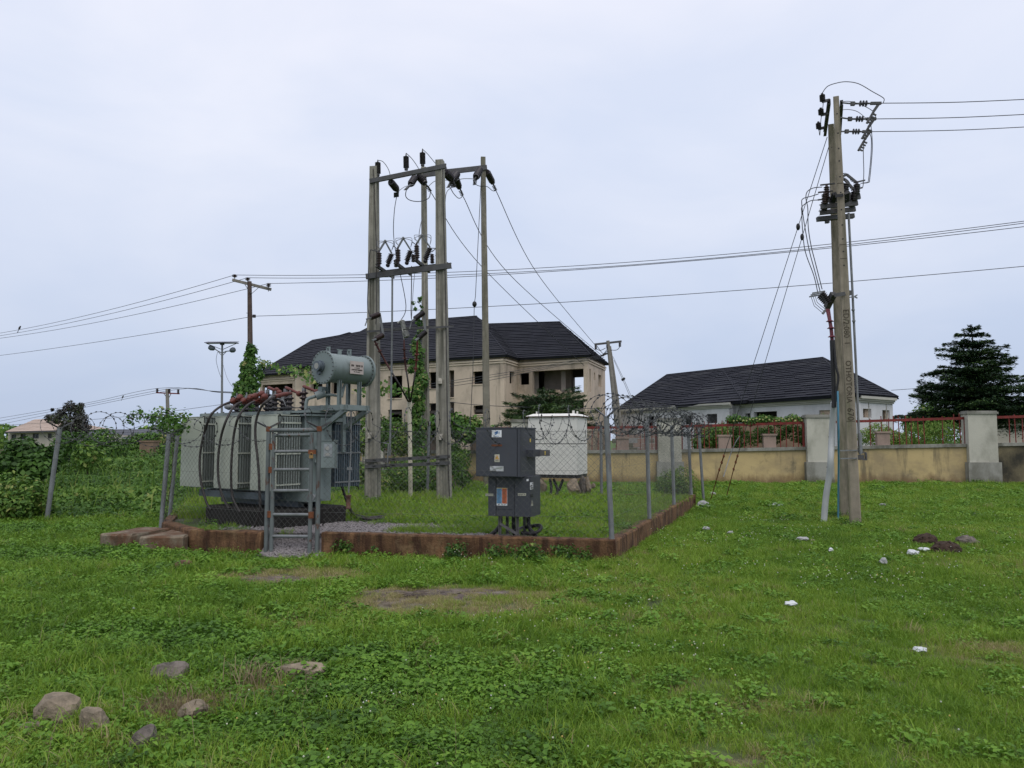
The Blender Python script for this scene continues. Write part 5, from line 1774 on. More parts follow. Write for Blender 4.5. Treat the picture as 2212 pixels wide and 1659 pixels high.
def lug(mb, p, w=.07):
    """cast step: wedge with a flat underside"""
    p = V(p)
    a, b = p + V((-w / 2, 0, 0)), p + V((w / 2, 0, 0))
    f, g = p + V((-w / 2, -w * .9, .0)), p + V((w / 2, -w * .9, .0))
    t = w * 1.5
    return mb.add([a, b, g, f, a + Z * t, b + Z * t], [(0, 1, 2, 3), (3, 2, 5, 4), (0, 3, 4), (1, 5, 2), (0, 4, 5, 1)])
def concpole(label, base, top, w0, w1, D, rz=0.0, group='grey concrete poles of the switch structure', recess=True, mt=None, lugs=(), name='concrete_pole'):
    b, t = V(base), V(top)
    rt = thing(name, label, 'pole', tuple(b), 0, group)
    d = (t - b).normalized()
    obj('shaft', section_pole(b - d * .4, t, w0, w1, w0, w1, rz, .16, 14, recess), mt or M_conc_old, rt)
    for (px, py) in lugs:
        f = 0
        q = at(px, py, D)
        k = (q.z - b.z) / (t.z - b.z)
        c = b.lerp(t, k)
        dd = w0 + (w1 - w0) * k
        obj('step_lug', lug(MB(), V((q.x, c.y - dd * .5 + .02, q.z)), .085), mt or M_conc_old, rt)
    hl = MB()
    for k in range(9):
        f = .52 + .05 * k
        c = b.lerp(t, f)
        dd = w0 + (w1 - w0) * f
        hl.box(c + V((dd * .36 if recess else 0, -dd / 2 - .001, 0)), (.018, .006, .018))
    obj('bolt_hole', hl, M_black, rt, kind='stuff')
    return rt
DP1, DP2 = onz(805, 1085, PADZ).y, onz(959, 1087, PADZ).y
P1b, P1t = onz(805, 1085, PADZ), at(808.5, 361, DP1)
P2b, P2t = onz(960, 1087, PADZ), at(950.5, 347, DP2)
concpole('front left concrete pole of the switch structure beside the oil tank', P1b, P1t, .285, .165, DP1, -.19, lugs=((801, 828), (801, 947)))
concpole('front right concrete pole of the switch structure with a cable down its side', P2b, P2t, .285, .165, DP2, -.19, lugs=((952, 830), (953, 950)))
DR = 25.0
P3b, P3t = at(921, 1058, DR), at(915.5, 362, DR)
P4b, P4t = at(1053, 1058, DR), at(1043.5, 340, DR)
concpole('rear left concrete pole of the switch structure wrapped in vine', P3b, P3t, .24, .165, DR, .0)
concpole('tallest rear right concrete pole, mossy and rounded, behind the grey cabinet', P4b, P4t, .25, .155, DR, .1, recess=False, mt=mat('mossy_concrete', (.19, .175, .14), .95, 0, .25, 5, .5, 60, [((.085, .085, .05), (4, 4, .5), .48, .7, .8)]))
def mid(px, py, D=None): return at(px, py, D or (DP1 + DP2) / 2)
def onbeam(px, py, off=0.0):
    """point on the upright plane of the two front poles, moved off metres away from the viewer"""
    A, B = V((P1b.x, P1b.y)), V((P2b.x, P2b.y))
    d = (B - A).normalized()
    n = V((-d.y, d.x))
    return hitp(px, py, A + n * off, B + n * off)
def tool_ins(mb, a, b, r, k=7): return mb.insul(a, b, r * .6, r, k, 10)
# ---- top crossarm
tcx_ = thing('crossarm', 'top steel channel crossarm between the two front poles with three upright insulators', 'crossarm', tuple(onbeam(880, 375)), 0, 'steel crossarms of the switch structure')
for o, z in ((-.12, 0), (.12, 0)):
    obj('channel', MB().channel(onbeam(798, 391, o), onbeam(964, 357.5, o), .10, .05 if o < 0 else .05, Z), M_galdark, tcx_)
for px, y0, y1, tipy in ((816.5, 378, 351, 345), (877.5, 366, 338, 331), (913, 357, 330, 321)):
    a, b = onbeam(px, y0), onbeam(px - .4, y1)
    i_ = obj('post_insulator', tool_ins(MB(), a + Z * .03, b, .068, 10), M_insdark, tcx_)
    obj('terminal', MB().cyl(b, onbeam(px - .4, tipy), .022, 8, .008).cyl(a - Z * .02, a + Z * .03, .04, 8), M_galdark, i_)
# ---- switch level beam
sw = thing('switch_beam', 'steel beam carrying the air break switches halfway up the front poles', 'crossarm', tuple(onbeam(880, 585)), 0, 'steel crossarms of the switch structure')
obj('channel', MB().channel(onbeam(790, 597, -.16), onbeam(975, 573, -.16), .12, .05), M_galdark, sw)
obj('channel', MB().channel(onbeam(795, 594, .16), onbeam(968, 572, .16), .12, .05), M_galdark, sw)
bm_dir = V((P2b.x - P1b.x, P2b.y - P1b.y, 0)).normalized()
bm_n = V((-bm_dir.y, bm_dir.x, 0))
UN = ['left', 'middle', 'right']
for k, (x0, y0, x1, y1, nb, nt_, mb0_, mt0, rb0, rt0, ap) in enumerate((
        (814, 573, 855, 600, (819, 571), (819, 546), (838, 569), (846, 549), None, None, (832, 521)),
        (854, 566, 897, 595, (860, 565), (859.5, 539), (879, 564), (887, 542), (893, 566), (893, 550), (871, 514.6)),
        (897, 559, 935, 589, (901, 558), (900, 530), (919, 560), (929, 536), (934, 569), (933, 549), (911, 508.6)))):
    q0 = onbeam(x0, y0, -.50)
    q1 = q0 + bm_n * 1.25
    rt = thing('switch_unit', ['left air break switch on the front poles, lowest of three', 'middle air break switch between the front poles', 'right air break switch, highest of three between the front poles'][k], 'switch', tuple(q0), 0, 'air break switches on the front poles')
    obj('base_bar', MB().channel(q0, q1, .07, .04), M_galdark, rt)
    def onb(px, py, off): return onbeam(px, py, off)
    a, b = onb(nb[0], nb[1], -.40), onb(nt_[0], nt_[1], -.40)
    obj('insulator', tool_ins(MB(), a, b, .062, 7).cyl(b, b + Z * .05, .02, 8).bar(a - Z * .05, a, .05, .05, bm_dir), M_ins, rt)
    c, d = onb(mb0_[0], mb0_[1], -.05), onb(mt0[0], mt0[1], -.05)
    obj('insulator', tool_ins(MB(), c, d, .075, 7).ball(c - Z * .04, .05, 7), M_insdark, rt)
    r0 = rb0 or (856, 577)
    r1 = rt0 or (855, 561)
    e, f = onb(r0[0], r0[1], .40), onb(r1[0], r1[1], .40)
    obj('insulator', tool_ins(MB(), e, f, .055, 6), M_ins, rt)
    apx = onb(ap[0], ap[1], -.2)
    bl = MB()
    for s in (-1, 1):
        bl.bar(b + Z * .04 + bm_n * (.02 * s), apx + bm_n * (.02 * s), .012, .03)
        bl.bar(d + Z * .02 + bm_n * (.02 * s), apx + bm_n * (.02 * s), .012, .03)
    bl.ball(apx, .035, 6)
    obj('blade', bl, M_gal, rt)
    hn = MB()
    for s in (-1, 1):
        m1 = (b + apx) / 2 + V((-.10 * s if s > 0 else .02, 0, .10))
        hn.tube(smooth_path([apx, apx.lerp(b, .4) + V((-.12, 0, .06 + .03 * s)), b + Z * .1], 5), .006, 4)
        hn.tube(smooth_path([apx, apx.lerp(d, .35) + V((.13, 0, .07 + .03 * s)), d + Z * .08], 5), .006, 4)
    obj('braid', hn, M_alu, rt)
    obj('arcing_horn', MB().tube([d, d + V((.12, .1, .02)), f + Z * .05], .01, 5).tube([b, b + V((-.1, 0, .08))], .01, 5), M_galdark, rt)
# ---- fuse level bar
fb = thing('crossarm', 'thin steel bar at roof height across the front poles holding fuses and arrester', 'crossarm', tuple(onbeam(880, 710)), 0, 'steel crossarms of the switch structure')
obj('angle_bar', MB().angle(onbeam(790, 717, -.17), onbeam(980, 705.5, -.17), .04, .008).angle(onbeam(790, 714.5, .15), onbeam(972, 704, .15), .04, .008), M_galdark, fb)
def fuse(label, br0, br1, i0, i1, j0, j1, mt):
    rt = thing('fuse_cutout', label, 'fuse', tuple(onbeam(*br0, -.25)), 0, 'fuse cutouts on the thin bar')
    a, b = onbeam(*br0, -.24), onbeam(*br1, -.24)
    obj('bracket', MB().bar(a, b, .05, .012, V((0, 1, 0))), M_gal, rt)
    obj('insulator', tool_ins(MB(), onbeam(*i0, -.24), onbeam(*i1, -.42), .062, 8), mt, rt)
    obj('insulator', tool_ins(MB(), onbeam(*j0, -.24), onbeam(*j1, -.42), .062, 8), mt, rt)
    p, q = onbeam(*i1, -.42), onbeam(*j1, -.42)
    d = (p - onbeam(*i0, -.24)).normalized()
    obj('contact', MB().bar(p, p + d * .12, .05, .03).bar(q, q + d * .10, .05, .03).tube([p + d * .1, p + d * .13 - Z * .07, p + d * .16 - Z * .13], .012, 6), M_gal, rt)
fuse('brown fuse cutout on the front left pole', (820, 676), (829, 729), (819, 679), (801, 686), (827, 724), (812, 732), M_ins)
fuse('dark fuse cutout beside the vine covered rear pole', (916, 680), (919, 722), (915, 675), (896, 689), (919, 717), (904, 730), M_insdark)
ar = thing('surge_arrester', 'grey ribbed surge arrester hanging in the middle of the thin bar', 'arrester', tuple(onbeam(873, 710, -.2)))
obj('insulator', MB().insul(onbeam(868, 692, -.3), onbeam(873, 712, -.3), .04, .06, 7, 10).insul(onbeam(874, 715, -.3), onbeam(879, 728, -.3), .05, .075, 5, 10), M_insgrey, ar)
obj('terminal', MB().tube([onbeam(859, 698, -.3), onbeam(866, 693, -.3), onbeam(869, 690.5, -.3)], .02, 6).tube([onbeam(866, 693, -.3), onbeam(870, 715, -.35), onbeam(873, 735, -.3)], .014, 6), M_insgrey, ar)
# ---- low double beam with switch handle
lbm = thing('low_beam', 'double steel channel clamped across the front poles at knee height with switch crank', 'crossarm', tuple(onbeam(880, 1000)), 0, 'steel crossarms of the switch structure')
for (y0, y1) in ((995.5, 986), (1008, 1000)):
    obj('channel', MB().channel(onbeam(788, y0, -.16), onbeam(972, y1, -.16), .072, .04), M_galdark, lbm)
    obj('channel', MB().channel(onbeam(972, y1, .16), onbeam(788, y0, .16), .072, .04), M_galdark, lbm)
sl = MB()
for px in (808, 850, 885, 925, 945):
    for (y0, y1) in ((995.5, 986), (1008, 1000)):
        y = y0 + (y1 - y0) * (px - 788) / 184
        sl.bar(onbeam(px - 4, y, -.166), onbeam(px + 4, y - .4, -.166), .004, .022)
obj('bolt_slot', sl, M_black, lbm)
obj('crank_handle', MB().tube([onbeam(828, 957, -.25), onbeam(838.5, 958.5, -.25), onbeam(838, 980, -.25), onbeam(836.5, 1000, -.25)], .014, 7), M_gal, lbm)
obj('crank_box', MB().box(onbeam(834, 994, -.22), (.13, .09, .10)).cyl(onbeam(838, 1004, -.22), onbeam(838, 1004, -.3), .04, 8).bar(onbeam(828, 1003, -.24), onbeam(846, 1010, -.24), .03, .03), M_galdark, lbm)
rod = solo('operating_rod', MB().tube([onbeam(847.5, 597, -.3), onbeam(847, 700, -.27), onbeam(845, 850, -.24), onbeam(842, 985, -.22)], .021, 8).cyl(onbeam(846.3, 800, -.25), onbeam(846.2, 806, -.25), .03, 8), M_gal, 'long thin grey switch operating rod running down between the front poles', 'rod')
# ---- cream cable duct and three terminated cables
D0 = onz(887, 1081, PADZ)
dt = thing('cable_duct', 'tall cream plastic duct with three cables entering its top', 'duct', tuple(D0))
dtop = at(884.5, 867, D0.y)
obj('duct_pipe', MB().tube([D0 + Z * .0, at(886, 980, D0.y), dtop], .047, 14), M_pvc, dt)
obj('duct_collar', MB().cyl(dtop - Z * .13, dtop + Z * .005, .055, 14), M_pvc, dt)
obj('duct_strap', MB().cyl(at(885.2, 931, D0.y), at(885.2, 933, D0.y), .05, 12), M_galdark, dt)
obj('cable_end', MB().tube([D0 + V((.0, 0, .03)), D0 - Z * .12], .034, 8), M_black, dt)
for k, (pts, offs, sheds, lab) in enumerate((
        ([(807, 731), (815, 748), (835, 785), (862, 830), (879, 866)], (-.42, -.35, -.2), (.22, .34), 'left dark cable slanting from the fuse to the cream duct'),
        ([(873, 733), (873.5, 760), (876, 790), (882, 830), (885, 866)], (-.3, -.3, -.2), (.22, .38), 'middle dark red cable dropping from the arrester to the cream duct'),
        ([(902, 731), (901, 755), (898.5, 790), (893, 830), (889, 866)], (-.42, -.35, -.2), (.32, .42, .52), 'right cable with orange sheds dropping to the cream duct'))):
    w = [onbeam(p[0], p[1], offs[min(i, 2)] if i < 4 else (D0.y - onbeam(885, 867).y)) for i, p in enumerate(pts)]
    w[-1] = dtop + V((.02 * (k - 1), 0, -.02))
    sp_ = smooth_path(w, 6)
    rt = thing('terminated_cable', lab, 'cable', tuple(w[0]), 0, 'cables running into the cream duct')
    n = len(sp_)
    cut = int(n * .62)
    obj('cable', MB().tube(sp_[cut - 1:], .019, 8), M_cable, rt)
    rb = MB().tube(sp_[:cut], [.017 if i < 3 else .023 for i in range(cut)], 8)
    for s in sheds:
        i = int(s * n)
        d = (sp_[i + 1] - sp_[i - 1]).normalized()
        rb.lathe(sp_[i] - d * .012, sp_[i] + d * .025, [(0, .05), (.2, .055), (1, .022)], 10)
    obj('heat_shrink', rb, M_shrink if k < 2 else M_redboot, rt)
# ---- rear crossarm and strain insulators
rcx = thing('crossarm', 'steel channel crossarm high between the two rear poles', 'crossarm', tuple(at(980, 370, DR)), 0, 'steel crossarms of the switch structure')
obj('channel', MB().channel(at(914, 377, DR - .12), at(1050, 361, DR - .12), .16, .06), M_galdark, rcx)
obj('channel', MB().channel(at(914, 376, DR + .12), at(1052, 361, DR + .12), .16, .06), M_galdark, rcx)
def strain(label, a, b, r, hw=()):
    """insulator string from a to b; hw: rest of the fittings"""
    rt = thing('strain_insulator', label, 'insulator', tuple(a), 0, 'strain insulators at the pole tops')
    obj('insulator', MB().insul(a.lerp(b, .14), a.lerp(b, .9), r * .72, r, 8, 10).cyl(a.lerp(b, .08), a.lerp(b, .14), r * .8, 9).cyl(a.lerp(b, .9), b, r * .8, 9), M_insdark, rt)
    f = MB().cyl(a, a.lerp(b, .1), .02, 6)
    if hw:
        f.tube([b] + list(hw), .028, 6)
        e = V(hw[-1])
        d = (e - b).normalized()
        for k in range(4):
            c = b.lerp(e, .45 + .18 * k)
            f.bar(c - V((.07, 0, .02)), c + V((.05, 0, .0)), .025, .025)
    obj('clamp', f, M_galdark, rt)
    return rt
DF = (DP1 + DP2) / 2 + .25
strain('plump insulator hanging under the left end of the top front crossarm', at(843, 391.5, DF), at(857, 409, DF + .5), .085, (at(860, 414, DF + .6), at(857, 424, DF + .6)))
strain('insulator slanting left from the rear left pole top', at(897, 382, DR - .4), at(887, 398, DR - .9), .12, (at(882, 403, DR - 1.1), at(877, 409, DR - 1.2)))
strain('insulator slanting right across the rear left pole top', at(902, 378, DR - .3), at(918, 396, DR - .4), .13, (at(926, 405, DR - .3), at(930, 412, DR - .2)))
strain('broad insulator hanging right of the front right pole top', at(961, 371, DF), at(975, 386, DF + .6), .10, (at(978, 394, DF + .7), at(981, 403, DF + .7)))
strain('paired insulator leaning left under the rear crossarm', at(988, 374, DR - .3), at(978, 388, DR - .9), .13, (at(972, 394, DR - 1.0), at(969, 404, DR - 1)))
strain('long insulator hanging from the middle of the rear crossarm', at(983, 378, DR + .2), at(992, 405, DR + 1.0), .115, (at(996, 412, DR + 1.2), at(999, 421, DR + 1.4)))
strain('insulator slanting left from the rear right pole top', at(1038, 364, DR - .3), at(1028, 383, DR - .9), .125, (at(1023, 390, DR - 1), at(1026, 398, DR - .9)))
strain('long insulator hanging right from the rear right pole top', at(1051, 369, DR + .2), at(1064, 394, DR + 1.2), .115, (at(1067, 401, DR + 1.4), at(1071, 410, DR + 1.6)))
WG = 'thin jumper wires between poles'
def wire(label, pts, r=.008, group=None, name='wire', mt=None, k=6, cat='wire'):
    return solo(name, MB().tube(smooth_path([V(p) for p in pts], k), r, 5), mt or M_wire, label, cat, group)
B_ = lambda px, py, o=0: onbeam(px, py, o)
wire('jumper arching from the left upright insulator down to the plump insulator', [B_(816, 346), B_(828, 350, .1), B_(840, 368, .2), B_(846, 392, .3), at(858, 410, DF + .5)], .008, WG, 'jumper_wire', M_alu)
wire('jumper from the middle upright insulator to the rear left pole', [B_(877.5, 331), B_(890, 343, .5), at(903, 362, 19), at(912, 380, DR - .6)], .009, WG, 'jumper_wire', M_alu)
wire('jumper from the right upright insulator behind the front right pole', [B_(912.7, 322), B_(925, 334, .3), B_(940, 352, .5), at(962, 374, DF + .4)], .008, WG, 'jumper_wire', M_alu)
wire('jumper sagging from the plump insulator to the rear left pole', [at(860, 414, DF + .6), at(875, 403, 19), at(893, 398.5, 23), at(880, 406, DR - 1.2)][:3], .008, WG, 'jumper_wire', M_alu)
wire('U shaped jumper hanging left of the rear left pole', [at(878, 409, DR - 1.2), at(876.5, 424, DR - 1), at(887, 433, DR - .7), at(908, 435, DR - .4), at(926, 428, DR - .3), at(930, 413, DR - .2)], .014, WG, 'jumper_wire')
wire('jumper running from the rear left pole to the front right pole', [at(926, 402, DR - .4), at(938, 392, 22), at(955, 389, 19), at(977, 390, DF + .6)], .01, WG, 'jumper_wire', M_alu)
wire('jumper running level from the rear crossarm to the rear right pole', [at(981, 391, DR - .8), at(998, 386.5, DR - .7), at(1015, 386, DR - .7), at(1026, 387, DR - .9)], .012, WG, 'jumper_wire', M_alu)
wire('wavy jumper passing in front of the rear right pole', [at(1027, 398, DR - .9), at(1036, 402, DR - .4), at(1052, 403, DR - .3), at(1064, 412, DR + .8), at(1071, 412, DR + 1.5)], .012, WG, 'jumper_wire')
wire('looped jumper right of the front right pole', [at(972, 404, DR - 1), at(980, 418, DR), at(990, 428, DR + 1), at(997, 426, DR + 1.3), at(999, 420, DR + 1.4)], .014, WG, 'jumper_wire')
wire('down wire from the plump insulator to the left switch', [at(857, 424, DF + .6), B_(852, 455, .3), B_(850, 500, .3), B_(854, 540, .3), B_(861, 575, .35), B_(877, 660, 0), B_(866, 692, -.3)], .009, WG, 'jumper_wire')
wire('down wire from the rear left pole to the right switch', [at(912, 470, DR - 3), at(906, 500, 18.4), B_(905, 528, .0)], .009, WG, 'jumper_wire')
wire('down wire curving along the front right pole', [at(981, 403, DF + .7), B_(965, 415, .45), B_(961, 450, .35), B_(958, 500, .3), B_(950, 550, .35), B_(940, 552, .38)], .009, WG, 'jumper_wire', M_alu)
wire('wire looping outside the front left pole down to its fuse', [B_(818, 545, -.4), B_(806, 541, -.45), B_(799, 545, -.45), B_(796, 600, -.42), B_(794, 660, -.4), B_(800, 687, -.42)], .01, WG, 'jumper_wire')
wire('wire dropping from the middle switch to the dark fuse', [B_(889, 575, .2), B_(889, 620, 0), B_(888, 670, -.35), B_(889, 690, -.42)], .011, WG, 'jumper_wire')
wire('second wire dropping beside the dark fuse', [B_(897, 580, .2), B_(893, 620, 0), B_(889, 690, -.42)], .006, WG, 'jumper_wire')
wire('earth cable stapled down the side of the front left pole', [B_(806, 364, -.1), B_(809, 430, -.11), B_(813, 540, -.13), B_(812.5, 600, -.17), B_(813, 660, -.17), B_(812, 700, -.15)], .009, WG, 'jumper_wire', M_cable)
wire('earth cable stapled down the side of the front right pole', [B_(956, 362, -.1), B_(959, 500, -.12), B_(962, 600, -.13), B_(965, 800, -.145), B_(967, 950, -.16), B_(971, 1082, -.16)], .011, WG, 'jumper_wire', M_cable)
gw = thing('guy_wire', 'stay wire hanging from the rear right pole top with a small black insulator', 'guy wire', tuple(at(1020, 950, 27)), 0, 'stay wires')
obj('strand', MB().tube([at(1040, 372, DR - .2), at(1027, 640, DR - .4), at(1024.5, 657, DR - .42), at(1021.5, 800, DR - .5), at(1015, 935, DR - .5)], .011, 5), M_wire, gw)
obj('stay_insulator', MB().ball(at(1025, 657, DR - .42), .075, 8, (1, 1, 1.3)), M_black, gw)

# ---- far leaning twin pole on the right of the unfinished house
DL = 45.0
tw = thing('timber_pole', 'leaning twin timber pole behind the boundary wall beside the unfinished house', 'pole', tuple(at(1332, 948, DL)))
obj('shaft', MB().tube([at(1336, 955, DL), at(1324, 840, DL), at(1313, 736, DL)], [.135, .12, .10], 8), M_woodgrey, tw)
obj('shaft', MB().tube([at(1345, 955, DL + .4), at(1333, 860, DL + .3), at(1317, 748, DL + .1)], [.12, .11, .09], 8), M_woodgrey, tw)
arm = obj('crossarm', MB().bar(at(1285, 744, DL), at(1342, 737.5, DL + .6), .1, .12), M_galdark, tw)
obj('crossarm', MB().bar(at(1298, 769, DL), at(1318, 761, DL), .08, .1), M_galdark, tw)
for px, py in ((1287, 750), (1312, 748), (1339, 744)):
    obj('insulator', tool_ins(MB(), at(px, py - 4, DL), at(px, py + 5, DL), .09, 4), M_insdark, tw)
jl = MB()
for pts in (((1287, 752), (1296, 757), (1308, 752)), ((1290, 748), (1303, 764), (1312, 758)), ((1318, 756), (1332, 756), (1340, 748)), ((1297, 770), (1306, 762), (1313, 752))):
    jl.tube(smooth_path([at(x, y, DL - .2) for x, y in pts], 5), .018, 4)
obj('jumper_loops', jl, M_wire, tw)
for k, (x0, y0, x1, y1, x2, y2, lab) in enumerate(((1071, 411, 1160, 590, 1286, 746, 'right stay of the three wires falling from the rear poles to the twin pole'),
        (999, 422, 1098, 590, 1300, 768, 'middle wire of the three falling from the rear poles to the twin pole'),
        (930, 414, 1040, 575, 1262, 790, 'left wire of the three falling from the rear poles to the twin pole'))):
    a, c = at(x0, y0, DR + 1.4), at(x2, y2, DL)
    b = at(x1, y1, DR + 1.4 + (DL - DR) * (.36 if k == 0 else .3))
    wire(lab, [a, b, c] if k == 0 else [a, b, c], .014, 'wires falling to the twin pole', 'overhead_wire', None, 12)
gt2 = thing('guy_wire', 'pale double stay wire right of the leaning twin pole', 'guy wire', tuple(at(1380, 905, 47)), 0, 'stay wires')
obj('strand', MB().tube([at(1324, 770, DL), at(1348, 820, DL + 1), at(1385, 905, DL + 3)], .014, 4).tube([at(1326, 778, DL), at(1346, 822, DL + 1), at(1381, 905, DL + 3)], .014, 4), M_gal, gt2)
obj('stay_insulator', MB().ball(at(1345, 820, DL + 1), .09, 7).ball(at(1348, 818, DL + 1), .08, 7), M_black, gt2)
for k, (yl, yr, lab) in enumerate(((812, 774, 'upper'), (817, 777, 'middle'), (823, 780, 'lower'))):
    wire(lab + ' service wire of three crossing the front of the unfinished house', [at(925, yl + 18, 34), at(1060, yl + 2 - 4, 36), at(1200, yr + 12, 40), at(1305, yr - 8, DL)], .012, 'service wires across the house', 'service_wire')
wire('single dark wire sagging across the lower house front', [at(960, 867, 32), at(1070, 877, 32), at(1300, 882, 34), at(1560, 875, 38)], .013, None, 'service_wire')

# ---- timber pole with vine, left
DW = 35.0
wp = thing('timber_pole', 'dark brown timber pole with slanting crossarm and vine covered lower half', 'pole', (at(541, 950, DW).x, DW, 0))
obj('shaft', MB().tube([V((at(541, 950, DW).x, DW, -.3)), at(541, 800, DW), at(539, 608, DW)], [.145, .125, .095], 10), M_wood, wp)
obj('crossarm', MB().bar(at(502, 604.5, DW - .1), at(586, 625.5, DW + .25), .11, .12), M_woodgrey, wp)
obj('brace', MB().bar(at(528, 613, DW - .08), at(542, 634, DW - .1), .04, .02).bar(at(560, 620, DW + .1), at(543, 635, DW - .1), .04, .02), M_galdark, wp)
INSP = [(507, 601, 593), (535, 608, 599.5), (580, 621.5, 612)]
for px, y0, y1 in INSP:
    o = obj('pin_insulator', MB().insul(at(px, y0 - 2, DW), at(px, y1, DW), .055, .12, 2, 10), M_ins, wp)
    obj('pin', MB().cyl(at(px, y0 + 8, DW), at(px, y0 - 3, DW), .018, 6), M_galdark, o)
obj('spool_insulator', MB().cyl(at(549, 680, DW - .1), at(549, 686, DW - .1), .075, 10).bar(at(538, 677, DW - .15), at(532, 676, DW - .15), .02, .02), M_insdark, wp)
LWG = 'four long wires of the left timber pole line'
def span(label, spans, r, group):
    mb = MB()
    for a, b, sag in spans:
        pts = [a.lerp(b, i / 24) - Z * (4 * sag * (i / 24) * (1 - i / 24)) for i in range(25)]
        mb.tube(pts, r, 5)
    return solo('overhead_wire', mb, M_wire, label, 'wire', group)
for px, y1, yl, yr, sg, lab in ((507, 594, 717, 477, .62, 'highest long wire passing the top of the brown timber pole'), (535, 600, 722, 481, .62, 'second long wire passing the top of the brown timber pole'), (580, 612.5, 726, 490, .42, 'third long wire resting on the right crossarm end')):
    c = at(px, y1, DW)
    span(lab, [(at(-60, yl + 12, 53.5), c, .3), (c, at(2300, yr - 11, 25.6), sg)], .0125, LWG)
c = at(549, 683, DW - .1)
span('lowest long wire tied low on the brown timber pole', [(at(-60, 775, 53.5), c, .12), (c, at(2300, 567, 25.6), .27)], .0125, LWG)
# ---- small far pole
D7 = 80.0
sp7 = thing('timber_pole', 'small far grey pole with red crossarm and three upright insulators', 'pole', (at(363, 950, D7).x, D7, 0))
obj('shaft', MB().tube([V((at(364.5, 950, D7).x, D7, -.3)), at(362.5, 890, D7), at(361, 840, D7)], [.24, .2, .17], 8), M_woodgrey, sp7)
obj('crossarm', MB().bar(at(337.5, 848.3, D7), at(387.5, 850.5, D7), .15, .12), M_redrail, sp7)
obj('brace', MB().bar(at(354, 850, D7), at(359, 857, D7), .07, .05).bar(at(369, 851, D7), at(364, 861, D7), .07, .05), M_gal, sp7)
for px, y0, y1 in ((339.5, 848, 839), (366, 849, 840), (385, 850, 841)):
    obj('insulator', MB().insul(at(px, y0, D7), at(px, y1, D7), .09, .15, 4, 8), M_insdark, sp7)
FWG = 'thin wires of the small far pole'
for k, (px, py, yl, lab) in enumerate(((339.5, 839, 907, 'first'), (366, 840, 914, 'second'), (385, 841, 922, 'third'))):
    wire(lab + ' thin far wire meeting the small red crossarm', [at(-40, yl + 3, 110), at(180, (yl + py) / 2 - 1, 94), at(px, py, D7), at(470, 845.5 + k, 70), at(560, 848 + k * 2, 62)], .022, FWG, 'overhead_wire')
wire('low thin far wire passing behind the small far pole', [at(-40, 922, 100), at(240, 903, 85), at(470, 875, 70), at(560, 862, 62)], .02, FWG, 'overhead_wire')
# ---- solar street lamp
D9 = 46.0
so = thing('solar_street_lamp', 'solar street lamp with flat panel and two lamp heads on a grey pole', 'street lamp', (at(479.5, 950, D9).x, D9, 0))
bx9 = at(479.5, 950, D9).x
obj('pole', MB().tube([V((bx9, D9, -.2)), at(479.5, 850, D9), at(480, 740, D9)], [.075, .065, .055], 10), M_gal, so)
obj('panel', MB().hexa([at(441, 740.7, D9 - .35), at(516.5, 738.8, D9 - .35), at(512, 738.2, D9 + .5), at(449, 738.6, D9 + .5), at(441, 739.2, D9 - .35), at(517, 737.8, D9 - .35), at(512, 737.2, D9 + .5), at(449, 737.4, D9 + .5)]).bar(at(446, 741.5, D9), at(514, 741, D9), .3, .05), M_solar, so)
obj('panel_stay', MB().bar(at(446, 742, D9), at(478, 754.5, D9), .03, .03).bar(at(513, 741, D9), at(482, 754.5, D9), .03, .03).box(at(480, 743, D9), (.2, .2, .12)), M_galdark, so)
for s, (x0, y0, x1, y1) in ((-1, (450, 749.5, 463.5, 753.5)), (1, (509, 754, 497, 758))):
    a = obj('lamp_arm', MB().tube([at(480, 763, D9), at(480 + s * 8, 759, D9), at(x1, y1, D9)], .03, 6).tube([at(480, 769, D9), at(480 + s * 9, 759.5, D9)], .02, 5), M_gal, so)
    p, q = at(x0, y0, D9), at(x1, y1, D9)
    obj('lamp_head', MB().lathe(p, q + (q - p) * .1, [(0, .02), (.1, .12), (.4, .17), (.8, .13), (1, .04)], 10), M_tankdark, so)
wire('thin loose wire hanging left of the solar lamp pole', [at(470, 760, D9), at(467, 778, D9), at(472, 800, D9), at(477.5, 815, D9)], .012, 'loose wires by the solar lamp', 'loose_wire')
wire('pale wire sagging from the solar lamp to the vine covered pole', [at(482, 788, D9), at(490, 815, 42), at(502, 835, 38), at(515, 843, 36), at(524, 843.5, 35.3)], .011, 'loose wires by the solar lamp', 'loose_wire', M_alu)
# ---- wire dropping right behind the bungalow
wire('thin dark wire leaving the bungalow roof towards the tiered tree', [at(1925, 843, 44), at(2060, 834, 41), at(2260, 822, 38)], .014, None, 'service_wire')

# ================================================================== RIGHT TWIN POLE
QB, QT = onz(1848, 1137, -.0), None
DQ = QB.y
QT = at(1806, 210, DQ)
qp = thing('concrete_pole', 'tan concrete pole with engraved letters, front one of the right pair', 'pole', tuple(QB), 0, 'tan concrete poles at right')
qd = (QT - QB).normalized()
QRZ = -.418
XQ, NQ = V((math.cos(QRZ), math.sin(QRZ), 0)), V((math.sin(QRZ), -math.cos(QRZ), 0))
obj('shaft', section_pole(QB - qd * .3, QT, .212, .105, .212, .105, QRZ, .16, 24, False), M_conc_tan, qp)
def qat(py, dx=0.0, back=0.0):
    """point on the front face of the front pole at photo row py"""
    k0 = at(1806, py, DQ).z
    f = (k0 - QB.z) / (QT.z - QB.z)
    c = QB.lerp(QT, f)
    w = .212 + (.105 - .212) * f
    return c + XQ * (dx * w) + NQ * (w / 2 + .001), w
ho = MB()
for py in (248, 290, 323, 350, 384, 418, 455, 488, 518, 545, 575):
    p, w = qat(py, .05)
    ho.cyl(p - NQ * .02, p + NQ * .001, .015, 8)
obj('bolt_hole', ho, M_black, qp, kind='stuff')
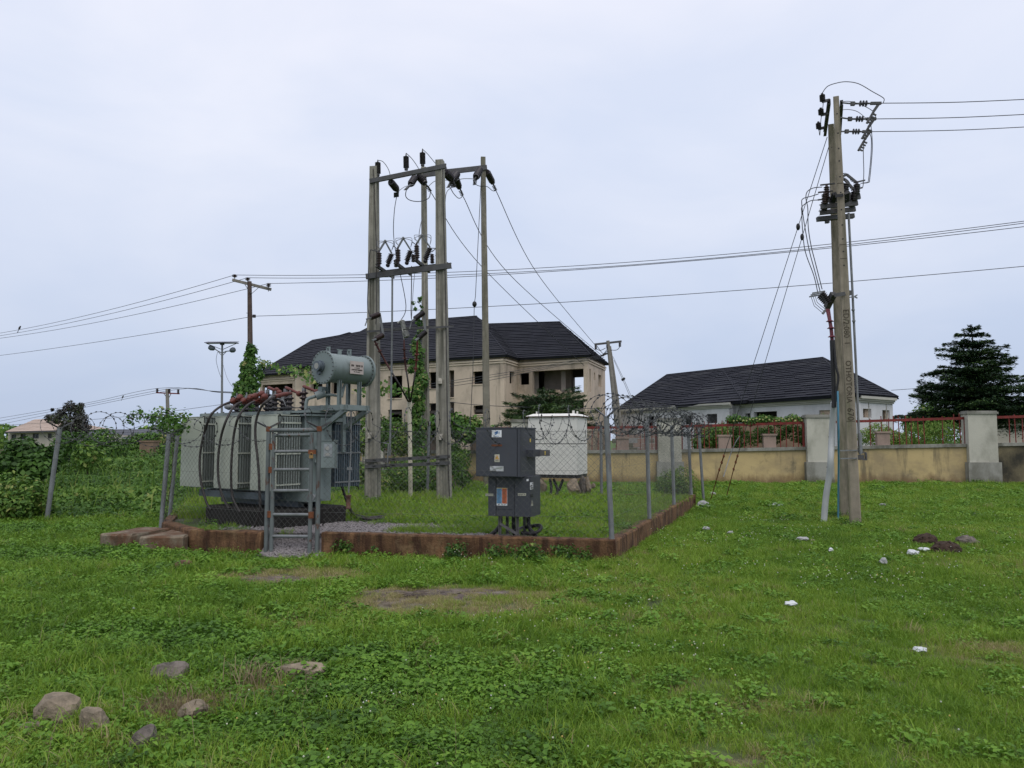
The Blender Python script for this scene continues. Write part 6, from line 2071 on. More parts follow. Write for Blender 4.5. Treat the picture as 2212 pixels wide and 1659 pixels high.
for s, py, sz in (('ED/2:080', 700, .145), ('1', 742, .13), ('OTHOTORIA', 825, .135), ('670', 895, .16)):
    p, w = qat(py, -.02 if s != '670' else .0)
    plate_text(qp, s, p + NQ * .001, -Z, XQ, sz, mat_dark_conc := MATS.get('engraved_shadow') or mat('engraved_shadow', (0.065, 0.052, 0.037), 0.95, 0, .2, 8, 0.0, 30), .0012, 'engraved_lettering')
for py in (398, 530, 560, 910):
    p, w = qat(py)
    obj('joint_line', MB().box(p, (w * .8, .003, .008), (XQ, NQ, Z)), mat_dark_conc, qp)
RB0, RT0 = at(1825, 1099, 16.2), at(1795, 270, 15.3)
RB0.z = 0.0
rqp = thing('concrete_pole', 'shorter tan concrete pole standing behind the engraved one', 'pole', tuple(RB0), 0, 'tan concrete poles at right')
obj('shaft', section_pole(RB0 - Z * .3, RT0, .212, .115, .212, .115, -.4, .16, 20, False), M_conc_tan, rqp)
ho = MB()
for k in range(12):
    c = RB0.lerp(RT0, .48 + .042 * k)
    w = .212 - .097 * (.48 + .042 * k)
    nq = V((-.389, -.921, 0))
    ho.cyl(c + nq * (w / 2 - .01), c + nq * (w / 2 + .002), .014, 8)
obj('bolt_hole', ho, M_black, rqp, kind='stuff')
# top crossarm running back between both poles
def Q(px, py, D): return at(px, py, D)
tqa = thing('crossarm', 'steel crossarm running back from the top of the engraved pole with three insulators', 'crossarm', tuple(Q(1790, 250, 14.7)), 0, 'steel crossarms of the right twin pole')
obj('channel', MB().channel(Q(1794, 219, DQ + .1), Q(1784.5, 289, 15.6), .11, .05), M_galdark, tqa)
obj('channel', MB().channel(Q(1811, 287, 15.6), Q(1815, 222, DQ + .1), .11, .05), M_galdark, tqa)
for k, (px, yb, yt, bxp, D) in enumerate(((1776, 219, 202, 1792, DQ + .15), (1773, 248, 233, 1788, 14.75), (1767.8, 278, 263, 1784, 15.4))):
    a = obj('post_insulator', tool_ins(MB(), Q(px + 1, yb, D), Q(px, yt + 3, D), .056, 7).cyl(Q(px, yt + 3, D), Q(px - .3, yt, D), .025, 8), M_insdark, tqa)
    obj('insulator_bracket', MB().bar(Q(px, yb + .5, D), Q(bxp, yb - 3, D), .04, .05), M_galdark, a)
SIW = 'three strain insulators of the right line'
LW = 'three top right line wires'
for k, (x0, y0, x1, y1, x2, y2, yr, D, lab) in enumerate(((1820, 222, 1842, 224, 1900, 223, 214, DQ + .1, 'upper'), (1816, 254, 1836, 257, 1889, 257, 246, 14.75, 'middle'), (1816, 284, 1829, 284, 1880, 284.5, 273, 15.4, 'lower'))):
    rt = thing('strain_insulator', lab + ' finned strain insulator pulling right from the tan twin pole', 'insulator', tuple(Q(x1, y1, D)), 0, SIW)
    a, b, c = Q(x0, y0, D), Q(x1, y1, D), Q(x2, y2, D)
    obj('rod', MB().tube([a, b, c], .016, 6), M_alu, rt)
    f = MB()
    for j in range(3): f.lathe(b.lerp(c, .28 + .11 * j), b.lerp(c, .295 + .11 * j), [(0, .06), (.5, .06), (1, .016)], 12)
    f.box(b.lerp(c, .0), (.075, .05, .075)).cyl(b.lerp(c, .05), b.lerp(c, .62), .019, 8)
    obj('insulator', f, M_galdark, rt)
    cl = MB().bar(b.lerp(c, .66), c + V((.03, 0, 0)), .045, .05).bar(c + V((-.02, 0, -.02)), c + V((-.12, 0, -.16)), .03, .05)
    e = c + V((-.10, 0, -.13))
    g = c + V((-.26, 0, -.40))
    cl.tube([e, e.lerp(g, .5), g], .024, 7)
    for j in range(4):
        q = e.lerp(g, .3 + .2 * j)
        cl.bar(q, q + V((.075, 0, -.03)), .022, .03)
    obj('clamp', cl, M_galdark, rt)
    wire(lab + ' of three line wires leaving right from the tan twin pole', [c, Q(2080, (y2 + yr) / 2 + 2, D + .05), Q(2330, yr - 5, D)], .0085, LW, 'overhead_wire', M_wire)
TJ = 'jumpers on the right twin pole'
wire('jumper arching high over the top of the engraved pole', [Q(1776, 201, DQ + .15), Q(1787, 187, DQ), Q(1805, 180, DQ - .1), Q(1828, 176.5, DQ - .1), Q(1855, 181, DQ), Q(1885, 198, DQ), Q(1903, 208, DQ), Q(1910, 214, DQ), Q(1908, 222, DQ)], .008, TJ, 'jumper_wire', M_wire)
wire('jumper arching from behind the pole to the middle strain insulator', [Q(1818, 220, 14.4), Q(1835, 219, 14.4), Q(1860, 226, 14.5), Q(1885, 240, 14.6), Q(1893, 256, 14.7)], .007, TJ, 'jumper_wire', M_alu)
wire('lower jumper arching to the clamp of the middle strain insulator', [Q(1815, 238, 15), Q(1832, 236.5, 15), Q(1852, 241, 15), Q(1870, 255, 14.8)], .007, TJ, 'jumper_wire', M_alu)
for k, pts in enumerate((((1887, 245), (1881, 258), (1884, 300), (1884, 330), (1879, 385), (1876, 394), (1859, 396)), ((1877, 285), (1882, 300), (1881, 340), (1876, 388), (1873, 394), (1863, 395)), ((1866, 305), (1865, 330), (1866, 370), (1865, 395), (1863, 405), (1856, 407)))):
    wire(['outer', 'middle', 'inner'][k] + ' jumper dropping from the clamps to the right side switches', [Q(x, y, 14.3 + .3 * k) for x, y in pts], .0075, TJ, 'jumper_wire', M_wire)
wire('short jumpers linking the three left insulators', [Q(1779, 214, DQ + .2), Q(1777, 236, 14.6), Q(1775, 247, 14.75), Q(1773, 262, 15.1), Q(1771, 292, 15.4), Q(1769, 280, 15.4)], .007, TJ, 'jumper_wire', M_wire)
# switches lower down
for k, (xl, yl, xr, yr, D) in enumerate(((1776.6, 433, 1859, 424, DQ + .25), (1772, 446, 1853.5, 438, 14.65), (1770.6, 459, 1848.6, 451, 15.1))):
    rt = thing('switch_unit', ['nearest, topmost air break switch strapped across the tan twin pole', 'middle air break switch strapped across the tan twin pole', 'farthest air break switch strapped across the tan twin pole'][k], 'switch', tuple(Q(1815, 440, D)), 0, 'switches on the right twin pole')
    off = -.0
    obj('base_bar', MB().channel(Q(xl, yl, D), Q(xr, yr, D), .09, .05), M_galdark, rt)
    li0, li1 = Q(xl + 10, yl - 5, D), Q(xl + 9, yl - 30 + k * 3, D)
    obj('insulator', tool_ins(MB(), li0, li1, .06, 6).cyl(li1, li1 + Z * .05, .025, 8), M_ins, rt)
    ri0, ri1 = Q(xr - 9, yr - 4, D), Q(xr - 8, yr - 26 + k * 2, D)
    obj('insulator', tool_ins(MB(), ri0, ri1, .068, 6).cyl(ri1, ri1 + Z * .05, .03, 8), M_insdark, rt)
    mi0, mi1 = Q(xr - 34 + k * 2, yr - 3, D - .05), Q(xr - 32 + k, yr - 27, D - .05)
    obj('insulator', tool_ins(MB(), mi0, mi1, .07, 5), M_insdark, rt)
    ap = Q(1829 - k * 5, 377 + k * 10, D)
    bl = MB().bar(ri1 + Z * .03, ap, .03, .045).bar(ap, Q(1814 - k * 2, 384 + k * 9, D), .03, .045)
    bl.bar(li1 + Z * .03 + V((-.12, 0, 0)), li1 + Z * .03 + V((.16, 0, .03)), .03, .025).bar(ri1 + Z * .03 + V((-.06, 0, 0)), ri1 + Z * .05 + V((.16, 0, .03)), .03, .025)
    obj('blade', bl, M_galdark, rt)
    br_ = MB()
    for j in range(2):
        br_.tube(smooth_path([Q(1812, 380 + k * 10 - j * 4, D), Q(1826 + j * 4 - k * 3, 374 + k * 10 + j * 3, D), Q(1838 - k * 3, 384 + k * 10 + j * 6, D), ri1 + V((-.08, 0, .05))], 5), .006, 4)
    obj('braid', br_, M_wire, rt)
bb = thing('crossarm', 'lowest long square steel bar strapped across the tan twin pole', 'crossarm', tuple(Q(1805, 470, 14.9)), 0, 'steel crossarms of the right twin pole')
obj('bar', MB().bar(Q(1765, 473.5, 14.9), Q(1844, 466.5, 14.9), .1, .085), M_galdark, bb)
obj('bracket', MB().bar(Q(1786, 470, 14.9), Q(1787, 482, 14.9), .07, .07, V((0, 1, 0))), M_galdark, bb)
obj('strap', MB().bar(Q(1804, 423.5, DQ - .1), Q(1822, 421, DQ - .1), .01, .06).bar(Q(1797, 440, DQ + .3), Q(1803, 418, DQ + .1), .08, .08, V((0, 1, 0))).bar(Q(1826, 440, DQ + .3), Q(1828, 416, DQ + .1), .1, .08, V((0, 1, 0))), M_black, bb)
# left down-leads to the lower bracket
DLG = 'down leads left of the right twin pole'
for k, pts in enumerate((((1776, 404), (1757, 406), (1744, 414), (1741, 428), (1745, 450), (1746, 490), (1752, 530), (1762, 570), (1776, 625)), ((1768, 419), (1752, 424), (1735, 429), (1732, 440), (1737, 480), (1748, 540), (1760, 585), (1772, 631)), ((1766, 432), (1750, 434), (1733, 446), (1732, 460), (1734, 500), (1740, 545), (1758, 595), (1767, 634)))):
    wire(['outermost curving down lead left of the tan twin pole', 'second curving down lead left of the tan twin pole', 'third curving down lead left of the tan twin pole'][k], [Q(x, y, 14.4 + .25 * k) for x, y in pts], .009, DLG, 'down_lead', M_wire)
lbk = thing('arrester_bracket', 'black bracket with three slanting insulators on the left of the tan twin pole', 'bracket', tuple(Q(1797, 650, DQ + .2)))
obj('bracket_arm', MB().bar(Q(1801, 634, DQ + .05), Q(1786, 664, DQ + .3), .10, .10).bar(Q(1802, 638, DQ - .1), Q(1826, 634, DQ - .1), .012, .07).box(Q(1832, 633, DQ), (.09, .08, .09)), M_galdark, lbk)
for k in range(3):
    D = DQ + .15 + .22 * k
    a, b = Q(1793 - 2 * k, 654 + 3 * k, D), Q(1776 - 3.5 * k, 631 + 4 * k, D)
    obj('insulator', tool_ins(MB(), a, b, .062, 7), M_insdark, lbk)
    obj('terminal', MB().bar(b + V((.05, 0, .02)), b + V((-.19, 0, -.02)), .02, .025).tube([b + V((-.16, 0, 0)), b + V((-.1, 0, -.2)), b + V((.05, 0, -.33))], .006, 4).bar(Q(1783, 670, D), Q(1777, 678, D), .04, .04), M_gal, lbk)
cbk = thing('riser_cable', 'red and black riser cables running down the left of the tan twin pole', 'cable', tuple(Q(1800, 870, DQ + .1)))
red = MB()
for k in range(3):
    pts = smooth_path([Q(1785 + 3 * k, 668, DQ + .15), Q(1790 + 2 * k, 690, DQ + .05), Q(1794 + 2 * k, 715, DQ), Q(1796 + 2 * k, 745, DQ)], 5)
    red.tube(pts, .018, 7)
    for j in (6, 9, 12): red.lathe(pts[j], pts[j] + V((0, 0, .03)), [(0, .06), (1, .02)], 9)
obj('red_sleeve', red, mat('crimson_sleeve', (0.10, 0.018, 0.028), .5, 0, .3, 8, .05, 40), cbk)
obj('cable', MB().tube(smooth_path([Q(1797, 735, DQ - .02), Q(1799, 790, DQ - .02), Q(1801, 840, DQ - .02), Q(1801, 880, DQ - .05)], 5), .04, 9), M_black, cbk)
obj('cable', MB().tube(smooth_path([Q(1801, 735, DQ - .05), Q(1806, 790, DQ - .1), Q(1811, 815, DQ - .12), Q(1806, 850, DQ - .1), Q(1804, 880, DQ - .08)], 5), .022, 8), M_black, cbk)
PB = onz(1778, 1119, .12)
pv_ = solo('plastic_pipe', MB().tube(smooth_path([PB - Z * .2, Q(1784, 1075, PB.y - .06), Q(1791, 1030, PB.y - .14), Q(1794.5, 990, PB.y - .22), Q(1797, 940, DQ + .18), Q(1801, 869, DQ)], 5), .057, 14), M_pvcgrey, 'bent pale grey plastic pipe sheathing the cables beside the tan twin pole', 'pipe', base=PB)
st_ = MB()
for px, py, D in ((1796.5, 944, DQ + .19), (1792.6, 1009, PB.y - .18)): st_.cyl(Q(px, py, D), Q(px - .2, py + 1.6, D), .0595, 14)
obj('pipe_band', st_, M_black, pv_)
bpz = onz(1810, 1113, .1)
solo('plastic_pipe', MB().tube([bpz - Z * .15, Q(1811.5, 1000, bpz.y - .3), Q(1811.5, 930, DQ - .15), Q(1809.5, 845, DQ - .12)], .0175, 8), M_blue, 'thin blue plastic pipe running up the tan twin pole', 'pipe', base=bpz)
orod = thing('operating_rod', 'long grey switch operating rod right of the tan twin pole with crank box', 'rod', tuple(Q(1857, 985, DQ)))
obj('rod', MB().tube([Q(1833, 460, 14.6), Q(1840, 600, DQ + .2), Q(1849, 790, DQ + .05), Q(1857.5, 982, DQ - .05)], .022, 8).tube([Q(1857, 935, DQ - .05), Q(1859, 980, DQ - .05)], .036, 10), M_gal, orod)
for py, px in ((668, 1842.8), (692, 1844.3)): obj('collar', MB().cyl(Q(px, py, DQ + .1), Q(px + .1, py + 3, DQ + .1), .032, 8), M_gal, orod)
obj('rod_guide', MB().bar(Q(1826, 643, DQ), Q(1849, 641, DQ + .1), .02, .02).bar(Q(1846, 640, DQ + .1), Q(1852, 637, DQ + .1), .02, .02).bar(Q(1846, 641, DQ + .1), Q(1852, 644, DQ + .1), .02, .02), M_gal, orod)
obj('crank_box', MB().box(Q(1855, 972.5, DQ), (.09, .12, .08)).box(Q(1857, 988, DQ), (.11, .12, .09)).bar(Q(1852, 990, DQ - .07), Q(1872, 993, DQ - .07), .03, .03).bar(Q(1870, 978, DQ - .07), Q(1871, 994, DQ - .07), .03, .04, V((0, 1, 0))).bar(Q(1858, 976, DQ - .07), Q(1871, 978, DQ - .07), .02, .02), M_galdark, orod)
for py in (973.5, 990.6):
    obj('strap', MB().bar(Q(1815, py, DQ - .125), Q(1852, py - .8, DQ - .125), .01, .022), M_gal, orod)
for k, (pts, ins, gr, lab) in enumerate(((((1787, 296), (1752, 395), (1719, 490), (1683, 590), (1622, 790), (1563, 970), (1532, 1082)), (1718.5, 490), (1532, 1082), 'left stay wire from the right twin pole to the ground with black insulator'),
                              (((1793, 308), (1762, 400), (1723.5, 512), (1690, 600), (1641, 770), (1593, 960), (1566, 1077)), (1723.5, 512), (1566, 1077), 'right stay wire from the right twin pole to the ground with black insulator'))):
    g = onz(gr[0], gr[1], 0)
    t = at(pts[0][0], pts[0][1], 14.8 if k == 0 else 15.4)
    rt = thing('guy_wire', lab, 'guy wire', tuple(g), 0, 'stay wires')
    def on(px, py):
        # point on the straight strand nearest the sight line row
        f0 = (py - pts[0][1]) / (gr[1] - pts[0][1])
        lo, hi = 0.0, 1.0
        for _ in range(40):
            m = (lo + hi) / 2
            q = t.lerp(g, m)
            e = q - CAM
            yy = CYP - FPX * e.dot(_U) / e.dot(_F)
            if yy < py: lo = m
            else: hi = m
        return t.lerp(g, lo)
    ipt = on(*ins)
    obj('strand', MB().tube([t, t.lerp(ipt, .5), ipt, on(0, 900), on(0, 985)], .0075, 5), M_wire, rt)
    obj('stay_insulator', MB().ball(ipt, .055, 8, (.8, .8, 1.4)), M_black, rt)
    low = on(0, 985)
    tb = MB().tube([low, low.lerp(g, .15)], .018, 6).tube([low.lerp(g, .12), low.lerp(g, .3)], .014, 6).tube([low.lerp(g, .3), g - Z * .1], .013, 6)
    for f in (.0, .14, .3): tb.ball(low.lerp(g, f), .03, 6, (1, 1, 1.5))
    obj('turnbuckle', tb, M_rust, rt)
solo('loose_wire', MB().tube(smooth_path([at(1598, 942, 21), at(1588, 958, 21), at(1577, 985, 21), at(1563, 1030, 20.6)], 5), .012, 5), M_gal, 'loose pale wire end sticking out beside the stay wires', 'wire')

# ---- birds
def bird(px, py, D, label, s=1.0):
    c = at(px, py, D)
    mb = MB()
    ax = V((.35, .1, .95)).normalized()
    mb.lathe(c - ax * .10 * s, c + ax * .13 * s, [(0, .004), (.15, .03 * s), (.45, .05 * s), (.7, .038 * s), (.8, .03 * s), (.9, .034 * s), (1, .004)], 9)
    tl = c - ax * .08 * s
    mb.add([tl + V((0, -.02, 0)) * s, tl + V((0, .02, 0)) * s, tl + V((-.06, .03, -.16)) * s, tl + V((-.06, -.03, -.16)) * s], [(0, 1, 2, 3)])
    hd = c + ax * .115 * s
    mb.cyl(hd, hd + V((.07, 0, .0)) * s, .012 * s, 5, .001)
    solo('bird', mb, M_bird, label, 'bird', 'small birds on the wires')
bird(42, 709, 52, 'small dark bird perched on the high wire at the far left', 1.35)
bird(265, 858, 90, 'tiny dark bird perched on the lower far wire above the purple tree', 1.8)
# ================================================================== STONES AND LITTER
def stone(name, px0, px1, py0, py1, seed, mt, label, cat='stone', group='stones half buried in the foreground grass', hf=1.0, dep=.8, flat=.9, rz=None, sink=.25):
    b = onz((px0 + px1) / 2, py1, 0)
    sc = b.y / FPX
    w = (px1 - px0) * sc / 2 * .82
    h = (py1 - py0) * sc * .5 * hf
    c = V((b.x, b.y + w * dep * .8, gh(b.x, b.y) + h * (1 - sink) * .72))
    o = solo(name, rock(c, w * 1.0, w * dep, h * 1.15, seed, rz if rz is not None else (seed * 1.3) % .6 - .3, 3, flat, 5), mt, label, cat, group, base=(c.x, c.y, gh(c.x, c.y)))
    return o
stone('field_stone', 313, 400, 1420, 1460, 21, M_stonedark, 'grey brown weathered stone standing alone above the other foreground stones')
stone('field_stone', 57, 159, 1496, 1556, 14, M_stone, 'largest squarish tan stone at the lower left', hf=1.1, flat=.95)
stone('field_stone', 155, 228, 1526, 1584, 33, M_stone, 'rounded leaning tan stone just right of the largest squarish stone', hf=1.15, flat=.85)
stone('field_stone', 28, 80, 1546, 1580, 40, M_stone, 'low pale stone sunk in grass at the far lower left', hf=.8)
stone('field_stone', 95, 122, 1576, 1602, 44, M_stone, 'small buried stone below the largest squarish stone', hf=.8)
def slabstone(px0, py0, px1, py1, w, h, seed, mt, label, tilt=0.0):
    a, b = onz(px0, py0, 0), onz(px1, py1, 0)
    d = (b - a)
    L = d.length
    d.normalize()
    n = V((-d.y, d.x, 0))
    c = (a + b) / 2 + n * w * .5
    mb = rock((0, 0, 0), L / 2, w / 2, h / 2 * 1.1, seed, 0, 3, .7, 5)
    R_ = Matrix((d, n, Z)).transposed()
    T_ = Matrix.Rotation(tilt, 3, 'X')
    mb.v = [R_ @ (T_ @ p) + V((c.x, c.y, gh(c.x, c.y) + h * .33)) for p in mb.v]
    return solo('slab_stone', mb, mt, label, 'stone', 'flat stone slabs in the foreground grass', base=(c.x, c.y, gh(c.x, c.y)))
slabstone(590, 1454, 698, 1458, .16, .12, 51, M_stone, 'long flat pale slab lying in grass right of a dry tuft')
slabstone(402, 1556, 466, 1533, .10, .12, 52, M_stone, 'tilted pale slab edge beside the dry brown hollow', .5)
slabstone(306, 1622, 354, 1592, .09, .12, 53, M_stonedark, 'lowest tilted slab edge near the bottom left', .5)
stone('laterite_stone', 372, 416, 1205, 1228, 61, M_laterite, 'rough dark red stone in grass below the concrete blocks', group='loose stones on the lawn')
# flat worn rock showing through the lawn
for nm, x0, x1, y, dep, sd_, lab in (('bedrock_patch', 885, 1108, 1292, .42, 71, 'flat grey weathered rock breaking through the worn lawn'), ('bedrock_patch', 800, 872, 1288, .22, 72, 'small dark flat rock left of the grey weathered rock'), ('bedrock_patch', 520, 690, 1258, .3, 73, 'thin brown crust of rock exposed below the gate')):
    a, b = onz(x0, y, 0), onz(x1, y, 0)
    w = (b.x - a.x) / 2
    mb = MB()
    rk = random.Random(sd_)
    for k in range(int(26 + 40 * w)):
        u, v = rk.uniform(-1, 1), rk.uniform(-1, 1)
        if u * u + v * v > 1.05: continue
        x, yy = (a.x + b.x) / 2 + u * w, a.y + (v + .6) * dep * .6
        e = rk.uniform(.04, .17) * (1.2 - .5 * abs(u))
        m = rock((x, yy, gh(x, yy) + rk.uniform(-.012, .004)), e * 1.3, e * .7, rk.uniform(.012, .03), sd_ * 50 + k, rk.uniform(-.4, .4), 2, .6, 4)
        mb.add(m.v, m.f)
    solo(nm, mb, M_bedrock, lab, 'rock', 'bare rock on the lawn')
def crumple(px0, px1, py0, py1, seed, mt, label, cat='litter', name='plastic_litter', group='plastic litter on the lawn', hf=1.0, z=0.0):
    b = onz((px0 + px1) / 2, py1, z)
    sc = b.y / FPX
    w, h = (px1 - px0) * sc / 2, (py1 - py0) * sc * .5 * hf
    import bmesh
    bm = bmesh.new()
    bmesh.ops.create_icosphere(bm, subdivisions=3, radius=1)
    mb = MB()
    for v in bm.verts:
        p = v.co
        k = 1 + .45 * mnoise.noise(p * 1.7 + V((seed, 1, 2))) + .30 * abs(mnoise.noise(p * 4.5 + V((2, seed, 1))))
        q = p * k
        zz = max(q.z, -.35)
        mb.v.append(V((b.x + q.x * w * .85, b.y + w * .6 + q.y * w * .7, gh(b.x, b.y) + .035 + (zz + .35) * h * .8)))
    mb.f = [tuple(v.index for v in f.verts) for f in bm.faces]
    mb.sm = [False] * len(mb.f)
    bm.free()
    return solo(name, mb, mt, label, cat, group, base=(b.x, b.y, 0))
for i, (x0, x1, y0, y1, mt, lab) in enumerate(((1508, 1536, 1076, 1101, M_littergrey, 'crumpled grey white sack at the foot of the left stay wire'), (1664, 1696, 1085, 1097, M_litter, 'bright white crumpled bag left of the tan twin pole'),
        (1519, 1536, 1136, 1146, M_littergrey, 'faint translucent scrap right of the kerb wall'), (1572, 1587, 1147, 1155, M_littergrey, 'small pale plastic scrap below the stay wires'), (1722, 1752, 1163, 1174, M_littergrey, 'flat grey wrapper in front of the tan twin pole'),
        (1791, 1802, 1187, 1199, M_litter, 'small upright white scrap below the tan twin pole'), (1902, 1921, 1208, 1226, M_littergrey, 'rounded grey plastic bundle left of the dark soil clumps'), (1963, 1990, 1190, 1206, M_litter, 'torn white plastic left of the dark soil clumps'), (1986, 2012, 1188, 1200, M_litter, 'white plastic strip tucked under the dark soil clumps'),
        (1697, 1725, 1304, 1318, M_litter, 'crumpled pale bag in the middle of the right lawn'), (1976, 2009, 1404, 1417, M_litter, 'flattened white bag lowest on the right lawn'), (1902, 1919, 1088, 1095, M_littergrey, 'pale scrap behind the tan twin pole on the right'), (284, 292, 1314, 1322, M_litter, 'tiny white scrap in the left lawn'), (1534, 1548, 1062, 1070, M_littergrey, 'scrap of white waste behind the kerb wall end'))):
    crumple(x0, x1, y0, y1, 100 + i * 7, mt, lab)
crumple(1752, 1762, 1168, 1176, 401, MATS['pink_render_pier'], 'tiny pink scrap beside the flat grey wrapper')
for i, (x0, x1, y0, y1, mt, lab) in enumerate(((1984, 2036, 1153, 1184, M_dung, 'dark clump of dug soil, upper left of three'), (2024, 2084, 1170, 1202, M_dung, 'largest dark clump of dug soil beside torn plastic'), (2074, 2121, 1158, 1182, M_stonedark, 'grey mound behind the dark soil clumps'))):
    b = onz((x0 + x1) / 2, y1, 0)
    sc = b.y / FPX
    w, h = (x1 - x0) * sc / 2, (y1 - y0) * sc * .5
    mb = rock((b.x, b.y + w * .6, .02 + h * .5), w * 1.05, w * .8, h * 1.1, 300 + i, 0, 4, .75)
    for k, p in enumerate(mb.v):
        d = mnoise.noise(p * 22) * .03 + mnoise.noise(p * 50) * .012
        mb.v[k] = p + V((d, d * .6, abs(d)))
    solo('soil_clump', mb, mt, lab, 'soil clump', 'dug soil clumps on the right lawn', base=(b.x, b.y, 0))

# ================================================================== FOLIAGE
def leafmesh(name, P, N, S, tint, mt, parent=None, label=None, cat=None, group=None, kind=None, aspect=.55, droop=.0, local_base=None, axis=None, fold=.25):
    """many single leaves: centres P, facing normals N, lengths S; each leaf a folded pair of triangles pairs"""
    n = len(P)
    N = N / (np.linalg.norm(N, axis=1, keepdims=True) + 1e-9)
    R = RNG.normal(size=(n, 3)) if axis is None else axis + RNG.normal(size=(n, 3)) * .25
    A = R - N * np.sum(R * N, axis=1, keepdims=True)
    A = A / (np.linalg.norm(A, axis=1, keepdims=True) + 1e-9)
    A[:, 2] -= droop
    A = A / (np.linalg.norm(A, axis=1, keepdims=True) + 1e-9)
    B = np.cross(N, A)
    B = B / (np.linalg.norm(B, axis=1, keepdims=True) + 1e-9)
    s = S[:, None]
    w = s * aspect * .5
    lift = N * s * fold * .4
    v = np.empty((n, 4, 3))
    v[:, 0] = P - A * s * .5
    v[:, 1] = P + B * w + lift - A * s * .08
    v[:, 2] = P + A * s * .5
    v[:, 3] = P - B * w + lift - A * s * .08
    base = np.array(local_base if local_base is not None else (0, 0, 0))
    v = (v - base).reshape(-1, 3)
    me = bpy.data.meshes.new(name)
    me.vertices.add(n * 4)
    me.vertices.foreach_set('co', v.astype(np.float32).ravel())
    q = np.arange(n) * 4
    tri = np.stack([q, q + 1, q + 2, q, q + 2, q + 3], axis=1).reshape(-1)
    me.loops.add(n * 6)
    me.loops.foreach_set('vertex_index', tri.astype(np.int32))
    me.polygons.add(n * 2)
    me.polygons.foreach_set('loop_start', (np.arange(n * 2) * 3).astype(np.int32))
    me.update(calc_edges=True)
    at2 = me.attributes.new('tint', 'FLOAT', 'POINT')
    at2.data.foreach_set('value', np.repeat(np.clip(tint, 0, 1), 4).astype(np.float32))
    me.materials.append(mt)
    o = bpy.data.objects.new(name, me)
    COL.objects.link(o)
    if parent is not None: o.parent = parent
    elif local_base is not None: o.location = local_base
    return setp(o, label, cat, group, kind)
def lobes(n, centres, radii, shell=.55, flat=1.0):
    c = np.array(centres, float)
    r = np.array(radii, float)
    if r.ndim == 1: r = np.stack([r, r, r * flat], axis=1)
    wgt = (r[:, 0] * r[:, 2]) ** 1.0
    k = RNG.choice(len(c), n, p=wgt / wgt.sum())
    d = RNG.normal(size=(n, 3))
    d /= np.linalg.norm(d, axis=1, keepdims=True)
    rad = shell + (1 - shell) * RNG.random(n) ** .6
    rad *= 1 + .12 * RNG.normal(size=n)
    P = c[k] + d * r[k] * rad[:, None]
    N = d + RNG.normal(size=(n, 3)) * .55 + np.array([0, 0, .55])
    return P, N, k
def tintmix(n, k, m, base=.45, amp=.2):
    off = RNG.normal(size=m) * amp * .6
    return base + off[k] + RNG.normal(size=n) * amp
def bush(label, centres, radii, n, size, mt, group=None, cat='bush', name='bush', base=None, tb=.45, ta=.2, aspect=.55, shell=.5, minz=None, stems=True, flat=1.0, droop=.2):
    c = np.array(centres, float)
    b = base or (float(c[:, 0].mean()), float(c[:, 1].mean()), 0.0)
    rt = thing(name, label, cat, b, 0, group)
    P, N, k = lobes(n, centres, radii, shell, flat)
    if minz is not None:
        kp = P[:, 2] > minz
        P, N, k = P[kp], N[kp], k[kp]
    m = len(P)
    leafmesh('foliage', P, N, size * (.7 + .6 * RNG.random(m)), tintmix(m, k, len(c), tb, ta), mt, rt, local_base=b, aspect=aspect, droop=droop)
    if stems:
        mb = MB()
        for q in c:
            mb.tube([V((b[0], b[1], -.05)).lerp(V((q[0], q[1], 0)), .4), V((q[0], q[1], q[2] * .5)), V(q)], [.025, .018, .008], 5)
        obj('stem', mb, M_bark, rt)
    return rt
# ---- left bank of weeds (one mass) in front of the buried wall
def bank_h(x, y):
    d = (y - 15.2 - .9 * nz(x, y, .25, 6)) / 12.5
    h = 1.5 * max(0, min(1, d)) ** .75 * (1 - .3 * max(0, min(1, (-x / y - .56) / .08)))
    edge = max(0, min(1, (-6.6 - x + .35 * (y - 15) * -.35 + 1.2) / 2.2))
    return h * (.8 + .35 * nz(x, y, .45, 2)) * edge + .06
n = 110000
X = RNG.uniform(-23, -4.4, n)
Y = RNG.uniform(15.2, 31.5, n)
keep = (np.abs(X) < .70 * Y + 1.5)
X, Y = X[keep], Y[keep]
H = np.array([bank_h(a, b) for a, b in zip(X, Y)])
n = len(X)
Zc = H * (1 - .55 * RNG.random(n) ** 1.6) + .03
patch = np.array([nz(a, b, .5, 11) for a, b in zip(X, Y)])
P = np.stack([X, Y, Zc], 1)
N = RNG.normal(size=(n, 3)) * .6 + np.array([0, -.35, .9])
leafmesh('undergrowth', P, N, (.075 + .06 * RNG.random(n)) * (1 + .35 * (patch > .12)), .45 + .35 * patch + RNG.normal(size=n) * .16, M_bush, None, 'bank of tangled green weeds behind the leaning fence posts', None, None, 'stuff', droop=.25)
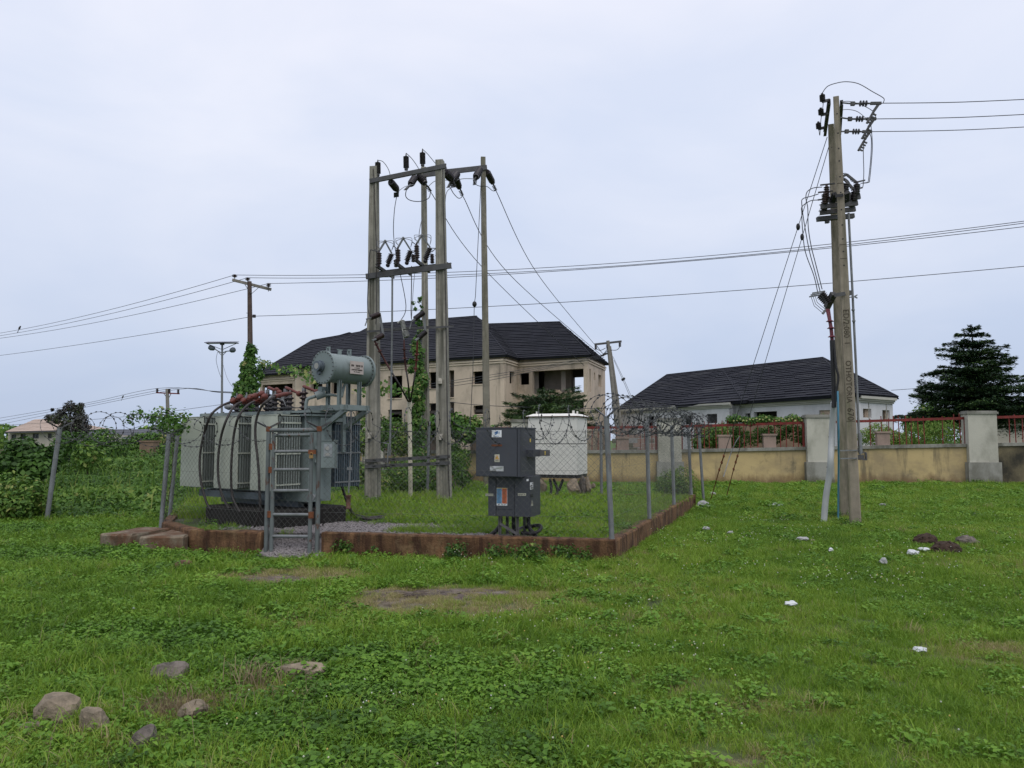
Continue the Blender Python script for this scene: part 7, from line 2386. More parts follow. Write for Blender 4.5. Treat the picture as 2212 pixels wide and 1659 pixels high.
# tall grass stalks in the bank
def stalks(name, label, xs_, ys_, zs_, hs_, mt, wid=.012, tb=.5, kind='stuff', lean=.35, parent=None):
    n = len(xs_)
    a = RNG.uniform(0, 2 * np.pi, n)
    le = lean * (.4 + RNG.random(n))
    dx, dy = np.cos(a) * le, np.sin(a) * le
    b = RNG.uniform(0, 2 * np.pi, n)
    wx, wy = np.cos(b) * wid, np.sin(b) * wid
    v = np.empty((n, 5, 3))
    p0 = np.stack([xs_, ys_, zs_], 1)
    w = np.stack([wx, wy, np.zeros(n)], 1)
    mid_ = p0 + np.stack([dx * hs_ * .35, dy * hs_ * .35, hs_ * .62], 1)
    tip = p0 + np.stack([dx * hs_, dy * hs_, hs_ * (1 - .25 * le)], 1)
    v[:, 0], v[:, 1], v[:, 2], v[:, 3], v[:, 4] = p0 - w, p0 + w, mid_ + w * .8, mid_ - w * .8, tip
    me = bpy.data.meshes.new(name)
    q = (np.arange(n) * 5)[:, None]
    fs = np.concatenate([q + np.array([[0, 1, 2, 3]])], 1).tolist()
    f2 = np.concatenate([q + np.array([[3, 2, 4]])], 1).tolist()
    me.from_pydata(v.reshape(-1, 3).tolist(), [], fs + f2)
    me.attributes.new('tint', 'FLOAT', 'POINT').data.foreach_set('value', np.repeat(np.clip(tb + RNG.normal(size=n) * .2, 0, 1), 5).astype(np.float32))
    me.materials.append(mt)
    o = bpy.data.objects.new(name, me)
    COL.objects.link(o)
    if parent is not None:
        o.parent = parent
    return setp(o, label, None, None, kind)
n = 1700
X, Y = RNG.uniform(-16, -5.5, n), RNG.uniform(16, 28, n)
H = np.array([bank_h(a, b) for a, b in zip(X, Y)])
stalks('tall_grass', 'tall grass blades rising out of the left weed bank', X, Y, H * .45, .45 + .45 * RNG.random(n), M_bush, .011, .7)
# ---- individual bushes at left
q = lambda px, py, D: tuple(at(px, py, D))
def px_lobes(items):
    """(px, py, D, radius) list -> centres, radii"""
    return [tuple(at(a, b, d)) for a, b, d, r in items], [r for a, b, d, r in items]
c, r = px_lobes([(50, 985, 17.5, .42), (95, 990, 17.8, .3), (20, 1010, 17.2, .35), (75, 1010, 17, .3), (110, 1005, 18, .22)])
bush('dark broad leaved bush at the left edge', c, r, 2300, .13, M_bush, None, tb=.30, ta=.13, aspect=.8)
c, r = px_lobes([(20, 1060, 15.4, .36), (60, 1065, 15.2, .34), (90, 1085, 15.4, .25), (40, 1095, 15.0, .3), (5, 1090, 15, .3)])
bush('leafy mid green bush low at the left edge below the dark bush', c, r, 2600, .095, M_bush, None, tb=.5, ta=.2, aspect=.5)
c, r = px_lobes([(165, 965, 22, .45), (190, 985, 21, .4), (225, 955, 26, .5), (140, 960, 25, .4)])
bush('rounded bush behind the leaning post', c, r, 2200, .13, M_bush, None, tb=.36, ta=.2)
c, r = px_lobes([(285, 968, 27, .45), (250, 980, 25, .4), (355, 962, 28, .55), (400, 965, 28, .5), (372, 985, 26, .4)])
bush('creeper clad shrub left of the cream radiators', c, r, 3000, .13, M_bush, None, tb=.45, ta=.2)
c, r = px_lobes([(305, 948, 27.4, .35), (325, 946, 27.3, .36), (345, 949, 27.5, .33)])
bush('creeper capping the brown pillar', c, r, 800, .12, M_ivy, None, 'creeper', 'creeper', tb=.6, ta=.18, stems=False, flat=.6)
# ---- tree with dark purplish crown, far left
rt = thing('small_tree', 'dark purplish leaved tree beside the far beige house', 'tree', q(150, 955, 45)[:2] + (0,))
bz = tuple(rt.location)
obj('trunk', MB().tube([V(bz), at(150, 925, 45), at(152, 890, 45)], [.12, .09, .04], 7).tube([at(150, 925, 45), at(120, 905, 45)], [.06, .02], 5).tube([at(151, 915, 45), at(180, 900, 45)], [.05, .02], 5), M_bark, rt)
c, r = px_lobes([(152, 880, 45, .38), (168, 885, 45, .36), (132, 893, 45, .3), (175, 905, 45, .42), (148, 910, 45, .5), (120, 905, 45, .34), (105, 902, 45, .22), (180, 925, 45, .45), (140, 930, 45, .45), (165, 925, 45, .5), (113, 885, 45, .1), (175, 876, 45, .2)])
P, N, k = lobes(7000, c, r, .3)
leafmesh('crown', P, N, .11 * (.7 + .6 * RNG.random(len(P))), tintmix(len(P), k, len(c), .45, .25), M_purple, rt, local_base=bz, aspect=.7)
# ---- creeper hanging in the left razor wire
rt = thing('creeper', 'sparse creeper tangled in the razor coil left of the transformer', 'creeper', (EP1.x - 1, EP1.y + .8, 0))
bz = tuple(rt.location)
c, r = px_lobes([(300, 895, 13.8, .14), (325, 905, 13.5, .18), (345, 900, 13.2, .20), (365, 903, 12.9, .20), (385, 905, 12.7, .18), (350, 915, 13, .2), (375, 918, 12.8, .16), (400, 900, 12.6, .12), (280, 905, 14, .12), (395, 925, 12.7, .12)])
P, N, k = lobes(620, c, r, .2)
leafmesh('foliage', P, N, .062 * (.7 + .6 * RNG.random(len(P))), tintmix(len(P), k, len(c), .55, .22), M_ivy, rt, local_base=bz, aspect=.75)
mb = MB()
for a, b in ((0, 8), (8, 1), (1, 2), (2, 3), (3, 4), (4, 7), (5, 6)):
    p, s = V(c[a]), V(c[b])
    mb.tube([p, p.lerp(s, .5) + Z * .04, s], .005, 4)
mb.tube([V(c[6]), V((c[6][0], c[6][1], 1.0)), V((c[6][0] - .1, c[6][1], .2))], .006, 4)
obj('stem', mb, M_bark, rt)
# ---- vine on the timber pole
rt = thing('climbing_vine', 'dense green vine wrapping the lower half of the brown timber pole', 'vine', (wp.location.x, DW, 0))
bz = tuple(rt.location)
c, r = [], []
for i in range(26):
    f = i / 25
    y = 752 + f * 160
    c.append(tuple(at(540 - f * 7 + 6 * math.sin(i * 1.9), y, DW - .12)))
    r.append(.19 + .14 * f + .05 * math.sin(i * 2.3))
for (px, py, rr_) in ((520, 835, .3), (522, 850, .35), (560, 800, .22), (562, 812, .2), (567, 790, .14), (552, 830, .25), (516, 858, .35), (530, 795, .25)):
    c.append(tuple(at(px, py, DW - .1)))
    r.append(rr_)
P, N, k = lobes(4300, c, r, .45)
N[:, 1] -= .7
leafmesh('foliage', P, N, .17 * (.7 + .6 * RNG.random(len(P))), tintmix(len(P), k, len(c), .40, .24), M_ivy, rt, local_base=bz, aspect=.75, droop=.5)
# ---- vine garlands along the stay
def garland(label, pts, D0, D1, n, rad, size, droopn=0):
    m = len(pts)
    w = smooth_path([at(x, y, D0 + (D1 - D0) * i / (m - 1)) for i, (x, y) in enumerate(pts)], 8)
    rt = thing('vine_garland', label, 'vine', tuple(w[0]), 0, 'vine garlands on stay wires')
    obj('stem', MB().tube(w, .008, 4), M_bark, rt)
    i = RNG.integers(0, len(w), n)
    P = np.array([tuple(w[j]) for j in i]) + RNG.normal(size=(n, 3)) * rad + np.array([0, 0, -rad * .7])
    N = RNG.normal(size=(n, 3)) + np.array([0, -.6, .7])
    leafmesh('foliage', P, N, size * (.7 + .6 * RNG.random(n)), .62 + RNG.normal(size=n) * .25, M_ivy, rt, local_base=tuple(rt.location), aspect=.75, droop=.5)
garland('vine garland sagging from the timber pole to the oil drum', [(554, 776), (575, 782), (595, 790), (625, 796), (650, 799), (672, 806), (690, 818)], DW - .5, 15, 300, .085, .11)
garland('vine garland stretched between the front left pole and the vine covered pole', [(818, 836), (838, 838), (860, 842), (880, 846), (897, 850)], 23.0, 24.4, 120, .09, .14)
garland('short green sprig between the oil drum and the front left pole', [(778, 842), (790, 838), (800, 833)], 22, 22.6, 60, .10, .12)
# ---- vine up the rear left pole
rt = thing('climbing_vine', 'narrow green vine climbing the rear left concrete pole up to mid height', 'vine', (P3b.x, P3b.y - .2, 0))
bz = tuple(rt.location)
c, r = [], []
for i in range(40):
    f = i / 39
    y = 652 + f * 420
    wob = 4 * math.sin(i * 1.3) + 3 * math.sin(i * .5)
    c.append(tuple(at(905 - f * 3 + wob, y, DR - .28)))
    r.append((.05 if f < .08 else .10 if f < .18 else .16 + .10 * f) * (1 + .25 * math.sin(i * 2.1)))
for (px, py, rr_) in ((893, 655, .07), (897, 668, .06), (907, 645, .07), (888, 780, .1), (887, 800, .12)):
    c.append(tuple(at(px, py, DR - .3)))
    r.append(rr_)
P, N, k = lobes(4800, c, r, .4)
N[:, 1] -= .6
leafmesh('foliage', P, N, .115 * (.7 + .6 * RNG.random(len(P))), tintmix(len(P), k, len(c), .46, .25), M_ivy, rt, local_base=bz, aspect=.65, droop=.5)
# ---- shrubs behind and in front of the boundary wall, centre
c, r = px_lobes([(985, 918, 29, .55), (1020, 925, 29, .5), (1050, 938, 29, .4), (955, 918, 29, .5), (1005, 935, 28.8, .5), (930, 920, 29.4, .5)])
bush('glossy creeper heaped on the railing behind the front right pole', c, r, 3000, .19, M_ivy, None, 'creeper', 'creeper', tb=.52, ta=.22, flat=.8)
c, r = px_lobes([(785, 925, 27, .5), (778, 950, 26, .42), (792, 962, 26, .35), (800, 1020, 22, .34), (772, 1025, 22, .34), (760, 960, 26, .36), (812, 950, 27, .36)])
bush('tangled shrub between the transformer and the front left pole', c, r, 2300, .13, M_bush, None, tb=.56, ta=.24)
c, r = px_lobes([(850, 930, 26.5, .5), (880, 942, 26.2, .5), (838, 950, 26, .4), (895, 958, 25.8, .36), (865, 962, 25.6, .36), (905, 938, 26.4, .4), (830, 925, 27, .4)])
bush('tall leafy shrub behind the cream duct', c, r, 3000, .125, M_bush, None, tb=.58, ta=.24)
c, r = px_lobes([(980, 975, 25, .3), (992, 1000, 24.5, .34), (975, 1012, 23, .34), (1003, 985, 25.5, .22), (1000, 1030, 22, .26)])
bush('spiky leaved weeds right of the front right pole', c, r, 1000, .26, M_bush, None, tb=.45, ta=.2, aspect=.16, shell=.2, droop=.1)
c, r = px_lobes([(842, 1030, 22, .36), (870, 1035, 21.5, .36), (900, 1040, 21, .34), (930, 1035, 21, .35), (820, 1045, 21, .34), (890, 1010, 23, .36), (940, 1010, 23, .3), (860, 1010, 23, .34)])
bush('low mixed weeds beyond the rear kerb wall between the poles', c, r, 3600, .12, M_bush, None, tb=.6, ta=.22, aspect=.35)
c, r = px_lobes([(1450, 1040, 20.3, .34), (1475, 1035, 20.5, .36), (1435, 1052, 20, .3), (1490, 1050, 20.2, .28), (1462, 1056, 20, .3)])
bush('fine leaved weed bush at the back right corner of the fence', c, r, 3400, .07, M_bush, None, tb=.52, ta=.22, aspect=.4)
# greenery beyond the railing
c, r = px_lobes([(1535, 945, 31.5, .45), (1560, 940, 31.5, .5), (1585, 950, 31.5, .4), (1510, 955, 31.5, .35)])
bush('green bush behind the red railing right of the fence corner', c, r, 1700, .13, M_bush, None, tb=.55, ta=.2)
c, r = px_lobes([(1870, 945, 31.5, .35), (1895, 938, 31.8, .5), (1925, 945, 31.5, .4), (1945, 950, 31.3, .35), (1910, 958, 31.2, .35), (1980, 945, 32, .6), (2020, 935, 32.5, .6), (2045, 930, 33, .5)])
bush('bright green fern leaved bushes behind the railing right of the tan pole', c, r, 3600, .17, M_bush, None, tb=.80, ta=.14, aspect=.22, droop=.4)
c, r = [], []
for i in range(24):
    px = 1578 + i * 8.6
    c.append(tuple(at(px, 908 - 3 * math.sin(i * .9), 29.2)))
    r.append(.20 + .06 * math.sin(i * 1.7))
for px, py in ((1575, 945), (1628, 952), (1672, 950), (1688, 940), (1738, 952), (1590, 930), (1612, 940), (1640, 935), (1662, 930), (1695, 930), (1720, 945), (1735, 930), (1600, 955), (1655, 950), (1712, 925)):
    c.append(tuple(at(px, py, 29.7)))
    r.append(.26)
bush('flowering creeper spread thickly over the red top rail left of the tan pole', c, r, 6200, .10, M_ivy, None, 'creeper', 'creeper', tb=.50, ta=.22, stems=False, flat=.75)
fl = [(px, 900 + 10 * random.random()) for px in range(1585, 1782, 7)]
rt = thing('yellow_blossoms', 'tiny yellow blossoms dotted on the flowering creeper', 'flowers', tuple(at(1680, 905, 29)))
n = len(fl)
P = np.array([tuple(at(x, y, 28.85)) for x, y in fl])
leafmesh('blossom', P, RNG.normal(size=(n, 3)) * .3 + np.array([0, -1, .6]), .07 + .03 * RNG.random(n), np.ones(n), M_ivy, rt, local_base=tuple(rt.location), aspect=.9)

# ---- tiered trees
def tiered(label, bx_, by_, tiers, lean=0.0, seed=1, leaf=.16, per=260, asp=.36, group='tiered dark evergreen trees', low=True, mt=None, up=.12, trunk_r=.13):
    rnd = random.Random(seed)
    rt = thing('tiered_tree', label, 'tree', (bx_, by_, 0), 0, group)
    ztop = tiers[0][0] + .15
    obj('trunk', MB().tube([V((bx_, by_, -.1)), V((bx_ + lean * .5, by_, ztop * .5)), V((bx_ + lean, by_, ztop))], [trunk_r, trunk_r * .6, .02], 8), M_bark, rt)
    br = MB()
    Ps, Ns, Ts, Ax = [], [], [], []
    for zt_2, rad, nb in tiers:
        cx = bx_ + lean * zt_2 / ztop
        a0 = rnd.uniform(0, 6)
        tx, ty = rnd.gauss(0, .06), rnd.gauss(0, .06)
        for j in range(nb):
            a = a0 + 2 * math.pi * j / nb + rnd.uniform(-.25, .25)
            L = rad * rnd.uniform(.72, 1.12)
            d = V((math.cos(a), math.sin(a), 0))
            s = V((-d.y, d.x, 0))
            p0 = V((cx, by_, zt_2 - .12 * rad))
            tip = V((cx, by_, zt_2)) + d * L + Z * (up * L * rnd.uniform(-.6, 1) + L * (d.x * tx + d.y * ty))
            midp = p0.lerp(tip, .5) + Z * .05 * L
            br.tube([p0, midp, tip], [.02 + .012 * rad, .014, .005], 5)
            m = int(per * (L / 2.0) ** 1.4 + 14)
            t = RNG.random(m) ** .75
            wdt = .34 * L * np.sin(np.pi * np.clip(t * .92 + .06, 0, 1)) ** .8 + .03
            o = RNG.uniform(-1, 1, m) * wdt
            h = RNG.normal(size=m) * .024 * (1 + .3 * L) - .05 * np.abs(o)
            base = np.array(p0)[None] * (1 - t)[:, None] + np.array(tip)[None] * t[:, None]
            base = base + np.array(s)[None] * o[:, None]
            base[:, 2] += h + .05 * L * np.sin(np.pi * t)
            hang = RNG.random(m) < .16
            base[:, 2] -= hang * RNG.random(m) * .35 * min(1.2, rad * .5)
            Ps.append(base)
            Ns.append(RNG.normal(size=(m, 3)) * .35 + np.array([0, 0, 1.0]))
            Ax.append(np.array(d)[None] * 1.0 + np.array(s)[None] * np.sign(o)[:, None] * .7)
            Ts.append(np.full(m, rnd.uniform(.3, .75)) + RNG.normal(size=m) * .2)
    obj('branches', br, M_bark, rt)
    leafmesh('crown', np.concatenate(Ps), np.concatenate(Ns), leaf * (.7 + .6 * RNG.random(sum(map(len, Ps)))), np.concatenate(Ts), mt or M_conif, rt, local_base=(bx_, by_, 0), aspect=asp, axis=np.concatenate(Ax), fold=.15)
    return rt
DT = 38.0
bt = at(2112, 950, DT)
def tz(py): return EYE + (HOR - py) * DT / FPX
TI = [(tz(709), .42, 5), (tz(720), .82, 6), (tz(739), 1.2, 8), (tz(746), .8, 5), (tz(760), 1.5, 8), (tz(770), 1.6, 8), (tz(778), 1.1, 6), (tz(792), 2.2, 10), (tz(799), 1.8, 9), (tz(809), 1.6, 8), (tz(819), 2.1, 10), (tz(835), 3.0, 12), (tz(842), 2.4, 10), (tz(852), 2.6, 11), (tz(863), 2.8, 11), (tz(874), 2.8, 11), (tz(886), 2.9, 11), (tz(898), 2.9, 11), (tz(912), 2.8, 10)]
tiered('tall tiered dark evergreen tree behind the right end of the railing', bt.x, DT, TI, -.05, 5, .17, 430, up=.2)
DT2 = 33.5
b2 = at(1182, 950, DT2)
def tz2(py): return EYE + (HOR - py) * DT2 / FPX
TI2 = [(tz2(846), .6, 5), (tz2(858), 1.4, 8), (tz2(870), 1.8, 9), (tz2(883), 2.0, 9), (tz2(897), 2.2, 10), (tz2(910), 2.3, 10), (tz2(924), 2.3, 9)]
tiered('young drooping evergreen behind the white kiosk', b2.x, DT2, TI2, 0, 9, .2, 260, .2, up=.3, trunk_r=.07, mt=M_conif2)
# ---- distant greenery at right
rt = thing('broadleaf_tree', 'far leafy tree left of the tiered evergreen', 'tree', tuple(at(1990, 950, 52))[:2] + (0,))
bz = tuple(rt.location)
c, r = px_lobes([(1990, 900, 52, .7), (2010, 888, 52, .7), (2030, 895, 52, .8), (1975, 905, 52, .5), (2000, 880, 52, .45), (2020, 915, 52, .9), (1985, 920, 52, .8), (1962, 915, 52, .5)])
P, N, k = lobes(3600, c, r, .3)
leafmesh('crown', P, N, .22 * (.7 + .6 * RNG.random(len(P))), tintmix(len(P), k, len(c), .4, .2), M_bush, rt, local_base=bz)
obj('trunk', MB().tube([V(bz), at(1995, 920, 52), at(2000, 895, 52)], [.18, .12, .05], 7), M_bark, rt)
rt = thing('palm_tree', 'small far palm right of the white bungalow', 'tree', tuple(at(1955, 950, 66))[:2] + (0,))
bz = tuple(rt.location)
pc_ = at(1957, 903, 66)
obj('trunk', MB().tube([V(bz), V(bz).lerp(pc_, .5), pc_], [.2, .17, .14], 7), M_bark, rt)
Ps, Ns, Ax = [], [], []
for j in range(18):
    a = j * 2.4
    d = V((math.cos(a), math.sin(a), 0))
    L = 1.7
    for t in np.linspace(.1, 1, 26):
        z = .9 * t - 1.35 * t * t + random.uniform(-.1, .1)
        p = pc_ + d * (L * t) + Z * z
        s = V((-d.y, d.x, 0))
        for sg in (-1, 1):
            Ps.append(tuple(p + s * sg * .16))
            Ns.append((d.x * .2, d.y * .2, 1))
            Ax.append(tuple(s * sg + d * .5))
leafmesh('fronds', np.array(Ps), np.array(Ns), np.full(len(Ps), .36), .35 + RNG.normal(size=len(Ps)) * .15, M_conif, rt, local_base=bz, aspect=.14, axis=np.array(Ax), droop=.3)
n = 9000
X = RNG.uniform(14, 60, n)
Y = 70 + RNG.uniform(0, 6, n) - X * .1
H = 1.2 + 1.7 * (np.array([nz(a, b, .25, 3) for a, b in zip(X, Y)]) + .4)
leafmesh('far_thicket', np.stack([X, Y, np.maximum(.1, H * RNG.random(n) ** .6)], 1), RNG.normal(size=(n, 3)) + np.array([0, -.6, .6]), .28 + .12 * RNG.random(n), .35 + RNG.normal(size=n) * .18, M_bush, None, 'far strip of dark scrub beyond the bungalow', None, None, 'stuff')
n = 5000
X = RNG.uniform(-95, -40, n)
Y = 118 + RNG.uniform(0, 10, n)
leafmesh('far_thicket', np.stack([X, Y, .1 + 2.6 * RNG.random(n) * (1 + .5 * np.sin(X * .21))], 1), RNG.normal(size=(n, 3)) + np.array([0, -.6, .6]), .7 + .4 * RNG.random(n), .6 + RNG.normal(size=n) * .18, M_bush, None, 'far scrub line beyond the beige house', None, None, 'stuff')
rt = thing('far_roof', 'corner of a dark roof showing through the tiered tree at the right edge', 'house', tuple(at(2195, 950, 55)))
obj('roof', tile_rows(at(2150, 905, 55), at(2260, 905, 55), at(2215, 868, 58), at(2196, 868, 58), 8, .05), M_roof, rt)
obj('wall', holed(MB(), at(2155, 940, 56), at(2255, 940, 56), -.2, 3.0, [], .2), M_farwall, rt)

# ---- weeds rooted along the kerb wall
for i, (px, py, D, s, n_, lab) in enumerate(((520, 1172, None, .20, 260, 'leafy weed clump at the kerb wall left of the gate'), (465, 1163, None, .16, 180, 'leafy weed clump below the flat topped block'), (562, 1180, None, .2, 240, 'leafy weed clump against the left gate post'), (908, 1192, None, .1, 70, 'small bright weed at the middle of the kerb wall'),
        (1085, 1212, None, .22, 420, 'dark low weed mat below the grey cabinet'), (1160, 1216, None, .24, 480, 'dark low weed mat right of the grey cabinet'), (1235, 1215, None, .2, 340, 'dark low weed mat near the kerb corner'), (990, 1208, None, .2, 300, 'dark low weed mat left of the grey cabinet'), (735, 1196, None, .16, 170, 'weed clump at the kerb right of the gate'), (830, 1196, None, .15, 140, 'weed clump halfway along the front kerb'))):
    g = onz(px, py, 0)
    cs = [(g.x + random.uniform(-s, s), g.y + random.uniform(-.1, .1), .06 + random.uniform(0, s * .45)) for _ in range(6)]
    bush(lab, cs, [s * .55] * 6, n_, .055, M_bush, 'weeds rooted along the kerb wall', 'weed', 'weed_clump', base=(g.x, g.y, 0), tb=.5 if i < 4 else .36, ta=.2, aspect=.5, shell=.2, minz=.0, stems=False)
for px, py, lab in ((1818, 1120, 'grass clump between the feet of the tan twin pole'), (1842, 1142, 'weeds hugging the foot of the engraved pole'), (806, 1088, 'weeds at the foot of the front left switch pole'), (962, 1090, 'weeds at the foot of the front right switch pole')):  # clumps added at the feet to deepen the weak contact shade
    g = onz(px, py, 0 if px > 1500 else PADZ)
    z_ = 0 if px > 1500 else PADZ
    cs = [(g.x + random.uniform(-.22, .22), g.y + random.uniform(-.12, .12), z_ + random.uniform(.03, .12)) for _ in range(7)]
    bush(lab, cs, [.1] * 7, 420, .05, M_bush, 'weeds at the pole feet', 'weed', 'weed_clump', base=(g.x, g.y, z_), tb=.42, ta=.2, aspect=.25, shell=.1, minz=z_, stems=False)
# ---- dry tufts
for i, (px, py, s, h, lab) in enumerate(((556, 1472, .09, .24, 'dry straw tuft left of the long flat slab'), (402, 1532, .20, .2, 'withered brown grass in the hollow between the stones'), (652, 1440, .05, .12, 'short dry twigs above the long flat slab'), (310, 1530, .12, .1, 'withered brown grass left of the hollow'), (620, 1500, .12, .1, 'withered patch below the long flat slab'))):
    g = onz(px, py, 0)
    n = 150 if i in (1,) else 90
    X = g.x + RNG.normal(size=n) * s
    Y = g.y + RNG.normal(size=n) * s * .5
    rt = thing('dry_tuft', lab, 'grass tuft', (g.x, g.y, gh(g.x, g.y)), 0, 'withered tufts in the foreground')
    o = stalks('stalks', None, X - g.x, Y - g.y, np.zeros(n), h * (.5 + .6 * RNG.random(n)), M_straw, .0028, .35 if i in (1, 3) else .6, 'stuff', .8, rt)

# ================================================================== LAWN
def proto(name, mb, shade, mt):
    me = bpy.data.meshes.new(name)
    me.from_pydata([tuple(p) for p in mb.v], [], mb.f)
    me.attributes.new('shade', 'FLOAT', 'POINT').data.foreach_set('value', shade)
    me.materials.append(mt)
    return bpy.data.objects.new(name, me)
def tuft(seed, n, h0, h1, rad, wid, lean, mt=None):
    r = random.Random(seed)
    mb, sh_ = MB(), []
    for _ in range(n):
        a, q = r.uniform(0, 6.283), rad * math.sqrt(r.random())
        p = V((math.cos(a) * q, math.sin(a) * q, -.01))
        h = r.uniform(h0, h1)
        b = r.uniform(0, 6.283)
        d = V((math.cos(b), math.sin(b), 0)) * (lean * r.uniform(.2, 1.2) * h)
        c = r.uniform(0, 6.283)
        w = V((math.cos(c), math.sin(c), 0)) * wid * r.uniform(.6, 1.2)
        m1, m2 = p + d * .22 + Z * h * .5, p + d * .62 + Z * h * .85
        t = p + d * 1.1 + Z * h * r.uniform(.8, 1.02)
        mb.add([p - w, p + w, m1 + w * .9, m1 - w * .9, m2 + w * .55, m2 - w * .55, t], [(0, 1, 2, 3), (3, 2, 4, 5), (5, 4, 6)])
        s = r.gauss(0, .09) + (.35 if r.random() < .05 else 0)
        sh_ += [s] * 7
    return mb, sh_
def weedm(seed, n, h, rad, size, aspect=.62):
    r = random.Random(seed)
    mb, sh_ = MB(), []
    for _ in range(n):
        a, q = r.uniform(0, 6.283), rad * math.sqrt(r.random())
        z = h * r.uniform(.25, 1) * (1 - .45 * (q / rad))
        c = V((math.cos(a) * q, math.sin(a) * q, z))
        nn = V((r.gauss(0, .4), r.gauss(0, .4), 1)).normalized()
        ax = V((math.cos(a + r.gauss(0, .7)), math.sin(a + r.gauss(0, .7)), 0))
        ax = (ax - nn * ax.dot(nn)).normalized()
        bx_2 = nn.cross(ax)
        s = size * r.uniform(.6, 1.3)
        w = s * aspect * .5
        mb.add([c - ax * s * .5, c + bx_2 * w - ax * s * .1 + nn * s * .1, c + ax * s * .5 - nn * s * .08, c - bx_2 * w - ax * s * .1 + nn * s * .1], [(0, 1, 2), (0, 2, 3)])
        v = r.gauss(0, .14)
        sh_ += [v] * 4
        if r.random() < .35:
            mb.add([c - V((.002, 0, 0)), c + V((.002, 0, 0)), V((c.x * .4, c.y * .4, 0))], [(0, 1, 2)])
            sh_ += [v] * 3
    return mb, sh_
GP = []
for i in range(4): GP.append(proto('grass_tuft', *tuft(10 + i, 74, .035, .09, .13, .0027, .9), M_grass))
for i in range(2): GP.append(proto('grass_tuft', *tuft(20 + i, 46, .08, .16, .11, .0030, .95), M_grass))
WPR = [proto('weed_tuft', *weedm(30 + i, 58, .10, .15, .036), M_weed) for i in range(3)] + [proto('weed_tuft', *weedm(40 + i, 40, .13, .14, .052, .7), M_weed) for i in range(2)]
def flower(seed):
    r = random.Random(seed)
    mb, sh_ = MB(), []
    for _ in range(3):
        p = V((r.gauss(0, .07), r.gauss(0, .07), r.uniform(.09, .16)))
        k = len(mb.v)
        mb.ball(p, .005, 5)
        sh_ += [r.choice((0, .0, .3, .9))] * (len(mb.v) - k)
    return mb, sh_
FPR = [proto('flower_head', *flower(50 + i), M_flower) for i in range(3)]
def scatter(name, label, protos, pts, rots, scl, idx_, tint, kind='stuff'):
    c = bpy.data.collections.new(name + '_kinds')
    for p in protos: c.objects.link(p)
    me = bpy.data.meshes.new(name)
    n = len(pts)
    me.vertices.add(n)
    me.vertices.foreach_set('co', np.asarray(pts, np.float32).ravel())
    me.attributes.new('rot', 'FLOAT_VECTOR', 'POINT').data.foreach_set('vector', np.asarray(rots, np.float32).ravel())
    me.attributes.new('scl', 'FLOAT', 'POINT').data.foreach_set('value', np.asarray(scl, np.float32))
    me.attributes.new('tint', 'FLOAT', 'POINT').data.foreach_set('value', np.asarray(tint, np.float32))
    me.attributes.new('idx', 'INT', 'POINT').data.foreach_set('value', np.asarray(idx_, np.int32))
    o = bpy.data.objects.new(name, me)
    COL.objects.link(o)
    o['kind'] = kind
    o['label'] = label
    g = bpy.data.node_groups.new(name, 'GeometryNodeTree')
    g.interface.new_socket('Geometry', in_out='INPUT', socket_type='NodeSocketGeometry')
    g.interface.new_socket('Geometry', in_out='OUTPUT', socket_type='NodeSocketGeometry')
    gi, go = g.nodes.new('NodeGroupInput'), g.nodes.new('NodeGroupOutput')
    iop = g.nodes.new('GeometryNodeInstanceOnPoints')
    ci = g.nodes.new('GeometryNodeCollectionInfo')
    ci.inputs['Collection'].default_value = c
    ci.inputs['Separate Children'].default_value = True
    ci.inputs['Reset Children'].default_value = True
    def na(nm, dt):
        q = g.nodes.new('GeometryNodeInputNamedAttribute')
        q.data_type = dt
        q.inputs['Name'].default_value = nm
        return q.outputs['Attribute']
    L = g.links
    L.new(gi.outputs[0], iop.inputs['Points'])
    L.new(ci.outputs[0], iop.inputs['Instance'])
    iop.inputs['Pick Instance'].default_value = True
    L.new(na('idx', 'INT'), iop.inputs['Instance Index'])
    e2r = g.nodes.new('FunctionNodeEulerToRotation')
    L.new(na('rot', 'FLOAT_VECTOR'), e2r.inputs[0])
    L.new(e2r.outputs[0], iop.inputs['Rotation'])
    L.new(na('scl', 'FLOAT'), iop.inputs['Scale'])
    L.new(iop.outputs[0], go.inputs[0])
    md = o.modifiers.new('scatter', 'NODES')
    md.node_group = g
    return o
BLOCKS = [[V((-6.15, 11.62)), V((-5.62, 11.5)), V((-5.38, 12.3)), V((-5.93, 12.55))], [V((-5.42, 11.32)), V((-4.78, 11.3)), V((-4.83, 11.95)), V((-5.30, 12.1))]]
PLP = [V(T(a, b, 0).to_2d()) * KT for a, b in ((-1.65, 0), (.15, 0), (.15, 1.2), (-1.65, 1.2))]
def lawn_points(dens, y0, y1, inside):
    """random points over the visible ground between distances y0..y1"""
    n = int(dens * (y1 - y0) * (1.44 * y1 + 7.2))
    y = y0 + (y1 - y0) * RNG.random(n)
    half = .72 * y + 3.6
    ym = .72 * y1 + 3.6
    x = RNG.uniform(-ym, ym, n)
    k = np.abs(x) < half
    return x[k], y[k]
gp_, gr_, gs_, gi_, gt_ = [], [], [], [], []
wp_, wr_, ws_, wi_, wt_ = [], [], [], [], []
fp_, fr_, fs_, fi_, ft_ = [], [], [], [], []
def emit(L, p, s, i, t):
    L[0].append(p)
    L[1].append((random.gauss(0, .08), random.gauss(0, .08), random.uniform(0, 6.283)))
    L[2].append(s)
    L[3].append(i)
    L[4].append(t)
GL_, WL_, FL_ = (gp_, gr_, gs_, gi_, gt_), (wp_, wr_, ws_, wi_, wt_), (fp_, fr_, fs_, fi_, ft_)
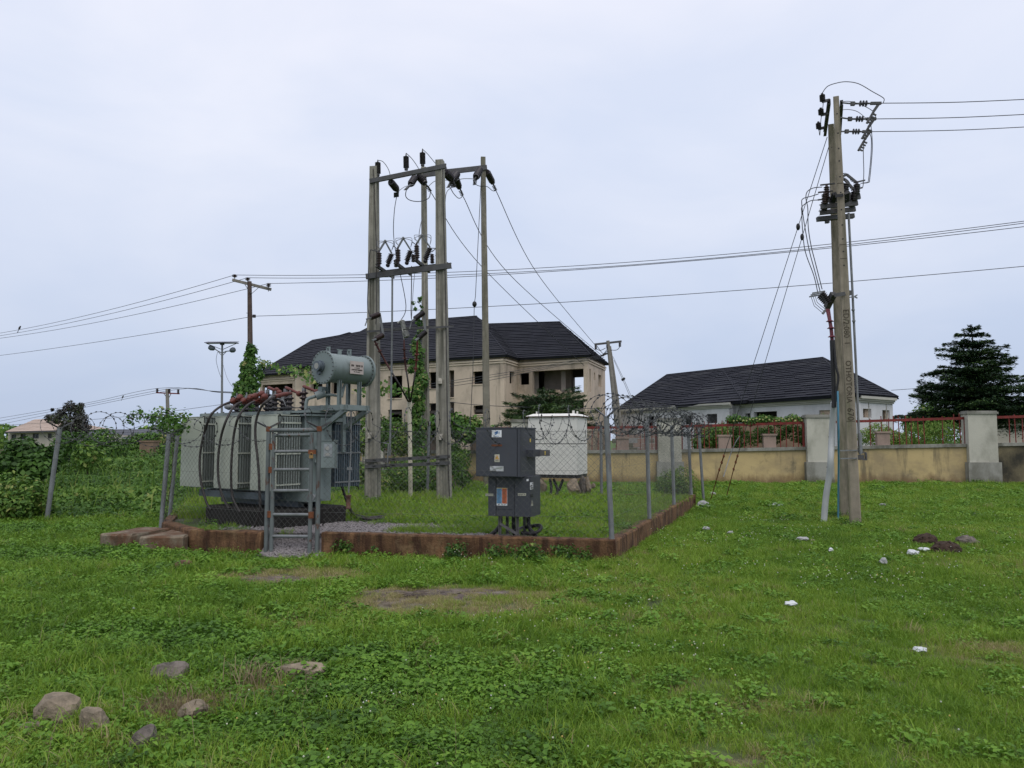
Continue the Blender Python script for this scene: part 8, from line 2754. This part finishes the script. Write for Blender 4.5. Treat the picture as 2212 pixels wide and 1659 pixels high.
WSPOT = [(gp(300, 1370), .8, .35), (gp(430, 1380), .7, .35), (gp(900, 1480), .9, .5), (gp(620, 1560), .6, .35), (gp(160, 1200), 1.6, .6), (gp(700, 1490), .5, .3), (gp(1120, 1500), .5, .35), (gp(820, 1420), .7, .3), (gp(560, 1430), .5, .3), (gp(60, 1150), 1.4, .6), (gp(950, 1640), .6, .3)]
def wspot(x, y):
    s = 0
    for (cx, cy), rx, ry in WSPOT:
        q_ = ((x - cx) / rx) ** 2 + ((y - cy) / ry) ** 2
        if q_ < 1.6: s = max(s, 1 - q_ / 1.6)
    return s
for dens, y0, y1, sc in ((200, 2.9, 5.5, .85), (150, 5.5, 9, .95), (95, 9, 15, 1.1), (46, 15, 23, 1.4), (24, 23, 34, 1.8)):
    xs_, ys_ = lawn_points(dens, y0, y1, False)
    for x, y in zip(xs_, ys_):
        x, y = float(x), float(y)
        ins_ = inpoly(x, y, PAD)
        if ins_:
            if inpoly(x, y, PLP): continue
            if min(segdist(x, y, PLP[i], PLP[(i + 1) % 4]) for i in (0, 1)) < .75 and random.random() < .93: continue
            if min(segdist(x, y, PAD[i], PAD[(i + 1) % 5]) for i in range(5)) < .13: continue
            if random.random() < gravelness(x, y) * 1.25 - .1: continue
            if (x + .15) ** 2 + ((y - 10.9) * 1.2) ** 2 < .36 and random.random() < .8: continue
            z = PADZ
            dr = 0
        else:
            if y > 10 and min(segdist(x, y, PAD[i], PAD[(i + 1) % 5]) for i in range(5)) < .03: continue
            if any(inpoly(x, y, b) for b in BLOCKS): continue
            if y > 28.0 and x > -9: continue
            if x < -5 and y > 17: continue
            if GL.x < x < GR.x and 10.5 < y < 11.4: continue
            z = gh(x, y)
            dr = dryness(x, y)
            kd = min(segdist(x, y, EA, GR), segdist(x, y, EB, GL)) if 9 < y < 12 else 9
            if kd < .3 and random.random() < .6: continue
        big = nz(x, y, .35, 5.1)
        sm = nz(x, y, 1.3, 8.2)
        if dr > .35 and random.random() < (dr - .2) * .8: continue
        wz = wspot(x, y)
        leftish = max(0, min(1, (1.2 - x) / 3.5)) if y < 15 else .35
        wprob = max(0, .14 + .75 * wz + .5 * leftish * max(0, sm + .15) + .18 * leftish)
        if ins_: wprob = .10
        if x > 1.5: wprob *= .55
        t = .47 + .22 * big + .20 * sm + .10 * nz(x, y, 3.3, 4.2) + random.gauss(0, .06) + .05 * (x > 0.5)
        if ins_: t = .55 + .12 * sm + random.gauss(0, .06)
        if random.random() < wprob and dr < .4:
            emit(WL_, (x, y, z), sc * random.uniform(.65, 1.15), random.randrange(5) if random.random() < .6 else random.randrange(3), .5 + .3 * sm + random.gauss(0, .1) - .1 * wz)
        else:
            tall = random.random() < (.16 + .25 * max(0, big) + (.25 if x < -1.0 and y < 10 else 0))
            t2 = min(1.0, t + .75 * max(0, dr - .05) + (.3 if random.random() < .03 else 0))
            if x > .6 and y < 28: tall = tall and random.random() < .3
            s_ = (.82 if x > .6 and not ins_ else 1.0) * sc * random.uniform(.7, 1.2) * (1 - .5 * dr) * ((.8 if y < 13 else 1.1) if ins_ else 1.0)
            emit(GL_, (x, y, z), s_, 4 + random.randrange(2) if tall and dr < .3 else random.randrange(4), t2)
            if dr > .25 and random.random() < .7: emit(GL_, (x + random.uniform(-.09, .09), y + random.uniform(-.09, .09), z), s_ * .8, random.randrange(4), min(1.0, .8 + random.random() * .25))
        fden = .035 + (.16 if nz(x, y, .55, 21) > .12 else 0)
        if not ins_ and dr < .3 and x > -1.5 and y < 16 and random.random() < fden * .22 * (1 if y > 5.5 else .8):
            emit(FL_, (x, y, z), 1.0 if y < 8 else 1.25, random.randrange(3), random.random() * .5)
scatter('grass', 'short rough green grass covering the lawn and enclosure', GP, *GL_)
scatter('ground_weeds', 'low broad leaved weeds mixed through the lawn', WPR, *WL_)
scatter('wild_flowers', 'tiny white clover like flower heads dotted in the grass', FPR, *FL_)
# ---- thin seed stalks standing above the turf
n = 260
Y = 3.2 + 9 * RNG.random(n) ** 1.3
X = RNG.uniform(-.68, .68, n) * Y
stalks('seed_stalks', 'sparse thin pale grass stalks standing above the lawn', X, Y, np.array([gh(float(a), float(b)) for a, b in zip(X, Y)]), .16 + .22 * RNG.random(n), M_straw, .0011, .75, 'stuff', .5)
# ---- stone chippings
def chip(seed):
    r = random.Random(seed)
    m = rock((0, 0, 0), .028 * r.uniform(.7, 1.2), .022 * r.uniform(.7, 1.2), .015, seed, 0, 1, .5)
    return m, [0.0] * len(m.v)
CP = [proto('stone_chip', *chip(60 + i), M_gravel) for i in range(4)]
cl = ([], [], [], [], [])
for _ in range(26000):
    x, y = RNG.uniform(-5.6, 2.0), RNG.uniform(10.2, 13.4)
    if not inpoly(x, y, PAD) or inpoly(x, y, PLP): continue
    if min(segdist(x, y, PAD[i], PAD[(i + 1) % 5]) for i in (0, 3, 4)) < .18: continue
    if random.random() < gravelness(x, y) * 1.1 - .15:
        emit(cl, (float(x), float(y), PADZ + random.uniform(-.005, .012)), random.uniform(.6, 1.3), random.randrange(4), 0)
for _ in range(2600):
    f, o = random.uniform(.1, .88), random.uniform(-.3, .3)
    p = GL.lerp(GR, f)
    o = random.uniform(-.12, .5)
    q2 = p + gn * o
    emit(cl, (q2.x, q2.y, min(.235, -.10 + .36 * (o + .12) / .517) + random.uniform(-.01, .02)), random.uniform(.7, 1.4), random.randrange(4), 0)
scatter('gravel', 'grey stone chippings spread round the transformer plinth', CP, *cl)
